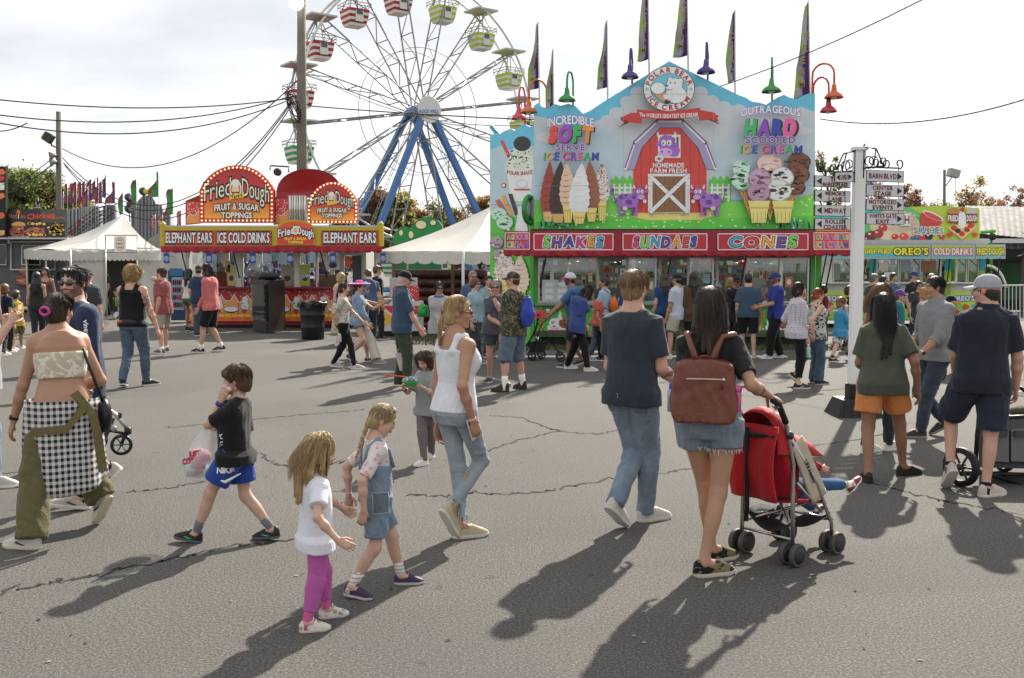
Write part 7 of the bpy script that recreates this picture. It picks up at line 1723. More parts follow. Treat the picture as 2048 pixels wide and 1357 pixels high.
 for a0,a1,q0,q1,txs in((p0,p1,1636,1861,(('DEEP FRIED',1756,52,8,'#dcc83a'),("OREO'S",1822,68,13,'#dcc83a'))),(p1,p2,1863,1950,(('COLD DRINKS',1906,76,12,['#e2e0dc','#e2e0dc']),)),(p2,p3,1952,2011,(('FRIED DOUGH',1981,54,12,'#d8c03a'),))):
  d=U(A(*(a1-a0)[:2],0));n_=A(d[1],-d[0],0);f=pmap(a0,n_);m=MB();m.prism([f(*p)for p in((q0,489),(q1,489),(q1,518),(q0,518))],-n_*.07,'#b4b6b6');m.build('awning_board',vcol(.4),t);a=Art(lambda x,y,o=0,f=f:f(x,y,o+.004));a.rect(q0+3,492,q1-3,515,'#8aa83a');a.poly([(q0+3,506),(q1-3,504),(q1-3,515),(q0+3,515)],'#3f9aa0')
  for tx,cx,w_,h_,c in txs:a.text(tx,cx,503.5,h_,'#5a2a1c' if c!=['#e2e0dc','#e2e0dc']else '#b0343c',w_,'#5a2a1c' if c!=['#e2e0dc','#e2e0dc']else '#b0343c',3,2);a.text(tx,cx,503.5,h_,c,w_)
  abuild(a,'awning_lettering',SIGN(),t)
 for px in(1732,1750,1880,1900,1975,2000):m=MB();m.tube([at(px-6,566,Y-.1),at(px,517,Ya+.1)],.02,5,'#2a2a2c');m.build('awning_strut',vcol(.4),t)
 return t
slush()
def barn():
 t=thing('barn',at(2000,600,50)*A(1,1,0),'long grey metal barn with a pale ribbed roof at the right edge','barn');a,b,c,d=at(1940,466,50),at(2300,500,50),at(1930,412,58),at(2300,420,58)
 m=MB();m.sheet(lambda u,v:(a+(b-a)*u)*(1-v)+(c+(d-c)*u)*v+A(0,0,.02*(int(u*60)%2)),60,2);m.build('roof',plain('#54524e',.8,0,.12,.8),t,False,False)
 m=MB();n=48
 for i in range(n):x=X(1945,51)+(X(2300,51)-X(1945,51))*i/n;m.box((x,51+.03*(i%2),Zp(478,51)/2+.4),((X(2300,51)-X(1945,51))/n*.96,.06,Zp(478,51)-.2),None,'#77767a' if i%2 else '#807f82')
 m.build('wall',vcol(.6),t);m=MB();m.box((X(2120,50.2),50.2,Zp(482,50)),(X(2300,50)-X(1940,50),.3,.22),None,'#d0d0d0');m.build('gutter',vcol(.4),t)
 s=thing('shade_canopy',at(2020,620,40)*A(1,1,0),'dark open tent with green lining behind the man in the grey cap','tent');m=MB();m.sheet(lambda u,v:at(1970+130*u,500-6*u+18*v,38+4*v)-A(0,0,.3*math.sin(u*math.pi)),10,4,'#2a2c2a');m.sheet(lambda u,v:A(X(1970+130*u,43),43,.05+Zp(500,43)*v),8,4,'#161816');m.build('canopy_cloth',vcol(.8),s,True)
 m=MB();m.prism([at(*p,41)for p in((1985,600),(2010,520),(2060,506),(2060,600))],(0,.1,0),'#2a4a2e');m.build('side_lining',vcol(.8),s)
 for px in(1985,2046):m=MB();m.tube([at(px,504,38.5),A(X(px,38.5),38.5,0)],.04,6,'#3a3a3a');m.build('tent_pole',vcol(.5),s)
 m=MB();m.tube([at(1975+38*math.sin(q),592-60*math.cos(q),33)for q in np.linspace(-1.3,1.3,14)],.05,6,'#d0d0cc');m.tube([at(1975+34*math.sin(q),594-55*math.cos(q),33.02)for q in np.linspace(-1.3,1.3,14)],.06,6,'#1c1c1e');o=m.build('curved_hood',vcol(.4),None,True);tag(o,'black curved hood with white edge behind the man in the grey cap','hood')
 f=thing('white_fence',at(2020,640,30)*A(1,1,0),'white barred crowd fence at the right edge behind the grey cap','fence');m=MB();m.tube([at(1975,572,30),at(2100,570,30)],.03,6);m.tube([at(1975,640,30),at(2100,640,30)],.03,6);m.build('rail',plain('#c8c8c4',.4),f,False,False)
 for i in range(15):x=1980+i*7.5;m=MB();m.tube([at(x,572,30),at(x,640,30)],.014,5);m.build('bar',plain('#c8c8c4',.4),f,False,False)
 g=thing('green_lamp_stand',at(1983,640,33)*A(1,1,0),'green metal lamp frame beside the slushie trailer roof','lamp');m=MB();m.tube([A(X(1983,33),33,0),at(1983,466,33)],.04,6,'#2f8a34');m.tube([at(1962,465,33),at(1990,463,33)],.06,6,'#58a83a');m.build('frame',vcol(.5),g);m=MB();m.ball(at(1985,474,32.9),(.14,.1,.12),8,'#1e1e20');m.build('lamp_head',vcol(.5),g)
barn()
# ---------------- direction signpost
def signpost():
 p=gp(1700,830);Y=p[1];x=X(1713,Y,560);p=A(x,Y,0);t=thing('signpost',p,'white square post with hanging arrow signs and black scroll brackets','signpost');wm_=plain('#e2e2e0',.45,var=.05,sc=4);bk=plain('#18181a',.45,var=.15)
 zt=Zp(300,Y);m=MB();m.box((x,Y,zt/2+.1),(.125,.125,zt-.2));m.build('post',wm_,t,False,False);m=MB();m.box((x,Y,zt+.012),(.165,.165,.04));m.hexa([A(x+a*.07,Y+b*.07,zt+.032)for a,b in((-1,-1),(1,-1),(1,1),(-1,1))],[A(x+a*.01,Y+b*.01,zt+.075)for a,b in((-1,-1),(1,-1),(1,1),(-1,1))]);m.build('post_cap',wm_,t,False,False)
 m=MB();m.hexa([A(x+a*.28,Y+b*.28,.0)for a,b in((-1,-1),(1,-1),(1,1),(-1,1))],[A(x+a*.20,Y+b*.20,.21)for a,b in((-1,-1),(1,-1),(1,1),(-1,1))]);m.box((x,Y,.29),(.17,.17,.2))
 for i in range(-2,3):
  for q in(-1,1):m.hexa([A(x+i*.1-.02,Y+q*.29,.0),A(x+i*.1+.02,Y+q*.29,0),A(x+i*.1+.02,Y+q*.27,0),A(x+i*.1-.02,Y+q*.27,0)],[A(x+i*.075-.02,Y+q*.215,.2),A(x+i*.075+.02,Y+q*.215,.2),A(x+i*.075+.02,Y+q*.2,.2),A(x+i*.075-.02,Y+q*.2,.2)])
 m.build('weighted_base',bk,t,False,False)
 def arm(d,zb,L_,nm='scroll_bracket'):
  d=U(d);m=MB();o=A(x,Y,zb)+d*.065;m.tube([o+A(0,0,-.12),o+A(0,0,.28)],.012,5);m.tube([o,o+d*L_],.010,6);e=o+d*L_
  m.tube([e+d*(.05*math.cos(q)-.0)*(1-q/9)+A(0,0,.055+(.055*math.sin(q))*(1-q/9))for q in np.linspace(-1.57,4.2,16)],.009,5)
  for(u,s)in((.25,.075),(.62,.05)):m.tube([o+d*(L_*u+s*math.cos(q)*(1-q/10))+A(0,0,s+s*math.sin(q)*(1-q/10))for q in np.linspace(-1.57,4.6,18)],.008,5)
  m.tube([o+A(0,0,.26),o+d*.18+A(0,0,.22),o+d*L_*.55+A(0,0,.02)],.009,5);m.build(nm,bk,t,True,False);return o
 cr_=math.radians
 dl,dr=A(-.93,-.38,0),A(.95,.30,0)
 arm(dl,Zp(346,Y),.52);arm(dr,Zp(334,Y),.52);arm(A(-.35,.93,0),Zp(340,Y),.45);arm(A(.5,-.86,0),Zp(338,Y),.28)
 def board(nm,txt,x0,x1,yc,h_,d,arrow,two=False,Yo=0.0,sk=0.0):
  d=U(d);n_=A(d[1],-d[0],0);n_=n_ if n_[1]<0 else-n_;c=at((x0+x1)/2,yc,Y+Yo);f=pmap(c,n_);m=MB();q0,q1=f(x0,yc),f(x1,yc);W=np.linalg.norm((q1-q0)[:2]);Hh=h_*Y/FPX;R_=np.stack([d,-n_,A(0,0,1)],1);cc=(q0+q1)/2;cc[2]=(q0[2]+q1[2])/2
  m.box(cc,(W,.02,Hh),R_,'#2a2a2c');b=m.build('arrow_sign',vcol(.5),t);dd=d if d[0]>0 else-d;g2=lambda u,v,o=0:cc+dd*u*W/(x1-x0)+A(0,0,-v*Y/FPX)+n_*(.011+o)
  a=Art(g2,.0008);w2=(x1-x0)/2;a.rect(-w2+1,-h_/2+1,w2-1,h_/2-1,'#c8c9cc')
  s=-1 if arrow=='l' else 1;ofs=-s*5
  if arrow=='b':
   for s in(-1,1):a.poly([(s*(w2-3),0),(s*(w2-10),-6),(s*(w2-10),6)],'#1a1a1c')
   ofs=0
  else:a.poly([(s*(w2-4),0),(s*(w2-14),-7),(s*(w2-14),7)],'#1a1a1c')
  for i,tx in enumerate(txt):
   ht=9.4 if len(txt)==1 else 7.6;y=0 if len(txt)==1 else(-5.2 if i==0 else 5.6);a.text(tx,ofs,y,ht,'#6e1c24',min((2*w2-22),len(tx)*(7.2 if len(txt)==1 else 6.6)),None,2,1)
  a.build('lettering',vcol(.5),b)
 zz_=29
 for i,(tx,yc)in enumerate(((('THE','MARKETPLACE'),364),(('MEMORY','LANE'),393),(('MIDWAY',),422),(('ROLLER','COASTER'),449))):board('s',tx,1628,1700,yc,22,dl,'l',Yo=-.15)
 for i,(tx,yc)in enumerate(((('BARN BLVD',),353),(('CENTER','STAGE'),382),(('MOTORIZED','EVENTS'),410),(("WHITE'S GATE",'EXIT'),438))):board('s',tx,1731,1807,yc,23,dr,'r',Yo=.10)
 board('s',('CANFIELD',),1670,1707,355,20,A(.9,-.42,0),'b',Yo=-.25)
 board('s',('WILSON',),1727,1752,368,20,A(.5,.86,0),'r',Yo=.35)
 for x_,ya,yb,Yo in((1642,340,452,-.2),(1690,344,452,-.12),(1742,338,440,.06),(1797,332,438,.16)):m=MB();m.tube([at(x_,ya,Y+Yo),at(x_,yb,Y+Yo+.02)],.004,4);m.build('chain',bk,t,False,False)
signpost()
# ------------------------------------------------------------ the people
wsh=lambda c='#c9c6c0',**k:dict(m=plain(c,.6,var=.08,sc=20),**k)
sol=lambda c:plain(c,.7,var=.15,sc=30)
def T(kind,c,mk_='plain',c2=None,**k):return dict(kind=kind,m=cloth(c,mk_,c2),**k)
JE=('#61788f','denim','#a0b3c4')
def badge(name,k,pts,col,parent,dz=.006,r=.012):
 m=MB();m.tube(pts,r,5,col);return m.build(name,vcol(.8),parent,True)
def surface_text(k,parent,txt,c,u,v,nrm,h,col,name='lettering',wt=1,gap=.12,onto=None):
 """raised printed letters on cloth: centre c, direction u, up v"""
 a=MB();L_,W=layout(txt,gap);q=h/CAP
 for ch,x in L_:
  V,F=GL[(wt,ch)];P=[c+u*((p[0]+x-W/2)*q)+v*((p[1]-CAP/2)*q)+nrm*.003 for p in V]
  if onto is not None:
   f=onto;Q=[f(p+nrm*.25,-nrm)for p in P];P=[p if w_ is None else w_ for p,w_ in zip(P,Q)]
  a.add(P,F,col)
 return a.build(name,vcol(.8),parent)
# --- front row, from left to right
grey=T('tee','#8f8f90','heather',loose=.02,hem=-.2,slv=.7)
K=human('person in grey T-shirt and jeans at the left edge, eating with raised hands',[(-30,962),(5,975)],[dict(px=(10,655),dy=.05,curl=60,bend=(0,0,.5)),dict(px=(20,648),dy=-.1,curl=60,bend=(0,0,.5))],H=1.74,yaw=85,skin='fair',hair_=('short','#8a8078'),top=grey,bot=T('pants',*JE,loose=.02),shoes=wsh('#b8b4ac'),h=.010,hh=.005,build=1.08)
def pizza(k):
 c=k.wr[1]+k.hdir[1]*.12;o=thing('food',c,'piece of food held at the mouth by the person in grey','food');m=MB();m.prism([c+A(-.03,-.02,.0),c+A(.03,-.03,.01),c+A(.02,.0,.05)],(.01,.04,0),'#c89a5a');m.build('pastry',vcol(.7),o)
pizza(K)
def ex_b(k,b):
 s=k.hd;P=lambda x,y,z:k.Hc+k.HR@(A(x,y,z)*s);m=MB()
 m.tube([P(.0+.17*math.cos(q),-.60-.02*math.cos(q),.0+.11*math.sin(q))for q in np.linspace(0,6.28,22)],.028*s*1.6,6);m.build('hair_clip',plain('#c23a86',.3,var=.05),b,True,False)
 pl=lambda x,y,z:k.P+k.rt*x*k.H+k.fw*y*k.H+A(0,0,z*k.H);m=MB()
 def sh(u,v):
  a=math.pi*(.06+1.66*u);rx,ry=.136+.02*v,.108+.025*v;w_=.006*math.sin(u*34+v*2)*(.4+v)
  zz=.055-v*(.31+.06*math.sin(u*5));return pl((rx+w_)*math.cos(a),-(ry+w_)*math.sin(a)-.004,zz)
 m.sheet(sh,46,14,None,k.fw*.005);m.build('tied_shirt',cloth('#c9c7c4','gingham','#17171a'),b,True,False)
 ol=cloth('#6b6140','plain')
 for pts in([pl(.02,-.10,.085),pl(.05,-.118,.03),pl(-.02,-.128,-.05),pl(-.135,-.07,-.06)],[pl(.02,-.10,.085),pl(.08,-.118,.0),pl(.10,-.115,-.10),pl(.115,-.11,-.235)]):
  m=MB();D=[U(b_-a_)for a_,b_ in zip(pts,pts[1:])];Q=[]
  for j,p in enumerate(pts):d=D[min(j,len(D)-1)];w_=U(np.cross(d,k.fw))*.028;Q+=[p-w_-k.fw*.012,p+w_-k.fw*.012]
  m.add(Q,[(2*j,2*j+1,2*j+3,2*j+2)for j in range(len(pts)-1)]);m.add([q+k.fw*.008 for q in Q],[(2*j,2*j+2,2*j+3,2*j+1)for j in range(len(pts)-1)]);m.build('overall_strap',ol,b,False,False)
 watch(k,0,b)
KB=human('person in strapless cream lace top with checked shirt tied over olive trousers',[(45,1096,0,-80,0),(208,1052,0,-62,55)],[dict(px=(25,850),dy=.0,curl=25),dict(px=(150,775),dy=.28,pole=(-1,.9,-.2),curl=40)],H=1.70,yaw=-38,sex='f',skin='tan',hair_=('bun','#2b1c14'),top=T('strapless','#c4b8a0','print','#e0d8c8',hem=.42,top=.74,loose=.010,tight=.95,fold=.002),bot=T('pants','#5e5738',loose=.020,flare=.040,kneef=.012,fold=.009,rise=.10),shoes=wsh('#c4bfb4',sm=sol('#c9bfa8'),stripe=plain('#1c1c1e',.5)),h=.0075,hh=.0038,build=1.12,hyaw=15,extra=ex_b,bare=True,twist=8,lean=6,shift=(.03,0))
def crossbody(k):
 o=thing('crossbody_bag',k.P+k.rs*.24,'small black crossbody bag hanging on the right hip of the strapless top person','bag');H=k.H;m=MB();p=[k.N-k.fs*.03+k.rs*.08*H+A(0,0,-.03*H),k.N-k.fs*.075*H+k.rs*.085*H+A(0,0,-.08*H),k.P+k.rs*.115*H-k.fs*.075*H+A(0,0,.12*H),k.P+k.rs*.15*H-k.fs*.04*H+A(0,0,.02*H)]
 m.tube(p,.011,6,'#121214');m.build('strap',vcol(.5),o,True);m=MB();c=p[-1]-A(0,0,.07);m.ball(c,(.075,.05,.12),12,'#141416',np.stack([k.fs,k.rs,A(0,0,1)],1));m.build('pouch',vcol(.35,bump=.2),o,True);m=MB();m.ball(p[-1]+A(0,0,.02),.016,8,'#b89a4a');m.build('buckle',vcol(.3,metal=.8),o,True)
crossbody(KB)
def ex_c(k,b):
 glasses(k,b,big=1.1);watch(k,0,b,'#b8b8b6','#5a5c60')
 d=U(k.elb[0]-k.sh[0]);n=U(A(.25,-1,0)-(A(.25,-1,0)@d)*d);u=d;v=np.cross(n,u);
 surface_text(k,b,'vineyard vines',k.sh[0]+(k.elb[0]-k.sh[0])*.62+n*.066,u,v,n,.034,'#d8d8da',onto=caster(k.top))
KC=human('person in navy long sleeve shirt and black sunglasses with dark beard, facing the camera',[(140,1022,0,-115,-10),(222,990,0,-105,48)],[dict(px=(176,812),dy=-.22,curl=30,n=(0,-1,0)),dict(px=(110,800),dy=-.1)],H=1.83,yaw=-140,skin='fair',hair_=('short','#1c1410'),hairk=dict(wave=.07,nst=420),stubble=(.045,.03,.022),top=T('long','#26314c',loose=.022,hem=-.2,slv=.22,tight=.3),bot=T('shorts','#8a8a88',len=.95,loose=.03,flare=.01),shoes=wsh('#b7b0a6',stripe=plain('#2a2a30',.5),sock=.02,sockm=plain('#1c1c20',.9)),h=.0085,hh=.0036,hyaw=188,extra=ex_c,build=1.0,shift=(.07,-.03),lean=2)
def ex_boy(k,b):
 m=MB();d=U(k.elb[0]-k.wr[0]);m.tube([k.wr[0]+d*.012,k.wr[0]+d*.04],.026,12,'#4a3a80');m.build('wristband',vcol(.6),b,True);m=MB();d=U(k.elb[1]-k.wr[1]);m.tube([k.wr[1]+d*.012,k.wr[1]+d*.034],.025,12,'#d08a2a');m.build('wristband',vcol(.6),b,True)
 n=-k.rt;n=U(A(n[0]*1-.18,n[1],0));u=U(np.cross(A(0,0,1),n))*-1;u=u if u[0]>0 else-u
 q=k.hips[0]*.5+k.knees[0]*.5
 surface_text(k,b,'NIKE',k.hips[0]+A(-.02,-.122,-.075),A(1,0,0),A(.08,0,1),A(0,-1,0),.034,'#d8d8da',wt=2,onto=caster(k.bot));m=MB();c=k.hips[0]+A(.035,-.13,-.115);m.tube([c+A(-.07,0,-.016),c+A(-.04,-.004,-.026),c+A(.06,0,.03)],[.004,.012,.002],5,'#d8d8da');m.build('printed_stripe',vcol(.7),b,True)
 for i,(x,z)in enumerate(((-.045,.02),(-.07,-.10))):
  m=MB();g=np.random.default_rng(i);c=k.P+(k.N-k.P)*.62+A(x,-.112,z);m.tube([c+A(g.uniform(-.03,.035),0,-.05+.008*j+g.normal()*.012)for j in range(14)],.005,4,'#4aa0b8' if i==0 else '#d0d0d2');m.build('shirt_print',vcol(.8),b,True)
KI=human('young person in black T-shirt and blue shorts putting candy in the mouth',[(376,1085,0,-82,-8),(533,1080,0,-78,6)],[dict(px=(443,801),dy=-.06,pole=(.0,.1,-1),curl=62,n=(0,-.6,0),bend=(0,0,.25)),dict(px=(437,858),dy=.10,curl=55,pole=(-.6,.2,-1))],H=1.24,yaw=-84,shift=(-.012,0),lean=-5,legf=.515,sex='k',hair_=('boy','#4d351f'),top=T('tee','#151517',loose=.018,hem=-.13,slv=.8,sr=1.25,fold=.005,over=.026),bot=T('shorts','#26428c',len=.66,loose=.018,flare=.022,fold=.004),shoes=dict(m=plain('#17171a',.5,var=.2),sm=sol('#55555a'),lace=plain('#4fa888',.6),stripe=plain('#3f9a6a',.5),sock=.075,sockm=cloth('#6a6c70','heather'),hi=.15),h=.0055,hh=.0030,extra=ex_boy,hyaw=-92)
def candy_bag(k):
 p=k.wr[1]+k.hdir[1]*.06;o=thing('plastic_bag',p,'clear plastic bag of pink and green cotton candy printed in red','bag');c=A(*at(398,925,p[1]));m=MB()
 def f(u,v):a=u*6.2832;r=(.03+.10*min(1,v*1.7)**.7-.03*max(0,v-.8)*5)*(1+.07*math.sin(a*5+v*6)+.05*math.sin(a*9-v*4));return p*(1-v)+(c-A(0,0,.115))*v+A(r*math.cos(a),r*.8*math.sin(a),0)
 m.sheet(f,30,14);t=NT('clear_plastic');tr=t.new('ShaderNodeBsdfTransparent');tr.inputs[0].default_value=(.9,.91,.92,1);gl=t.new('ShaderNodeBsdfPrincipled');gl.inputs['Roughness'].default_value=.18;gl.inputs['Base Color'].default_value=(.75,.76,.78,1);mx=t.new('ShaderNodeMixShader');mx.inputs[0].default_value=.40;t.l.new(tr.outputs[0],mx.inputs[1]);t.l.new(gl.outputs[0],mx.inputs[2]);t.l.new(mx.outputs[0],t.o.inputs['Surface']);m.build('clear_film',t.m,o,True,False)
 m=MB();m.ball(c+A(0,0,.035),(.085,.07,.06),12,'#d8a8b0');m.ball(c+A(-.01,0,-.055),(.085,.07,.05),12,'#a8d0bc');m.build('cotton_candy',vcol(.95),o,True);m=MB();g=np.random.default_rng(3)
 L_,W=layout('Cotton',.1)
 for tx,dz,hh_ in(('JUST',.075,.034),('COTTON',.03,.036),('CANDY',-.055,.028)):
  L_,W=layout(tx,.1);q=hh_/CAP
  for ch,x in L_:V,F=GL[(2,ch)];m.add([c+A((v_[0]+x-W/2)*q*.75,-.098+abs((v_[0]+x-W/2)*q)*.25,dz+(v_[1]-CAP/2)*q+.12*(v_[0]+x-W/2)*q)for v_ in V],F,'#b8283c')
 m.ball(c+A(.02,-.085,-.015),(.05,.008,.018),10,'#b8283c');m.build('printed_lettering',vcol(.6),o)
candy_bag(KI)
def candy_bite(k):c=k.wr[0]+k.hdir[0]*.075+k.hn[0]*.02;o=thing('cotton_candy',c,'bit of pale pink cotton candy held at the lips by the young person in black','candy');m=MB();[m.ball(c+A(*(np.random.default_rng(i).normal(size=3)*.012)),.018,8,'#d8b8be')for i in range(5)];m.build('fluff',vcol(.95),o,True)
candy_bite(KI)
KK=human('young person with braids in denim overall shorts and white floral T-shirt',[(818,1168,0,88,0),(716,1198,0,108,6)],[dict(px=(697,990),dy=.10,curl=35),dict(px=(728,1022),dy=-.16,curl=45,bend=(-.3,0,-.2))],H=1.09,yaw=70,sex='k',hair_=('braids','#9c8560'),top=T('tee','#cfc8c4','floral','#c08a94',loose=.006,hem=.1,tight=.8,slv=.85,fold=.003),bot=T('shorts',*JE,len=.78,loose=.014,flare=.010,rise=.60,woff=.016),shoes=dict(m=plain('#3a2a4a',.6,var=.3),sm=sol('#b8b0a4'),lace=plain('#4a3a5a',.6),sock=.085,sockm=cloth('#d8d4cc','stripe','#7a3038')),h=.0055,hh=.0030,hyaw=82,hpitch=-22,extra=lambda k,b:([(lambda m:(m.tube([k.P+(k.N-k.P)*.55+k.fs*.088+k.rs*q*.05,k.N+k.rs*q*.055+k.fs*.062-A(0,0,.06),k.N+k.rs*q*.062+A(0,0,.012),k.N+k.rs*q*.06-k.fs*.05-A(0,0,.03),k.P+(k.N-k.P)*.5+k.rs*q*.03-k.fs*.078],.014,6),m.build('overall_strap',cloth(*JE),b,True,False)))(MB())for q in(-1,1)],(lambda m:(m.tube([k.wr[0]+k.hdir[0]*-.008,k.wr[0]-k.hdir[0]*.010],.021,10,'#d0b8b8'),m.build('bracelet',vcol(.4),b,True)))(MB())))
hx=KK.wr[1]+KK.hdir[1]*.03
KJ=human('blond toddler in white T-shirt and pink leggings holding a bigger child by the hand',[(668,1234,0,70,0),(630,1262,0,75,0)],[dict(at=hx+A(-.035,.0,-.02),curl=50),dict(px=(676,1082),dy=-.20,curl=30,bend=(.6,0,.1),pole=(-.8,.5,-.3))],H=.99,yaw=62,sex='k',hair_=('toddler','#a88c62'),hairk=dict(length=1.22,nst=520,wave=.07),top=T('tee','#d4d4dc',loose=.016,hem=-.16,slv=.62,sr=1.3,tight=.1,flare=.12,fold=.003),bot=T('leggings','#b0589a',loose=.007,len=.72,slim=1,fold=.002),shoes=dict(m=cloth('#d0c8c0','floral','#8a7a78'),sm=sol('#c0b8a8'),lace=plain('#d8d4d0',.7),sock=.075,sockm=cloth('#c85a8c')),h=.005,hh=.0028,hd=.185,hyaw=72,hpitch=-10,legf=.46)
def ex_l(k,b):
 glasses(k,b,frame='#3a2418',lens='#1c1410',big=.9);m=MB();d=k.hdir[1];m.tube([k.wr[1]-d*.004,k.wr[1]-d*.022],.0265,12,'#c8a8a0');m.build('scrunchie',vcol(.8),b,True)
 m=MB();s=k.hd;a=k.Hc+k.HR@(A(0,-.45,.02)*s);m.tube([a+k.HR@(A(.055*math.cos(q),0,.055*math.sin(q))*s)for q in np.linspace(0,6.28,12)],.012,6,'#2a1c18');m.build('hair_tie',vcol(.7),b,True)
KL=human('person with blond ponytail in white tank top and light ripped jeans',[(940,1074,0,72,0),(897,1082,0,45,58)],[dict(px=(874,868),dy=.10,curl=30,pole=(-.2,.2,-1)),dict(px=(946,842),dy=-.16,curl=42,n=(0,-1,0))],H=1.645,yaw=48,sex='f',skin=(.40,.22,.14),hair_=('pony','#a88c64'),hairk=dict(length=.95,nst=320),top=T('tank','#d6d8de',loose=.011,hem=.03,tight=.92,fold=.0025,ff=60,strap=.016,sx=.05),bot=T('pants','#84939f','denim','#b4bec6',loose=.003,len=.84,rise=.13,kneef=.0,fold=.004),shoes=dict(m=cloth('#b3a88a'),sm=sol('#c4bfb2'),lace=plain('#d8d4c8',.7)),h=.0068,hh=.0034,hyaw=84,extra=ex_l,legw=.90)
def jeans_fray(k,parent,i,zk,n,col,r=.055):
 g=np.random.default_rng(i);a=k.knees[i]+(k.ank[i]-k.knees[i])*zk;m=MB();d=U(k.ank[i]-k.knees[i]);x=U(np.cross(d,A(0,1,0)));y=np.cross(d,x)
 for j in range(n):q=6.28*j/n;p=a+(x*math.cos(q)+y*math.sin(q))*r;m.tube([p,p+d*g.uniform(.02,.06)+A(*(g.normal(size=3)*.006))],[.0035,.001],4,col)
 m.build('frayed_hem',vcol(.9),parent,False)
for i in(0,1):jeans_fray(KL,KL.obj,i,.80,26,'#a8b4be')
def phone(k,i,col,lab,off=.06):c=k.wr[i]+k.hdir[i]*off+k.hn[i]*.022;o=thing('phone',c,lab,'phone');m=MB();m.box(c,(.072,.010,.145),np.stack([k.ht[i],k.hn[i],k.hdir[i]],1),col);m.build('case',plain(col,.3),o,False,False);m=MB();m.box(c+k.hn[i]*.006,(.066,.003,.138),np.stack([k.ht[i],k.hn[i],k.hdir[i]],1));m.build('screen',plain('#101014',.08),o,False,False);m=MB();m.lathe(c-k.hn[i]*.005+k.ht[i]*-.018-k.hdir[i]*.045,[(.012,-.002),(.012,.002)],10,'#1a1a1c',k.hn[i]);m.build('lens',vcol(.2),o);return o
phone(KL,1,'#d0c4c8','pale pink phone held by the person in the white tank top')
def ex_m(k,b):m=MB();d=U(k.elb[1]-k.wr[1]);m.tube([k.wr[1]+d*.01,k.wr[1]+d*.025],.0235,10,'#2a2a2e');m.build('wristband',vcol(.6),b,True)
KM=human('small person in grey T-shirt eating blue shaved ice with a red spoon',[(858,918,0,-150,0),(842,932,0,-140,0)],[dict(px=(840,772),dy=-.22,curl=50,pole=(-.3,.7,-1),bend=(-.3,0,.2)),dict(px=(808,778),dy=-.18,curl=60,pole=(-.3,.7,-1),bend=(0,0,.7))],H=1.10,yaw=-150,sex='k',hair_=('toddler','#4a3322'),hairk=dict(length=.68,wave=.06),top=T('tee','#8c8d90','heather',loose=.02,hem=-.18,slv=.8),bot=T('leggings','#6c5e60',loose=.006,slim=1,fold=.002),shoes=wsh('#d0cec9',lace=plain('#d8d6d2',.7)),h=.0075,hh=.0036,hpitch=-28,hyaw=-150,extra=ex_m)
def snow(k):c=(k.wr[0]+k.wr[1])/2+k.fs*.10+A(0,0,.05);c=at(822,762,k.P[1]-.27);o=thing('shaved_ice',c,'green bowl of blue shaved ice with a long red spoon straw','dessert');m=MB();m.lathe(c-A(0,0,.03),[(.04,-.02),(.075,.02),(.085,.03),(.07,.028),(.03,.0)],16,'#3fae5a');m.build('bowl',vcol(.4),o,True);m=MB();g=np.random.default_rng(5);[m.ball(c+A(g.normal()*.026,g.normal()*.026,.008+abs(g.normal())*.012),.013,6,['#6ab0c8','#9ac8d4','#c86a7a'][i%3])for i in range(60)];m.build('ice_heap',vcol(.5),o,True);m=MB();m.tube([c+A(.0,0,.03),at(768,750,c[1]-.03)],.006,6,'#d8462f');m.build('spoon_straw',vcol(.4),o)
snow(KM)
KF=human('tall person with short fair hair in dark T-shirt and blue jeans seen from behind',[(1232,1062,0,42,40),(1308,1040,0,62,0)],[dict(px=(1262,772),dy=.26,curl=30,pole=(-.3,.15,-1)),dict(px=(1349,764),dy=.12,curl=45,pole=(-.3,.25,-1))],H=1.83,yaw=34,legw=.96,build=.90,sh=.086,hd=.248,skin='pink',hair_=('short','#7d6548'),top=T('tee','#2f3740',loose=.016,hem=-.13,slv=.74,sr=1.2,tight=.3,fold=.006,ff=30),bot=T('pants',*JE,loose=.012,kneef=.005,flare=.010,fold=.008),shoes=wsh('#bab6ae',sm=sol('#c6c2ba'),lace=plain('#2c2c30',.7)),h=.0080,hh=.0040,hyaw=30,tattoo=[(1,(.5,.97))])
def ex_j(k,b):
 m=MB();P=k.P;g=np.random.default_rng(4)
 for i in(0,1):
  hp,kn=k.hips[i],k.knees[i];a=hp+(kn-hp)*.33
  for j in range(34):q=6.28*j/34;p=a+A(math.cos(q)*.103,math.sin(q)*.103,0);m.tube([p,p+A(g.normal()*.008,g.normal()*.008,-g.uniform(.012,.035))],[.004,.001],4,'#c0c6ca')
 m.build('frayed_hem',vcol(.9),b)
KJ2=human('person with brown leather backpack, black T-shirt and cut-off denim shorts',[(1440,1120,0,62,0),(1428,1150,0,72,0)],[dict(px=(1385,800),dy=.40,curl=30),dict(px=(1538,792),dy=-.03,curl=80,pole=(-1,.15,-.6),n=(0,-.3,-1),bend=(.5,-.1,-.25))],H=1.73,yaw=12,sex='f',skin='tan',hair_=('long','#36261b'),hairk=dict(length=1.25,nst=420,thick=1.05),top=T('tee','#211f21',loose=.012,hem=.08,slv=.75,tight=.6),bot=T('shorts','#66798a','denim','#9aa8b4',len=.33,loose=.012,flare=.012,rise=.17,woff=.016),shoes=dict(m=cloth('#1a1a1c','print','#736b48'),sm=sol('#b8b0a0')),h=.0075,hh=.0038,extra=ex_j,tattoo=[(1,(.52,.96))],drop=-.0)
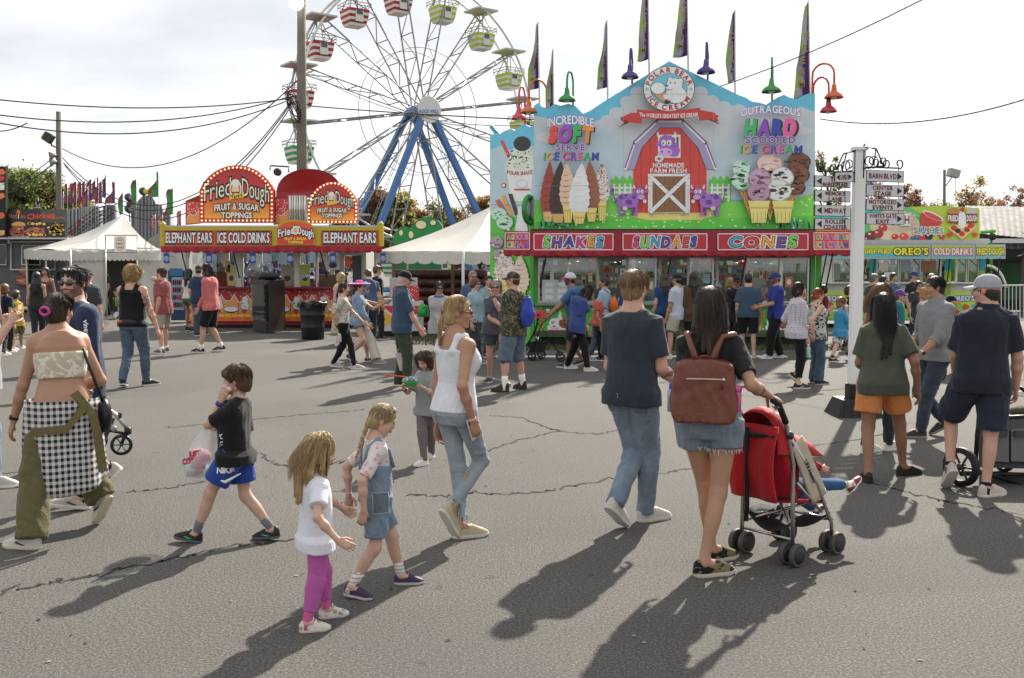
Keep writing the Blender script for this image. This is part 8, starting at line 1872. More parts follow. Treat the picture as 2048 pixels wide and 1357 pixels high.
def backpack(k):
 H=k.H;c=k.P+(k.N-k.P)*.40-k.fs*.160+k.rs*-.03;o=thing('backpack',c,'brown leather backpack with a front zip and pink pocket bottle','backpack');R_=np.stack([k.rs,k.fs,A(0,0,1)],1);le=cloth('#6a3424','leather',rough=.42,bump=.25);F=Field(.010)
 def rb(X_,Y_,Z_):
  x=(X_-c[0])*k.rs[0]+(Y_-c[1])*k.rs[1];y=(X_-c[0])*k.fs[0]+(Y_-c[1])*k.fs[1];z=Z_-c[2];w_=.150+.004*np.clip(-z/.16,-1,1);q=np.maximum(np.maximum(np.abs(x)-w_,np.abs(y)-.068-.015*np.clip(-z/.2,-1,1)),np.abs(z+.05*(np.abs(x)/.2)**2*(z>0))-.165)
  return np.maximum(q,(np.abs(x)/(w_+.006))**6*.03+(np.abs(z)/.175)**6*.03-.04)-.022
 F.P.append((rb,c-.3,c+.3,.01,'u'))
 for q in(-1,1):F.ell(c+R_@A(q*.165,-.0,-.07),(.035,.07,.10),R_,.03)
 V,Q=F.mesh();V=relax(V,Q,2);V=folds(V,Q,.006,30,5,(1,1,.7));mk('bag_body',V,Q,le,o,None,True)
 m=MB();m.tube([c+R_@A(x,-.105-.004*math.cos(x*9),.075-.12*x*x)for x in np.linspace(-.10,.11,10)],.005,6,'#b8a890');m.ball(c+R_@A(.11,-.108,.073),.010,6,'#c8c4bc');m.tube([c+R_@A(.108,-.112,.07),c+R_@A(.10,-.114,.015)],.006,5,'#5a2c1e');m.build('zip',vcol(.4),o,True)
 m=MB();m.tube([c+R_@A(x,-.05,.168-.5*x*x)for x in np.linspace(-.14,.14,12)],.006,6,'#4a2418');m.build('seam',vcol(.5),o,True)
 for q in(-1,1):m=MB();m.tube([c+R_@A(q*.04,-.02,.165),c+R_@A(q*.055,-.04,.20),c+R_@A(q*.095,.03,.31),k.N+k.rs*q*.085*H*.9-k.fs*.035*H+A(0,0,-.015),k.N+k.rs*q*.08*H+k.fs*.01+A(0,0,-.018)],[.017,.019,.019,.019,.017],8);m.build('shoulder_strap',le,o,True,False)
 m=MB();m.tube([c+R_@A(.04*math.cos(t_),-.02,.170+.03*math.sin(t_))for t_ in np.linspace(0,3.14,8)],.008,6);m.build('carry_loop',le,o,True,False)
 b=thing('water_bottle',c+R_@A(.215,0,0),'pink lidded bottle in the right side pocket of the brown backpack','bottle');m=MB();m.lathe(c+R_@A(.182,-.01,-.12),[(.03,0),(.032,.11),(.028,.12)],12,'#c8609a');m.build('bottle_body',vcol(.3),b,True);m=MB();m.lathe(c+R_@A(.182,-.01,.0),[(.033,0),(.034,.022),(.02,.03)],12,'#d05aa8');m.tube([c+R_@A(.182,-.01,.022),c+R_@A(.235,-.01,.025)],.008,6,'#d05aa8');m.build('lid',vcol(.3),b,True)
 b=thing('water_bottle',c-k.rs*.215,'blue topped bottle in the left side pocket of the brown backpack','bottle');m=MB();m.lathe(c+R_@A(-.182,-.01,-.13),[(.028,0),(.03,.12),(.015,.14),(.015,.15)],12,'#8aa0c0');m.build('bottle_body',vcol(.3),b,True);m=MB();m.lathe(c+R_@A(-.182,-.01,.0),[(.02,0),(.02,.03),(.012,.04)],10,'#2f4f9a');m.build('lid',vcol(.3),b,True)
backpack(KJ2)
KU=human('person with very long dark hair in grey-green T-shirt, orange shorts and black clogs',[(1733,962,0,8,0),(1818,950,0,72,0)],[dict(px=(1722,735),dy=.30,curl=40),dict(px=(1836,778),dy=-.08,curl=30)],H=1.64,yaw=8,shift=(0,-.03),sex='f',skin='brown',hair_=('long','#17110e'),hairk=dict(length=1.95,nst=460),top=T('tee','#4b5044',loose=.02,hem=-.16,slv=.78,sr=1.35,tight=.3),bot=T('shorts','#c8804a',len=.62,loose=.022,flare=.022),shoes=dict(m=plain('#191918',.6),sm=sol('#1a1a1a')),h=.0085,hh=.0042,build=1.12)
KV=human('person with short dark hair in grey quilted pullover and dark jeans facing left',[(1828,876,0,-95,0),(1884,872,0,-75,30)],[dict(px=(1842,708),dy=-.22,curl=50,pole=(-.8,.7,-.5),bend=(-.5,0,-.1)),dict(px=(1812,700),dy=.15)],H=1.76,yaw=-112,skin='tan',hair_=('slick','#14100d'),stubble=None,top=T('long','#7c7d80','heather',loose=.016,hem=-.12,slv=.35,tight=.6,collar=1,over=.03),bot=T('pants','#2c3a4c','denim','#4a5c72',loose=.014),shoes=dict(m=plain('#2c2c2a',.6),sm=sol('#8a857c')),h=.009,hh=.004,hyaw=-88,extra=lambda k,b:watch(k,0,b,'#d0d0ce','#2a2a30'))
human('person with long light brown hair in tan top partly hidden by the white post',[(1742,905),(1785,900)],H=1.69,yaw=60,sex='f',skin='tan',hair_=('long','#6a4a30'),hairk=dict(length=1.3),top=T('tank','#9a7050',loose=.008,hem=-.05),bot=T('pants','#30343c',loose=.012),shoes=wsh('#cfccc6'),h=.011,hh=.0055,hyaw=75)
KY=human('person in navy polo, navy shorts and light grey cap seen from behind',[(1899,982,0,4,42),(1984,992,0,66,0)],[dict(px=(1908,735),dy=.35,curl=40),dict(px=(2032,775),dy=.05,curl=40)],H=1.775,yaw=8,skin='pink',hair_=('short','#2a1e16'),top=T('tee','#222630',loose=.020,hem=-.17,slv=.85,sr=1.35,tight=.3,collar=1),bot=T('shorts','#252c3b',len=.92,loose=.028,flare=.03),shoes=wsh('#b4aca0',sm=sol('#c4bcb0'),sock=.02,sockm=plain('#1c1c22',.9)),h=.0085,hh=.0042,hyaw=-48,hatd=dict(m=cloth('#9a9aa2'),bm=cloth('#b4b4b8')),build=.98,shift=(0,.045),side=3)
# sewn pockets on the nearer jeans
def back_pockets(k,c,zq,w_,h_,mat,edge,ofs=.055):
 for q in(-1,1):patch(k.bot,'back_pocket',k.P+k.rt*q*ofs*k.H+A(0,0,zq*k.H)-k.fw*.1,k.rt,A(0,0,1),k.fw,w_,h_,mat,taper=.25,edge=edge)
back_pockets(KF,0,-.03,.125,.14,cloth('#566372','denim','#8a98a6'),'#8a97a4');back_pockets(KL,0,.005,.115,.125,cloth('#77868f','denim','#aab4bc'),'#a8b2ba');back_pockets(KJ2,0,.03,.12,.10,cloth('#5c6f80','denim','#8f9ca8'),'#98a4ae')
patch(KK.bot,'side_pocket',KK.P+KK.rt*.1+A(0,0,.01),KK.fw,A(0,0,1),-KK.rt,.09,.11,cloth('#566372','denim','#8a98a6'),edge='#98a4b0')
patch(KY.bot,'back_pocket',KY.P+KY.rt*.10+A(0,0,-.06)-KY.fw*.1,KY.rt,A(0,0,1),KY.fw,.11,.012,plain('#10141c',.9))
# --- middle distance, left
def ex_e(k,b):m=MB();P=k.P;m.ball(P-k.fw*.085*k.H+A(0,0,.03),(.16,.05,.055),12,'#141414');m.build('waist_pouch',vcol(.5),b,True);m=MB();m.ball(P-k.fw*.105*k.H+A(-.10,0,.045),(.045,.03,.03),8,'#b8502a');m.build('pouch_patch',vcol(.5),b,True)
human('person with curly blond hair, black tank top and tattooed arms walking away in blue jeans',[(247,776,0,-8,12),(302,771,0,40,0)],[dict(px=(262,648),dy=.28,pole=(-.8,1,-.2)),dict(px=(318,668),dy=.0,out=.35)],H=1.89,yaw=8,skin='pink',hair_=('curly','#9c8050'),hairk=dict(wave=.07),top=T('tank','#121214',loose=.012,hem=-.06,strap=.03,sx=.055,top=.86),bot=T('pants','#3f566c','denim','#6f8598',loose=.014),shoes=wsh('#1c1c1e',sm=sol('#c8c4bc')),h=.011,hh=.0055,tattoo=[(0,(.05,.9)),(1,(.05,.8))],extra=ex_e)
human('person in faded red polo and khaki shorts holding a hand to the forehead',[(318,708,0,-70,0),(328,704,0,-60,0)],[dict(swing=0,out=.1),dict(px=(316,560),dy=-.1,pole=(.8,.5,.1),bend=(0,0,.4))],H=1.87,yaw=-75,skin='pink',hair_=('short','#5a3f28'),top=T('tee','#8f4f50',loose=.03,hem=-.2,slv=.8),bot=T('shorts','#9a9184',len=.95,loose=.03,flare=.01),shoes=dict(m=plain('#55554f',.7),sock=.03),h=.013,hh=.006)
human('person in dark grey T-shirt with round white back print and black cap',[(172,742),(196,738)],[None,dict(px=(203,645),dy=.05)],H=1.84,yaw=10,skin='pink',hair_=('buzz','#3a2c22'),top=T('tee','#3c3d3f',loose=.03,hem=-.2,slv=.8,sr=1.4),bot=T('shorts','#3a3a3c',len=.9,loose=.03),shoes=wsh(),hatd=dict(m=cloth('#17171a')),h=.011,hh=.0055,far=True,extra=lambda k,b:(lambda m,c:(m.tube([c+A(.085*math.cos(q),0,.085*math.sin(q))for q in np.linspace(0,6.28,26)],.010,5,'#c8c8c6'),m.lathe(c,[(.055,.004),(.05,.008)],16,'#c8c8c6',A(0,-1,0)),m.ball(c+A(0,-.006,-.02),(.02,.006,.02),8,'#3c3d3f'),m.build('round_print',vcol(.8),b,True)))(MB(),k.P+(k.N-k.P)*.66-k.fs*.155))
def neon(k):c=k.N-k.fs*.20-A(0,0,.22);o=thing('backpack',c,'neon green and blue backpack on the person leaving the white tent','backpack');m=MB();m.ball(c,(.15,.10,.24),12,'#5a9a7a',np.stack([k.rs,k.fs,A(0,0,1)],1));m.build('bag_body',vcol(.6),o,True);[(lambda q,m:(m.tube([k.N+k.rs*.08*q*k.H-k.fs*.06+A(0,0,-.04),k.N+k.rs*.085*q*k.H+k.fs*.1-A(0,0,.05),k.N+k.rs*.09*q*k.H+k.fs*.1-A(0,0,.35),k.N+k.rs*.1*q*k.H-k.fs*.06-A(0,0,.42)],.022,6,'#8ac83a'),m.build('shoulder_strap',vcol(.6),o,True)))(q,MB())for q in(-1,1)]
neon(human('person in black T-shirt with neon green backpack straps coming out of the white tent',[(222,642,0,-100,0),(243,634,0,-90,20)],[None,None],H=1.98,yaw=-125,skin='tan',hair_=('short','#17120e'),top=T('tee','#18181a',loose=.02,hem=-.1),bot=T('pants','#2f4258','denim',loose=.015),shoes=wsh('#5a5048'),h=.016,far=True,hyaw=-100))
human('person all in black behind the one with neon straps',[(206,636),(214,634)],H=1.93,yaw=-120,skin='tan',hair_=('short','#17120e'),top=T('tee','#141416',loose=.02,hem=-.1),bot=T('pants','#141416',loose=.015),shoes=wsh('#b0aca6'),h=.016,far=True)
def jersey(k,b):n=-k.fs;u=k.rs;surface_text(k,b,'PELE',k.P+(k.N-k.P)*.80+n*.115,u,A(0,0,1),n,.06,'#2f7a3a',wt=2);surface_text(k,b,'10',k.P+(k.N-k.P)*.45+n*.125,u,A(0,0,1),n,.17,'#2f7a3a',wt=2)
human('young person in yellow football shirt with green name and number ten',[(30,702),(46,698)],H=1.44,yaw=12,sex='k',skin='tan',hair_=('short','#3a2618'),top=T('tee','#c0aa3a',loose=.02,hem=-.2,slv=.8),bot=T('shorts','#6a6a4a',len=.9,loose=.02),shoes=wsh(),h=.012,hh=.006,far=True,extra=jersey)
human('person with auburn hair and dark blue top between the left edge and the yellow shirt',[(12,712),(24,706)],H=1.66,yaw=20,sex='f',hair_=('bob','#6a3f24'),top=T('tee','#1c2438',loose=.02),bot=T('pants','#2a2a30',loose=.012),shoes=wsh(),h=.014,far=True)
human('person with straight black hair right of the yellow shirt',[(72,690),(86,688)],H=1.78,yaw=-10,sex='f',skin='tan',hair_=('long','#0f0c0b'),hairk=dict(length=1.7),top=T('tank','#2a2628',loose=.01,hem=-.05),bot=T('pants','#2a2a30',loose=.012),shoes=wsh(),h=.015,far=True)
human('person with long brown hair in front of the beige tent wall',[(88,668),(98,666)],H=1.92,yaw=175,sex='f',skin='tan',hair_=('long','#2a1a12'),hairk=dict(length=1.5),top=T('tank','#5a4a44',loose=.01,hem=-.05),bot=T('pants','#3a3a42',loose=.012),shoes=wsh(),h=.016,far=True)
human('person with short hair at the left edge behind the grey T-shirt',[(-12,715),(0,712)],H=1.86,yaw=30,hair_=('short','#3a2c22'),top=T('tee','#5a3a3c',loose=.02),bot=T('pants','#2a2a30',loose=.012),shoes=wsh(),h=.016,far=True)
human('person with dark ponytail in white top and green shorts at the fried dough counter',[(378,662),(389,664)],H=1.86,yaw=25,sex='f',skin='tan',hair_=('long','#17110e'),top=T('tee','#c8c6c2',loose=.015,hem=.02),bot=T('shorts','#55603e',len=.35,loose=.02,flare=.02),shoes=dict(m=plain('#1a1a1c'),sock=.03,sockm=plain('#2a2a2a')),h=.014,far=True)
human('person in navy T-shirt and jeans ordering at the fried dough counter',[(396,672),(410,670)],H=1.96,yaw=12,skin='pink',hair_=('buzz','#2a2018'),top=T('tee','#2c3a50',loose=.025,hem=-.15,slv=.75),bot=T('pants','#2c3c52','denim',loose=.018),shoes=dict(m=plain('#3a2c20')),hatd=dict(m=cloth('#3a3a3e')),h=.014,far=True)
human('person with long brown hair in salmon sweatshirt and black shorts walking left',[(395,706,0,-90,0),(438,704,0,-85,8)],[dict(px=(417,625),dy=-.1),dict(px=(392,628),dy=.05)],H=1.96,yaw=-88,sex='m',skin='pink',hair_=('long','#2f2018'),hairk=dict(length=1.0),top=T('long','#c06a68',loose=.03,hem=-.14,slv=.95,hood=0),bot=T('shorts','#141416',len=.95,loose=.03,flare=.015),shoes=dict(m=plain('#17171a'),stripe=plain('#d0d0d0'),sock=.045),h=.012,hh=.006,lean=4)
# --- middle distance, centre left
human('person in patterned sundress with sunglasses on the head beside the trash can',[(680,692,0,110,0),(690,690,0,120,0)],[dict(px=(684,595),dy=-.1),dict(px=(692,600),dy=-.15)],H=1.78,yaw=110,sex='f',skin='fair',hair_=('bob','#a08058'),hairk=dict(length=.7),top=T('tank','#cfc6b4',loose=.008,hem=.1),bot=T('skirt','#b8ac8c','floral','#5f6a3a',len=.34,flare=.05),shoes=wsh('#c0bcb4'),h=.012,hh=.006,far=True,hyaw=95,hpitch=-15)
KO=human('slim person with long ponytail in white graphic T-shirt and black leggings',[(716,739,0,90,0),(673,736,0,92,6)],[dict(px=(748,668),dy=.08),dict(px=(676,652),dy=-.12,curl=60)],H=1.645,yaw=82,sex='f',skin='fair',hair_=('pony','#3f2a1c'),hairk=dict(length=1.5),top=T('tee','#bdb6aa','floral','#5a5654',loose=.014,hem=.08,slv=.7),bot=T('leggings','#101012',loose=.004,slim=1,fold=.002),shoes=wsh('#a89ea4',sock=.03),h=.010,hh=.005)
def tumbler(k,i,lab,col,cap_,cat='bottle',nm='tumbler',r=.036,L_=.2):c=k.wr[i]+k.hdir[i]*.09;o=thing(nm,c,lab,cat);m=MB();m.lathe(c-A(0,0,L_+.02),[(r*.85,0),(r,.02),(r,L_*.75),(r*.6,L_*.85)],12,col);m.build('bottle_body',vcol(.3),o,True);m=MB();m.lathe(c-A(0,0,.05),[(r*.55,0),(r*.55,.03),(r*.3,.04)],10,cap_);m.tube([c+A(-.02,0,-.02),c+A(-.02,0,.01),c+A(.02,0,.01),c+A(.02,0,-.02)],.005,5,cap_);m.build('lid',vcol(.4),o,True)
tumbler(KO,1,'white and black bottle hanging from the hand of the person in leggings','#b8b8b8','#17171a')
def hat(k):
 c=k.Hc+A(0,0,k.hd*.27);o=thing('cowboy_hat',c,'bright pink cowboy hat with white trim','hat');m=MB();s=k.hd
 m.sheet(lambda u,v:c+A((.34+.52*v)*s*math.cos(6.2832*u)*1.15,(.34+.46*v)*s*math.sin(6.2832*u),.10*s*v*v*(1 if abs(math.cos(6.2832*u))<.8 else .4)-.02),30,5,'#c83a8a',A(0,0,.012));m.build('brim',vcol(.7),o,True);m=MB();m.sheet(lambda u,v:c+A(.36*s*math.cos(6.2832*u)*(1-.25*v**3),.38*s*math.sin(6.2832*u)*(1-.25*v**3),v*.36*s-.0),24,6,'#d04592');m.ball(c+A(0,0,.35*s),(.27*s,.29*s,.05*s),14,'#c83a8a');m.build('crown',vcol(.7),o,True);m=MB();m.tube([c+A(.86*s*math.cos(q)*1.15,.80*s*math.sin(q),.08*s)for q in np.linspace(0,6.2832,30)],.010,5,'#dcc8d4');m.build('trim',vcol(.9),o,True)
KP=human('person under a pink cowboy hat in denim jacket and shorts',[(742,724,0,95,0),(702,728,0,90,30)],[dict(px=(708,575),dy=.05,pole=(.7,.6,-.1),curl=50),dict(px=(748,670),dy=-.1)],H=1.60,yaw=92,sex='f',skin='fair',hair_=('short','#3a2618'),top=T('long','#6d87a8','denim',loose=.03,hem=-.16,slv=.95),bot=T('shorts','#5f7896','denim',len=.35,loose=.02,flare=.01),shoes=dict(m=plain('#17171a'),stripe=plain('#d0d0d0'),sm=sol('#c8c4bc')),h=.011,hh=.0055)
hat(KP);phone(KP,1,'#2a2a30','dark phone held by the person under the pink hat')
KQ=human('person in grey sleeveless top and loose cream trousers holding food and phone',[(700,718,0,80,45),(760,728,0,92,0)],[dict(px=(778,600),dy=.05,pole=(-.8,.5,-.6)),dict(px=(770,606),dy=-.15,pole=(-.8,.5,-.6),curl=60)],H=1.74,yaw=88,sex='f',skin='tan',hair_=('long','#241710'),hairk=dict(length=1.3),top=T('tank','#77797e',loose=.010,hem=.0),bot=T('pants','#b4aa9c',loose=.024,flare=.03,kneef=.012),shoes=wsh('#8a857c',sm=sol('#b8b0a4')),h=.010,hh=.005,hpitch=-12)
phone(KQ,0,'#c8c8c4','white phone held up by the person in cream trousers');
def carton(k):c=k.wr[1]+k.hdir[1]*.12;o=thing('food_tray',c,'white paper food tray with red print held by the person in cream trousers','food');m=MB();m.hexa([c+A(a*.09,b*.06,-.03)for a,b in((-1,-1),(1,-1),(1,1),(-1,1))],[c+A(a*.13,b*.09,.03)for a,b in((-1,-1),(1,-1),(1,1),(-1,1))],'#c8c6c2');m.build('tray',vcol(.7),o);m=MB();m.box(c+A(0,-.082,0),(.06,.004,.02),None,'#b0323a');m.build('red_print',vcol(.7),o)
carton(KQ)
human('person with short brown hair and blue shirt bending over at the dough trailer door',[(728,688),(748,686)],H=1.86,yaw=5,lean=14,skin='fair',hair_=('short','#3a281a'),top=T('tee','#44597a',loose=.025,hem=-.1),bot=T('pants','#2a3040',loose=.02),shoes=wsh('#4a4a4a'),h=.014,far=True,hpitch=-25,hyaw=-40)
human('grey haired person in black shirt beside the inflatable logs',[(752,680),(768,680)],H=1.93,yaw=60,skin='fair',hair_=('short','#4a4038'),top=T('tee','#17171a',loose=.025,hem=-.1),bot=T('pants','#2a2a2e',loose=.02),shoes=wsh('#4a4a4a'),h=.015,far=True)
human('older white haired person in navy cap and blue shirt looking down',[(806,772,0,78,0),(824,778,0,82,0)],[dict(px=(838,655),dy=.1),dict(px=(840,660),dy=-.12,pole=(-.9,.2,-.6),curl=55)],H=1.80,yaw=78,skin='pink',hair_=('short','#b8b4ac'),top=T('tee','#36485e','heather',loose=.03,hem=-.16,slv=.9,sr=1.45,collar=1,belly=.01),bot=T('pants','#3a3e2e',loose=.022),shoes=dict(m=plain('#3a342c')),hatd=dict(m=cloth('#17181e')),h=.010,hh=.005,hpitch=-16)
def papers():c=at(800,722,15.2);o=thing('paper_bag',c,'white paper carrier held low beside the older person in blue','bag');m=MB();m.hexa([c+A(a*.03+.03,b*.05,-.15)for a,b in((-1,-1),(1,-1),(1,1),(-1,1))],[c+A(a*.07,b*.06,.12)for a,b in((-1,-1),(1,-1),(1,1),(-1,1))],'#c4c2bd');m.build('paper_sack',vcol(.8),o);m=MB();m.tube([c+A(-.05,0,.12),c+A(-.02,0,.18),c+A(.03,0,.18),c+A(.05,0,.12)],.005,5,'#c4c2bd');m.build('handle',vcol(.8),o)
papers()
human('person with dark hair and sunglasses in light grey cardigan over blue shirt',[(868,742,0,200,0),(886,744,0,190,0)],[dict(px=(892,652),dy=-.2,pole=(-.5,.6,-.8)),dict(px=(884,648),dy=-.2,pole=(-.5,.6,-.8))],H=1.62,yaw=190,sex='f',skin='tan',hair_=('bob','#241814'),hairk=dict(length=.42),top=[T('tee','#3f5f98',loose=.012,hem=-.1),T('long','#a09e9e','heather',loose=.026,hem=-.3,slv=.7,tight=.2,name='cardigan',top=.93)],bot=T('pants','#444636',loose=.018),shoes=wsh('#5a5650'),h=.011,hh=.005,hyaw=165,extra=lambda k,b:glasses(k,b,big=1.2))
human('grey haired person in sunglasses at the back of the waiting group',[(940,716),(956,714)],H=1.82,yaw=160,skin='pink',hair_=('short','#8a8680'),top=T('tee','#4a5a78',loose=.02),bot=T('pants','#3a3a40',loose=.02),shoes=wsh('#4a4a4a'),h=.014,far=True,extra=lambda k,b:glasses(k,b))
human('person with short auburn hair and sunglasses in pale blue top',[(948,730),(964,728)],H=1.68,yaw=120,sex='f',hair_=('bob','#5f3524'),hairk=dict(length=.38),top=T('tee','#8fa4ac',loose=.02),bot=T('pants','#3a4048',loose=.02),shoes=wsh('#7a7a7a'),h=.013,far=True,extra=lambda k,b:glasses(k,b))
human('dark haired person half hidden behind the camouflage shirt',[(972,716),(986,714)],H=1.72,yaw=170,hair_=('short','#2a1e16'),top=T('tee','#7f98a4',loose=.02),bot=T('pants','#3a3a40',loose=.02),shoes=wsh('#4a4a4a'),h=.015,far=True)
human('person in grey T-shirt and denim shorts with a hand at the chin',[(1012,772,0,150,0),(976,766,0,200,0)],[dict(px=(985,592),dy=-.22,pole=(.1,.5,-1),curl=60,bend=(0,0,.4)),dict(px=(1005,652),dy=-.26,pole=(-.2,.8,-.6),curl=30)],H=1.68,yaw=172,sex='f',skin='pink',hair_=('bob','#8d8378'),hairk=dict(length=.6),top=T('tee','#4f5159','heather',loose=.022,hem=-.1,slv=.75,sr=1.3,belly=.015),bot=T('shorts','#32445a','denim',len=.55,loose=.016,flare=.012),shoes=wsh('#2a2a2c',sm=sol('#b8b4ac')),h=.0095,hh=.0045,build=1.2,extra=lambda k,b:(glasses(k,b,big=1.1),watch(k,0,b)),hyaw=190)
KZ=human('person in camouflage T-shirt, camouflage cap and long denim shorts with brown boots',[(1000,784,0,-72,0),(1040,778,0,-40,0)],[dict(px=(1004,672),dy=-.05,pole=(-.9,.5,-.3)),None],H=1.79,yaw=-58,skin='pink',hair_=('short','#3a2c20'),top=T('tee','#6e6a54','camo','#3a3c2e',loose=.03,hem=-.18,slv=.8,sr=1.4,belly=.012),bot=T('shorts','#4d6278','denim','#8296a6',len=1.12,loose=.03,flare=.015),shoes=dict(m=plain('#3a2c20',.8,bump=.3),sm=sol('#2a2420'),hi=.35,sock=.085),hatd=dict(m=cloth('#5f5c4c','camo','#35372b')),h=.0095,hh=.0045,build=1.1,hyaw=-75)
def drawbag(k,lab,col,c,sz):o=thing('drawstring_bag',c,lab,'bag');F=Field(.014);R_=np.stack([k.rs,k.fs,A(0,0,1)],1);F.ell(c-A(0,0,sz*.15),(sz*.62,sz*.30,sz*.75),R_,.01);F.cone(c,c+A(0,0,sz*.85),sz*.3,sz*.08,.08);V,Q=F.mesh();V=folds(V,Q,.010,30,3);mk('sack',V,Q,cloth(col,rough=.5),o,None,True);m=MB();[m.tube([c+A(0,0,sz*.8),k.N+k.rs*q*.075*k.H-k.fs*.05,k.N+k.rs*q*.08*k.H+k.fs*.06-A(0,0,.06),k.N+k.rs*q*.1*k.H-A(0,0,.32),c+k.rs*q*sz*.5-A(0,0,sz*.6)],.006,5,'#1a1a1c')for q in(-1,1)];m.build('cord',vcol(.7),o,True)
drawbag(KZ,'blue drawstring bag on the back of the camouflage shirt','#2b3f9a',KZ.P+(KZ.N-KZ.P)*.45-KZ.fs*.24,.26)
# --- middle distance, centre and right
KA=human('person in blue T-shirt and white-red cap pushing the black stroller',[(1128,736,0,-88,0),(1160,734,0,-85,20)],[dict(px=(1100,632),dy=-.1,pole=(-.8,.3,-.7),curl=70),dict(px=(1098,630),dy=.2,pole=(-.8,.3,-.7),curl=70)],H=1.77,yaw=-86,skin='brown',hair_=('buzz','#1a1410'),stubble=(.03,.02,.015),top=T('tee','#3f5f86',loose=.03,hem=-.18,slv=.8,sr=1.3,belly=.014),bot=T('shorts','#2a2e38',len=1.0,loose=.03),shoes=wsh('#3a3a3e'),hatd=dict(m=cloth('#c4c2cc'),bm=cloth('#b83a34')),h=.010,hh=.005,lean=8)
human('person in blue T-shirt bowing the head so long dark hair falls forward',[(1182,743,0,88,0),(1142,738,0,90,0)],[dict(px=(1175,660),dy=.1),dict(px=(1146,690),dy=-.1,curl=35)],H=1.66,yaw=86,sex='f',skin='tan',hair_=('long','#2a1812'),hairk=dict(length=1.2),top=T('tee','#38487e',loose=.03,hem=-.2,slv=.85,sr=1.3,belly=.01),bot=T('pants','#0f0f12',loose=.014),shoes=wsh('#c8c2b8'),h=.010,hh=.005,lean=12,hpitch=-38,build=1.0)
KC2=human('person in pale blue T-shirt and black trousers turning the head left',[(1196,722,0,-60,0),(1208,720,0,-50,0)],[dict(px=(1180,650),dy=-.1),None],H=1.68,yaw=-62,sex='f',skin='tan',hair_=('bun','#2a1a14'),top=T('tee','#93aebc',loose=.02,hem=-.02),bot=T('pants','#121215',loose=.014),shoes=wsh('#3a3a40'),h=.011,hh=.0055,far=True,hyaw=-95)
drawbag(KC2,'orange drawstring bag on the pale blue T-shirt','#d0601c',KC2.P+(KC2.N-KC2.P)*.42-KC2.fs*.20,.20)
human('person in cuffed jeans and coral top behind the bowed long hair',[(1184,722,0,90,0),(1214,722,0,95,35)],H=1.46,yaw=88,sex='f',skin='tan',hair_=('bob','#2a1a14'),top=T('tee','#b8574c',loose=.02,hem=-.1),bot=T('pants','#35495e','denim',loose=.018,len=.82),shoes=wsh('#8f98a4'),h=.012,far=True)
human('person with brown shoulder hair in blue top behind the dark T-shirt',[(1252,738),(1270,736)],H=1.66,yaw=15,sex='f',skin='fair',hair_=('bob','#6a4a30'),hairk=dict(length=1.0),top=T('tee','#2c3a74',loose=.02),bot=T('pants','#22242c',loose=.014),shoes=wsh(),h=.012,far=True)
human('person in white T-shirt, khaki shorts and navy cap near the middle window',[(1333,718,0,-40,0),(1372,712,0,70,20)],[dict(px=(1332,640),dy=-.1),None],H=1.80,yaw=-50,skin='tan',hair_=('short','#2a2018'),top=T('tee','#b4bac2',loose=.03,hem=-.16,slv=.75),bot=T('shorts','#a39a8a',len=.85,loose=.028,flare=.02),shoes=wsh(),hatd=dict(m=cloth('#1a2030')),h=.011,hh=.0055,far=True)
human('person in navy top half hidden left of the white T-shirt',[(1318,710),(1332,708)],H=1.74,yaw=-10,sex='f',hair_=('long','#3a281c'),top=T('tee','#24406a',loose=.02),bot=T('pants','#35506e','denim',loose=.014),shoes=wsh(),h=.014,far=True)
human('person with black hair in brown checked shirt behind the backpack person',[(1378,716),(1392,714)],H=1.76,yaw=5,sex='f',skin='tan',hair_=('long','#15100e'),top=T('long','#5a4238','plaid','#22181a',loose=.025,hem=-.3),bot=T('pants','#1c1c20',loose=.014),shoes=wsh(),h=.014,far=True)
human('person with wavy blond hair at the third ice cream window',[(1450,708),(1464,706)],H=1.66,yaw=5,sex='f',hair_=('bob','#8a6a40'),top=T('tee','#3a4a5a',loose=.02),bot=T('pants','#2a2a30',loose=.014),shoes=wsh(),h=.014,far=True)
human('vendor in dark shirt standing inside the ice cream trailer window',[(1466,676,.38),(1480,675,.38)],H=1.66,yaw=180,skin='brown',hair_=('buzz','#15100e'),top=T('tee','#1c1c20',loose=.02),bot=T('pants','#1c1c20',loose=.014),shoes=wsh('#2a2a2a'),hatd=dict(m=cloth('#1a1a1c')),h=.016,far=True)
human('dark haired person in slate blue T-shirt and black shorts at the counter',[(1482,714,0,10,0),(1508,716,0,20,0)],H=1.74,yaw=12,skin='fair',hair_=('short','#1c1512'),top=T('tee','#3d5062',loose=.03,hem=-.14,slv=.85,sr=1.4),bot=T('shorts','#17171a',len=.95,loose=.03),shoes=wsh('#b4aeaa'),h=.011,hh=.0055,far=True)
human('bearded person in royal blue T-shirt and blue cap talking at the counter',[(1532,718,0,-95,0),(1553,716,0,-80,0)],[dict(px=(1518,614),dy=-.1,pole=(-.9,.4,-.6)),dict(px=(1522,612),dy=.1)],H=1.76,yaw=-100,skin='tan',hair_=('buzz','#1a1410'),stubble=(.03,.02,.015),top=T('tee','#2a327e',loose=.03,hem=-.18,slv=.8,sr=1.3),bot=T('pants','#131315',loose=.03),shoes=wsh('#c4c4c4',stripe=plain('#17171a'),sm=sol('#d0d0d0')),hatd=dict(m=cloth('#26346a')),h=.011,hh=.0055)
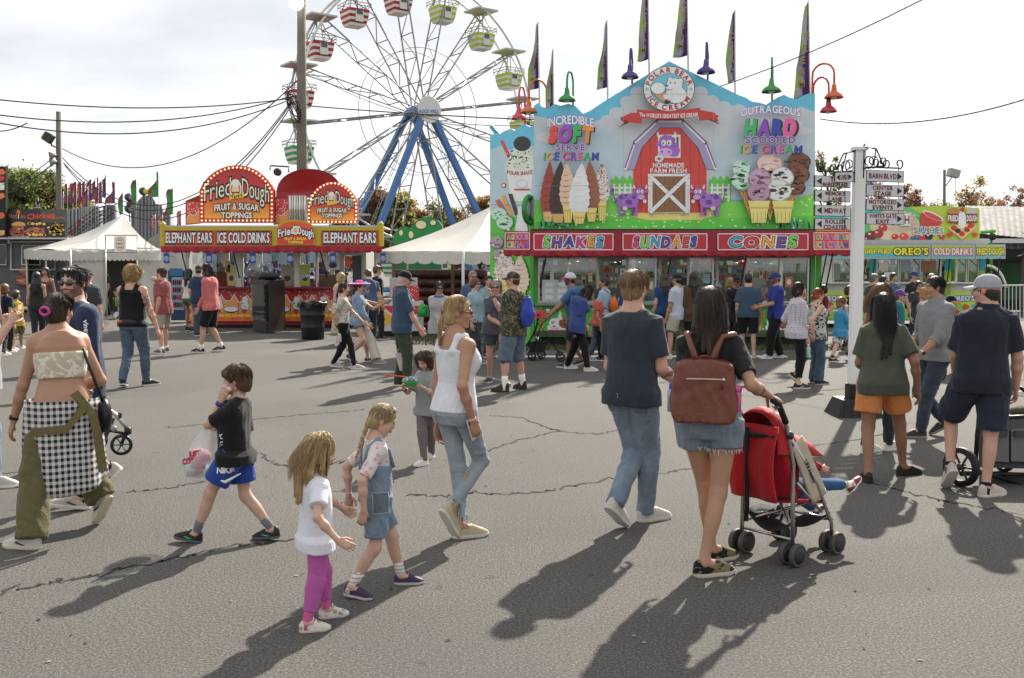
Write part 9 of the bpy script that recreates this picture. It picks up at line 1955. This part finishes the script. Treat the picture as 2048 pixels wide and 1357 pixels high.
KOO=human('person in white checked shirt and black cropped leggings carrying a water bottle',[(1588,772,0,80,42),(1604,778,0,90,0)],[dict(px=(1600,650),dy=.15),dict(px=(1616,690),dy=-.12,curl=55)],H=1.62,yaw=84,sex='f',skin='fair',hair_=('bob','#2a1c18'),hairk=dict(length=.62),top=T('long','#c0bac4','plaid','#77707e',loose=.024,hem=-.16,slv=.2,tight=.4),bot=T('leggings','#0f0f12',loose=.008,len=.75,slim=1),shoes=dict(m=plain('#17171a'),sm=sol('#c4c0b8'),stripe=plain('#b8b8b8')),h=.0095,hh=.0045,build=1.1)
tumbler(KOO,1,'clear water bottle with green label held by the white checked shirt','#8fc0b4','#d0d0d0',nm='water_bottle')
human('person with copper red hair in black and white swirl top and flared jeans',[(1634,766,0,88,0),(1644,770,0,80,0)],[dict(px=(1655,625),dy=.1),dict(px=(1626,668),dy=-.2)],H=1.52,yaw=80,sex='f',skin='fair',hair_=('pony','#8a3f20'),hairk=dict(length=.4),top=T('tank','#b4b2ae','print','#1a1a1c',loose=.02,hem=-.16,tight=.3),bot=T('pants','#2f4a68','denim',loose=.012,flare=.03),shoes=dict(m=plain('#22262e'),sm=sol('#a8a49c')),h=.0095,hh=.0045,extra=lambda k,b:glasses(k,b),build=1.1)
KQQ=human('young person in bright blue T-shirt and black-white shorts holding a milkshake cup',[(1668,724,0,85,0),(1698,720,0,90,25)],[dict(px=(1694,632),dy=.06,pole=(-.7,.4,-.8)),dict(px=(1694,628),dy=-.1,pole=(-.7,.4,-.8),curl=60)],H=1.38,yaw=84,sex='k',hair_=('boy','#8a6a48'),top=T('tee','#3a8ab0',loose=.03,hem=-.2,slv=.85,sr=1.3),bot=T('shorts','#c4c4c6','print','#17171a',len=.85,loose=.025),shoes=dict(m=plain('#17171a'),sock=.05,sockm=plain('#17171a',.9)),h=.0095,hh=.0045)
def cup(k):c=k.wr[1]+k.hdir[1]*.07+A(.01,0,.03);o=thing('milkshake_cup',c,'white lidded cup with a straw in the hands of the blue T-shirt child','cup');m=MB();m.lathe(c-A(0,0,.08),[(.03,0),(.042,.13),(.044,.135)],14,'#c4c0b8');m.build('cup_body',vcol(.5),o,True);m=MB();m.ball(c+A(0,0,.058),(.043,.043,.03),12,'#d0d0ce');m.build('lid',vcol(.3),o,True);m=MB();m.tube([c+A(0,0,.07),c+A(-.01,0,.17)],.006,6,'#d8d8d8');m.build('straw',vcol(.4),o)
cup(KQQ)
for a,kw in(('young person in maroon shirt and sunglasses behind the blue T-shirt child',dict(f=[(1634,684),(1648,682)],H=1.44,yaw=-40,sex='k',hair_=('boy','#2a1c16'),c='#6a2028')),('dark haired child in black T-shirt beside the white post',dict(f=[(1694,700),(1708,698)],H=1.50,yaw=120,sex='k',hair_=('boy','#3a281c'),c='#1a1a1e')),('grey haired person looking right past the white post',dict(f=[(1740,694),(1756,692)],H=1.76,yaw=70,sex='m',hair_=('short','#6a645e'),c='#4a4a4c')),('person in sunglasses just right of the grey haired one',dict(f=[(1762,686),(1774,684)],H=1.72,yaw=130,sex='f',hair_=('bob','#2a1a14'),c='#2a2024',g=1)),('person with tied dark hair in blue patterned top looking down',dict(f=[(1780,682),(1794,680)],H=1.80,yaw=160,sex='f',hair_=('bun','#241814'),c='#4a5a78')),('person in blue cap at the slushie trailer window',dict(f=[(1822,682),(1836,680)],H=1.84,yaw=150,sex='m',hair_=('buzz','#241814'),c='#2a2a30',cap='#2c4078')),('small face in sunglasses right of the blue cap',dict(f=[(1830,700),(1842,698)],H=1.60,yaw=170,sex='f',hair_=('bob','#2a1a14'),c='#3a3a40',g=1)),('person with long light brown ponytail behind the pullover',dict(f=[(1850,712),(1866,710)],H=1.74,yaw=20,sex='f',hair_=('long','#8a6540'),c='#a8744c')),('person in teal top between the long hair and the pullover',dict(f=[(1794,716),(1808,714)],H=1.44,yaw=120,sex='k',hair_=('boy','#5a4030'),c='#2a6a74',cap='#5a3a8a')),('person in pale blue top holding a drink behind the ponytail',dict(f=[(1862,698),(1876,696)],H=1.60,yaw=110,sex='f',hair_=('bob','#7a5a3c'),c='#8aa0b4'))):
 human(a,kw['f'],H=kw['H'],yaw=kw['yaw'],sex=kw['sex'],skin='fair',hair_=kw['hair_'],top=T('tee',kw['c'],loose=.02,hem=-.15),bot=T('pants','#2a2c34',loose=.016),shoes=wsh('#6a6864'),hatd=dict(m=cloth(kw['cap']))if 'cap' in kw else None,h=.014,far=True,extra=(lambda k,b:glasses(k,b))if 'g' in kw else None)
def pouch(k,b):m=MB();m.ball(k.P+k.fw*.10*k.H+A(0,0,.03),(.13,.05,.07),12,'#b8ae98');m.build('waist_pouch',vcol(.8),b,True)
human('person with long blond hair, black cap, rust T-shirt and cream waist pouch',[(1884,754,0,190,0),(1918,744,0,170,0)],[dict(px=(1892,640),dy=-.25,pole=(-.4,.7,-.8)),dict(px=(1886,642),dy=-.2,pole=(-.4,.7,-.8))],H=1.60,yaw=200,sex='f',skin='fair',hair_=('long','#a8834c'),hairk=dict(length=1.5),top=T('tee','#7a3f38',loose=.014,hem=-.02),bot=T('pants','#141416',loose=.01),shoes=wsh('#b0aca4'),hatd=dict(m=cloth('#141416')),h=.010,hh=.005,hyaw=-110,extra=pouch)
human('person with dark hair in grey top at the right edge of the picture',[(2048,792),(2066,790)],H=1.52,yaw=-60,sex='f',hair_=('long','#4a3020'),top=T('tee','#5a5c62',loose=.02),bot=T('pants','#2a2c34',loose=.016),shoes=wsh(),h=.013,far=True)
human('person half cut by the right edge in front of the white fence',[(2056,716),(2070,714)],H=1.70,yaw=-80,sex='m',hair_=('short','#3a281c'),top=T('tee','#77787c',loose=.02),bot=T('pants','#2a2c34',loose=.016),shoes=wsh(),h=.015,far=True)
# a shared bag: black sling on the sundress, small things
# ------------------------------------------------------------ strollers and wagon
def wheel_(m,c,ax,r,w_,tyre='#1c1c1e',hub='#5a5a5c',spokes=0):
 ax=U(ax);m.lathe(c-ax*w_/2,[(r*.76,0),(r*.95,.0),(r,w_*.25),(r,w_*.75),(r*.95,w_),(r*.76,w_),(r*.76,0)],24,tyre,ax,False)
 if not spokes:m.lathe(c-ax*w_*.55,[(r*.2,-.004),(r*.74,.004),(r*.74,w_*1.08),(r*.2,w_*1.12)],20,hub,ax)
 else:
  X_=U(np.cross(ax,A(0,0,1)));m.lathe(c-ax*w_*.5,[(r*.16,-.004),(r*.16,w_+.004)],12,hub,ax)
  for i in range(spokes):q=6.2832*i/spokes;d=X_*math.cos(q)+A(0,0,1)*math.sin(q);m.tube([c+d*r*.1,c+d*r*.8],r*.06,5,hub)
  m.lathe(c-ax*w_*.4,[(r*.70,0),(r*.80,0),(r*.80,w_*.8),(r*.70,w_*.8),(r*.70,0)],24,hub,ax,False)
def red_stroller():
 O=gp(1533,1119);d=U(A(.62,.78,0));r=A(d[1],-d[0],0)
 rl,rr_=gp(1483,1104),gp(1584,1132);r=U((rr_-rl)*A(1,1,0));d=A(-r[1],r[0],0);d=d if d[0]>0 else-d;W=np.linalg.norm(rr_-rl);fr=gp(1669,1108);B=(fr-rr_)@d;B=max(B,.40);c0=(rl+rr_)/2
 t=thing('stroller',c0,'red umbrella stroller with silver tubes and twin black wheels','stroller');P=lambda x,y,z:c0+r*x+d*y+A(0,0,z);hw=W/2;sil=plain('#a8a6a2',.25,.85,.1);red=cloth('#a3141f',rough=.7);blk=cloth('#141416',rough=.6)
 for x,y in((-hw,0),(hw,0),(-hw*.95,B),(hw*.95,B)):
  m=MB();
  for q in(-1,1):wheel_(m,P(x+q*.038,y,.072),r,.072,.032,'#4a4742','#2c2c2e')
  m.tube([P(x-.05,y,.072),P(x+.05,y,.072)],.008,6,'#222222');m.build('wheel',vcol(.6),t,True)
 hz=1.02;m=MB()
 for q in(-1,1):
  x=q*hw;m=MB();m.tube([P(x,0,.10),P(x*.98,-.00,.40),P(x*.9,.02,.62),P(x*.88,-.05,.86),P(x*.88,-.14,hz)],.013,10);m.build('frame_tube',sil,t,True,False)
  m=MB();m.tube([P(x*.95,B,.11),P(x*.93,B*.98,.20),P(x*.92,B*.62,.46),P(x*.88,-.02,.80)],.012,10);m.build('frame_tube',sil,t,True,False)
  m=MB();m.tube([P(x*.88,-.055,.88),P(x*.88,-.13,1.0),P(x*.88,-.19,1.03)],.019,10);m.build('handle_grip',plain('#1a1a1c',.7),t,True,False);m=MB();m.ball(P(x*.89,-.02,.80),(.028,.028,.028),10,'#2a2a2c');m.build('joint',vcol(.4),t,True)
  m=MB();m.tube([P(x,0,.26),P(x*.3,B*.5,.24),P(x*.95,B,.22)],.009,6);m.tube([P(x,0,.20),P(-x*.6,B*.6,.34)],.009,6);m.tube([P(x*.9,.06,.50),P(x*.9,B*.75,.28)],.009,6);m.build('cross_brace',sil,t,True,False)
 m=MB();m.tube([P(-hw,0,.16),P(hw,0,.16)],.010,8);m.tube([P(-hw*.95,B*.97,.22),P(hw*.95,B*.97,.22)],.010,8);m.build('axle_bar',sil,t,True,False)
 a=hw*.86;m=MB()
 m.sheet(lambda u,v:P(a*(2*u-1)*(1-.05*v),.08+.02*math.sin(u*3.1)*-1-.13*v-.03*math.sin(u*3.1416),.40+.40*v),10,10,None,d*-.02);m.build('backrest',red,t,True,False)
 m=MB();m.sheet(lambda u,v:P(a*(2*u-1),.06+(B*.72)*v,.40-.03*math.sin(u*3.1416)-.05*v),8,8,None,A(0,0,-.02));m.build('seat',red,t,True,False)
 def hood(u,v):q=u*3.1416;return P(a*1.02*math.cos(q),-.13+.46*v,.70+(.24-.26*v*v+.04*math.sin(v*9))*abs(math.sin(q))**.7-.06*v)
 m=MB();m.sheet(hood,22,12,None,A(0,0,-.008));m.build('sun_hood',red,t,True,False)
 m=MB();m.sheet(lambda u,v:P(a*1.04*(2*u-1),-.13-.05*math.sin(v*3.1)-.015*math.sin(u*9),.86-.46*v),10,12,None,d*.012);m.build('back_flap',red,t,True,False)
 for q in(-1,1):m=MB();m.sheet(lambda u,v:P(q*a*1.03,(.0+.10*u)*(1-v)+(B*(.52+.34*u))*v,(.72+.07*u)*(1-v)+(.34+.06*u)*v),6,10,None,r*.01);m.build('side_panel',red if q<0 else cloth('#b0a490'),t,True,False)
 m=MB();m.tube([P(x_,-.165,z)for x_,z in((-a*.2,.84),(-a*.2,.6),(-a*.15,.36),(-a*.2,.26))],.016,6);m.tube([P(-a,-.16,.80),P(a,-.15,.80)],.014,6);m.build('harness_strap',blk,t,True,False)
 u_=U(P(a,B*.7,.37)-P(a,.05,.75));n_=r;v_=np.cross(n_,u_);v_=v_ if v_[2]>0 else-v_;surface_text(None,t,'UPPAbaby',P(a*1.03,(.05+B*.7)/2,.56)+r*.014,u_,v_,n_,.026,'#1a1a1c','lettering')
 m=MB();m.sheet(lambda u,v:P(hw*.9*(2*u-1),.02+B*.95*v,.17+.10*(2*u-1)**2+.02*math.sin(v*6)),12,8,None,A(0,0,.004));m.build('mesh_basket',plain('#1a1a1c',.8),t,True,False)
 sk=dict(H=.92,yaw=math.degrees(math.atan2(d[0],d[1])),sex='k',hd=.175,legf=.46)
 st=P(0,.17,.43);f0,f1=P(-.06,B+.22,.24),P(.12,B+.34,.42)
 k=skeleton(sk['H'],sk['yaw'],[(f0[0],f0[1],.16,sk['yaw'],-20),(f1[0],f1[1],.34,sk['yaw'],-35)],[dict(at=P(-.10,.34,.52)),dict(at=P(.15,.38,.54),curl=45)],sex='k',hd=.175,legf=.46,lean=-18,seat=st)
 b=thing('person',st,'small child in red and blue costume seated in the red stroller','person');F=Field(.006);F.loft(k.P,k.N,k.R0,k.R1,k.T,None,None,.03);limbs(F,k);hm=[]
 for i in(0,1):pal,m=hand_parts(k,i,True);F.ell(*pal[:2],pal[2],.016);hm.append(m)
 F.cone(k.N,k.Hc,.03,.03,.03);V1,Q1=F.mesh();H2=head_field(k,.005);V2,Q2=H2.mesh();sk_=SKIN['fair'];Vs=[V1,V2];Fs=Q1.tolist()+(Q2+len(V1)).tolist();n=len(V1)+len(V2);Cs=[np.tile(sk_,(len(V1),1)),head_colours(k,V2,sk_,(.4,.18,.15),(.1,.06,.03),(.06,.04,.02))]
 for m in hm:v=np.vstack(m.V);Vs.append(v);Cs.append(np.tile(sk_,(len(v),1)));Fs+=[[i+n for i in f]for f in m.F];n+=len(v)
 mk('body',np.vstack(Vs),Fs,skinm(),b,np.vstack(Cs),True);hair(k,'short','#4a3322',.006,3,b,False)
 top_mesh(k,T('long','#9c2028','plaid','#7a161e',loose=.012,hem=-.05,slv=.9,fold=.003),.006,b,2);bottom_mesh(k,T('pants','#28507a',loose=.012,len=.8,fold=.003),.006,b,4)
 for i in(0,1):shoe_mesh(k,i,dict(m=plain('#7a2430' if i else '#2a3a4a',.5),sock=.04),b)
red_stroller()
def black_stroller():
 w1,w2=gp(1064,722),gp(1083,718);t=thing('stroller',w1,'black folding stroller pushed by the person in blue T-shirt and white cap','stroller');Y0=w1[1];P=lambda px,py,dy=0:at(px,py,Y0+dy);m=MB()
 for dy in(-.0,.45):
  for c in(gp(1064,722),gp(1083,718),gp(1122,724)):m=MB();wheel_(m,c+A(0,dy,.085),A(0,1,0),.088,.03,'#18181a','#5a2a2c' if dy==0 else '#3a3a3c',5);m.build('wheel',vcol(.5),t,True)
  m=MB();m.tube([P(1064,708,dy),P(1082,650,dy),P(1102,632,dy)],.012,6,'#1c1c1e');m.tube([P(1122,712,dy),P(1092,668,dy),P(1072,640,dy)],.012,6,'#1c1c1e');m.tube([P(1083,704,dy),P(1076,680,dy),P(1112,690,dy)],.010,6,'#2a2a2c');m.build('frame',vcol(.4),t,True)
 m=MB();m.sheet(lambda u,v:P(1052+22*v+6*math.sin(v*3),690-62*v,.02+.42*u),6,8,'#151517',A(.04,0,0));m.build('seat_back',vcol(.8),t,True);m=MB();m.sheet(lambda u,v:P(1052+30*v,690+4*v,.02+.42*u),6,4,'#151517',A(0,0,-.03));m.build('seat',vcol(.8),t,True)
 m=MB();m.sheet(lambda u,v:P(1058+40*v,640-16*math.sin(v*3.14)*abs(math.sin(u*3.14))**.5-8*v,.0+.46*u),8,8,'#a82838');m.build('sun_hood',vcol(.8),t,True);m=MB();m.hexa([P(1060,706,dy)for dy in(0,.44)]+[P(1090,704,dy)for dy in(.44,0)],[P(1056,684,dy)for dy in(0,.44)]+[P(1094,682,dy)for dy in(.44,0)],'#202022');m.build('basket',vcol(.8),t)
 m=MB();m.tube([P(1100,632,-.02),P(1100,632,.48)],.016,8,'#1c1c1e');m.build('handle_bar',vcol(.6),t,True)
 c=thing('drink_cup',P(1096,622,.1),'clear drink cup on the handle of the black stroller','cup');m=MB();m.lathe(P(1096,634,.1),[(.03,0),(.04,.12),(.042,.13)],12,'#b8b8b4');m.build('cup_body',vcol(.3),c,True);m=MB();m.lathe(P(1096,622,.1),[(.042,0),(.03,.03)],12,'#d0d0d0');m.build('lid',vcol(.3),c,True)
black_stroller()
def grey_stroller():
 c=gp(243,930);t=thing('stroller',c,'grey stroller with silver tube and spoked black front wheels beside the navy shirt','stroller');Y0=c[1];P=lambda px,py,dy=0:at(px,py,Y0+dy)
 for px,py,dy in((243,890,0),(196,880,.35)):m=MB();wheel_(m,P(px,py,dy),A(-.25,1,0),.098 if dy==0 else .09,.04,'#161618','#3a3a3c',6);m.build('wheel',vcol(.5),t,True)
 m=MB();m.tube([P(243,888),P(250,872),P(258,866),P(254,856)],.016,8,'#1c1c1e');m.box(P(256,862),(.05,.05,.06),None,'#1c1c1e');m.tube([P(254,868,.0),P(220,862,.1),P(196,876,.34)],.014,8,'#1c1c1e');m.build('wheel_fork',vcol(.4),t,True)
 m=MB();m.tube([P(258,862),P(232,830),P(206,812),P(150,760,.1)],.018,10,'#b0aeaa');m.tube([P(225,856,.3),P(190,820,.35),P(140,760,.4)],.018,10,'#b0aeaa');m.build('frame_tube',vcol(.25,metal=.7),t,True);m=MB();m.tube([P(238,840),P(241,826)],.018,8,'#1c1c1e');m.build('brake_lever',vcol(.4),t,True);m=MB();m.ball(P(228,858),(.03,.03,.03),10,'#8a8a8c');m.build('joint',vcol(.4),t,True)
 m=MB();m.sheet(lambda u,v:P(186+44*u*(1-.5*v),846+52*v-10*u,.04+.28*math.sin(u*1.5)),8,8,'#4a4a4d',A(0,.03,0));m.build('basket',vcol(.8),t,True);m=MB();m.sheet(lambda u,v:P(150+60*u,790+60*v,.05+.3*v),6,6,'#3f3f42',A(0,.03,0));m.build('seat',vcol(.8),t,True)
grey_stroller()
def wagon():
 c=gp(2010,968);t=thing('wagon',c,'grey canvas wagon with black frame and storage pockets at the right edge','wagon');Y0=c[1];P=lambda px,py,dy=0:at(px,py,Y0+dy)
 for px,py,r_,dy in((1922,945,.165,-.1),(2008,930,.10,.5),(2090,960,.165,-.1)):m=MB();wheel_(m,P(px,py,dy)*A(1,1,0)+A(0,0,r_),A(.9,.5,0)if dy<0 else A(1,.3,0),r_,.06,'#1a1a1b','#3a3a3c',6);m.build('wheel',vcol(.6),t,True)
 m=MB();m.tube([P(1922,948,-.1),P(1968,945,0),P(2060,975,0)],.022,8,'#1c1c1e');m.tube([P(1950,945),P(1954,870),P(1968,760),P(1975,730)],.018,8,'#1c1c1e');m.tube([P(1946,946),P(2110,952)],.018,8,'#1c1c1e');m.tube([P(1960,838),P(2120,830)],.016,8,'#1c1c1e');m.tube([P(2040,775),P(2060,790),P(2100,790)],.016,8,'#1c1c1e');m.build('frame',vcol(.4),t,True)
 m=MB();m.hexa([P(1958,935,0),P(2120,940,0),P(2120,920,.55),P(1958,915,.55)],[P(1954,838,0),P(2120,834,0),P(2120,826,.55),P(1954,830,.55)],'#5a5a5c');m.build('canvas_tub',vcol(.85,bump=.3),t)
 for x0,x1 in((1985,2018),(2022,2075)):m=MB();m.hexa([P(x0,926,-.005),P(x1,928,-.005),P(x1,925,-.09),P(x0,923,-.09)],[P(x0,858,-.005),P(x1,856,-.005),P(x1,862,-.07),P(x0,864,-.07)],'#6a6a6c');o=m.build('pocket',vcol(.85,bump=.3),t);m=MB();m.box(P((x0+x1)/2,868,-.085),((x1-x0)/320,.02,.05),None,'#4a4a4c');m.build('pocket_flap',vcol(.85),o)
 m=MB();m.ball(P(2050,824,.2),(.14,.10,.06),12,'#3f3a2c');tag(m.build('folded_blanket',cloth('#4a4a38'),None,True,False),'folded olive blanket lying on the grey wagon','blanket')
wagon()
def bike():c=gp(1868,760);t=thing('wheel_toy',c,'black ring of a wheelchair style wheel behind the pullover','wheel');m=MB();wheel_(m,at(1866,740,c[1]),A(.8,.6,0),.24,.03,'#1a1a1c','#8a8a8c',8);m.build('wheel_ring',vcol(.5),t,True)
bike()
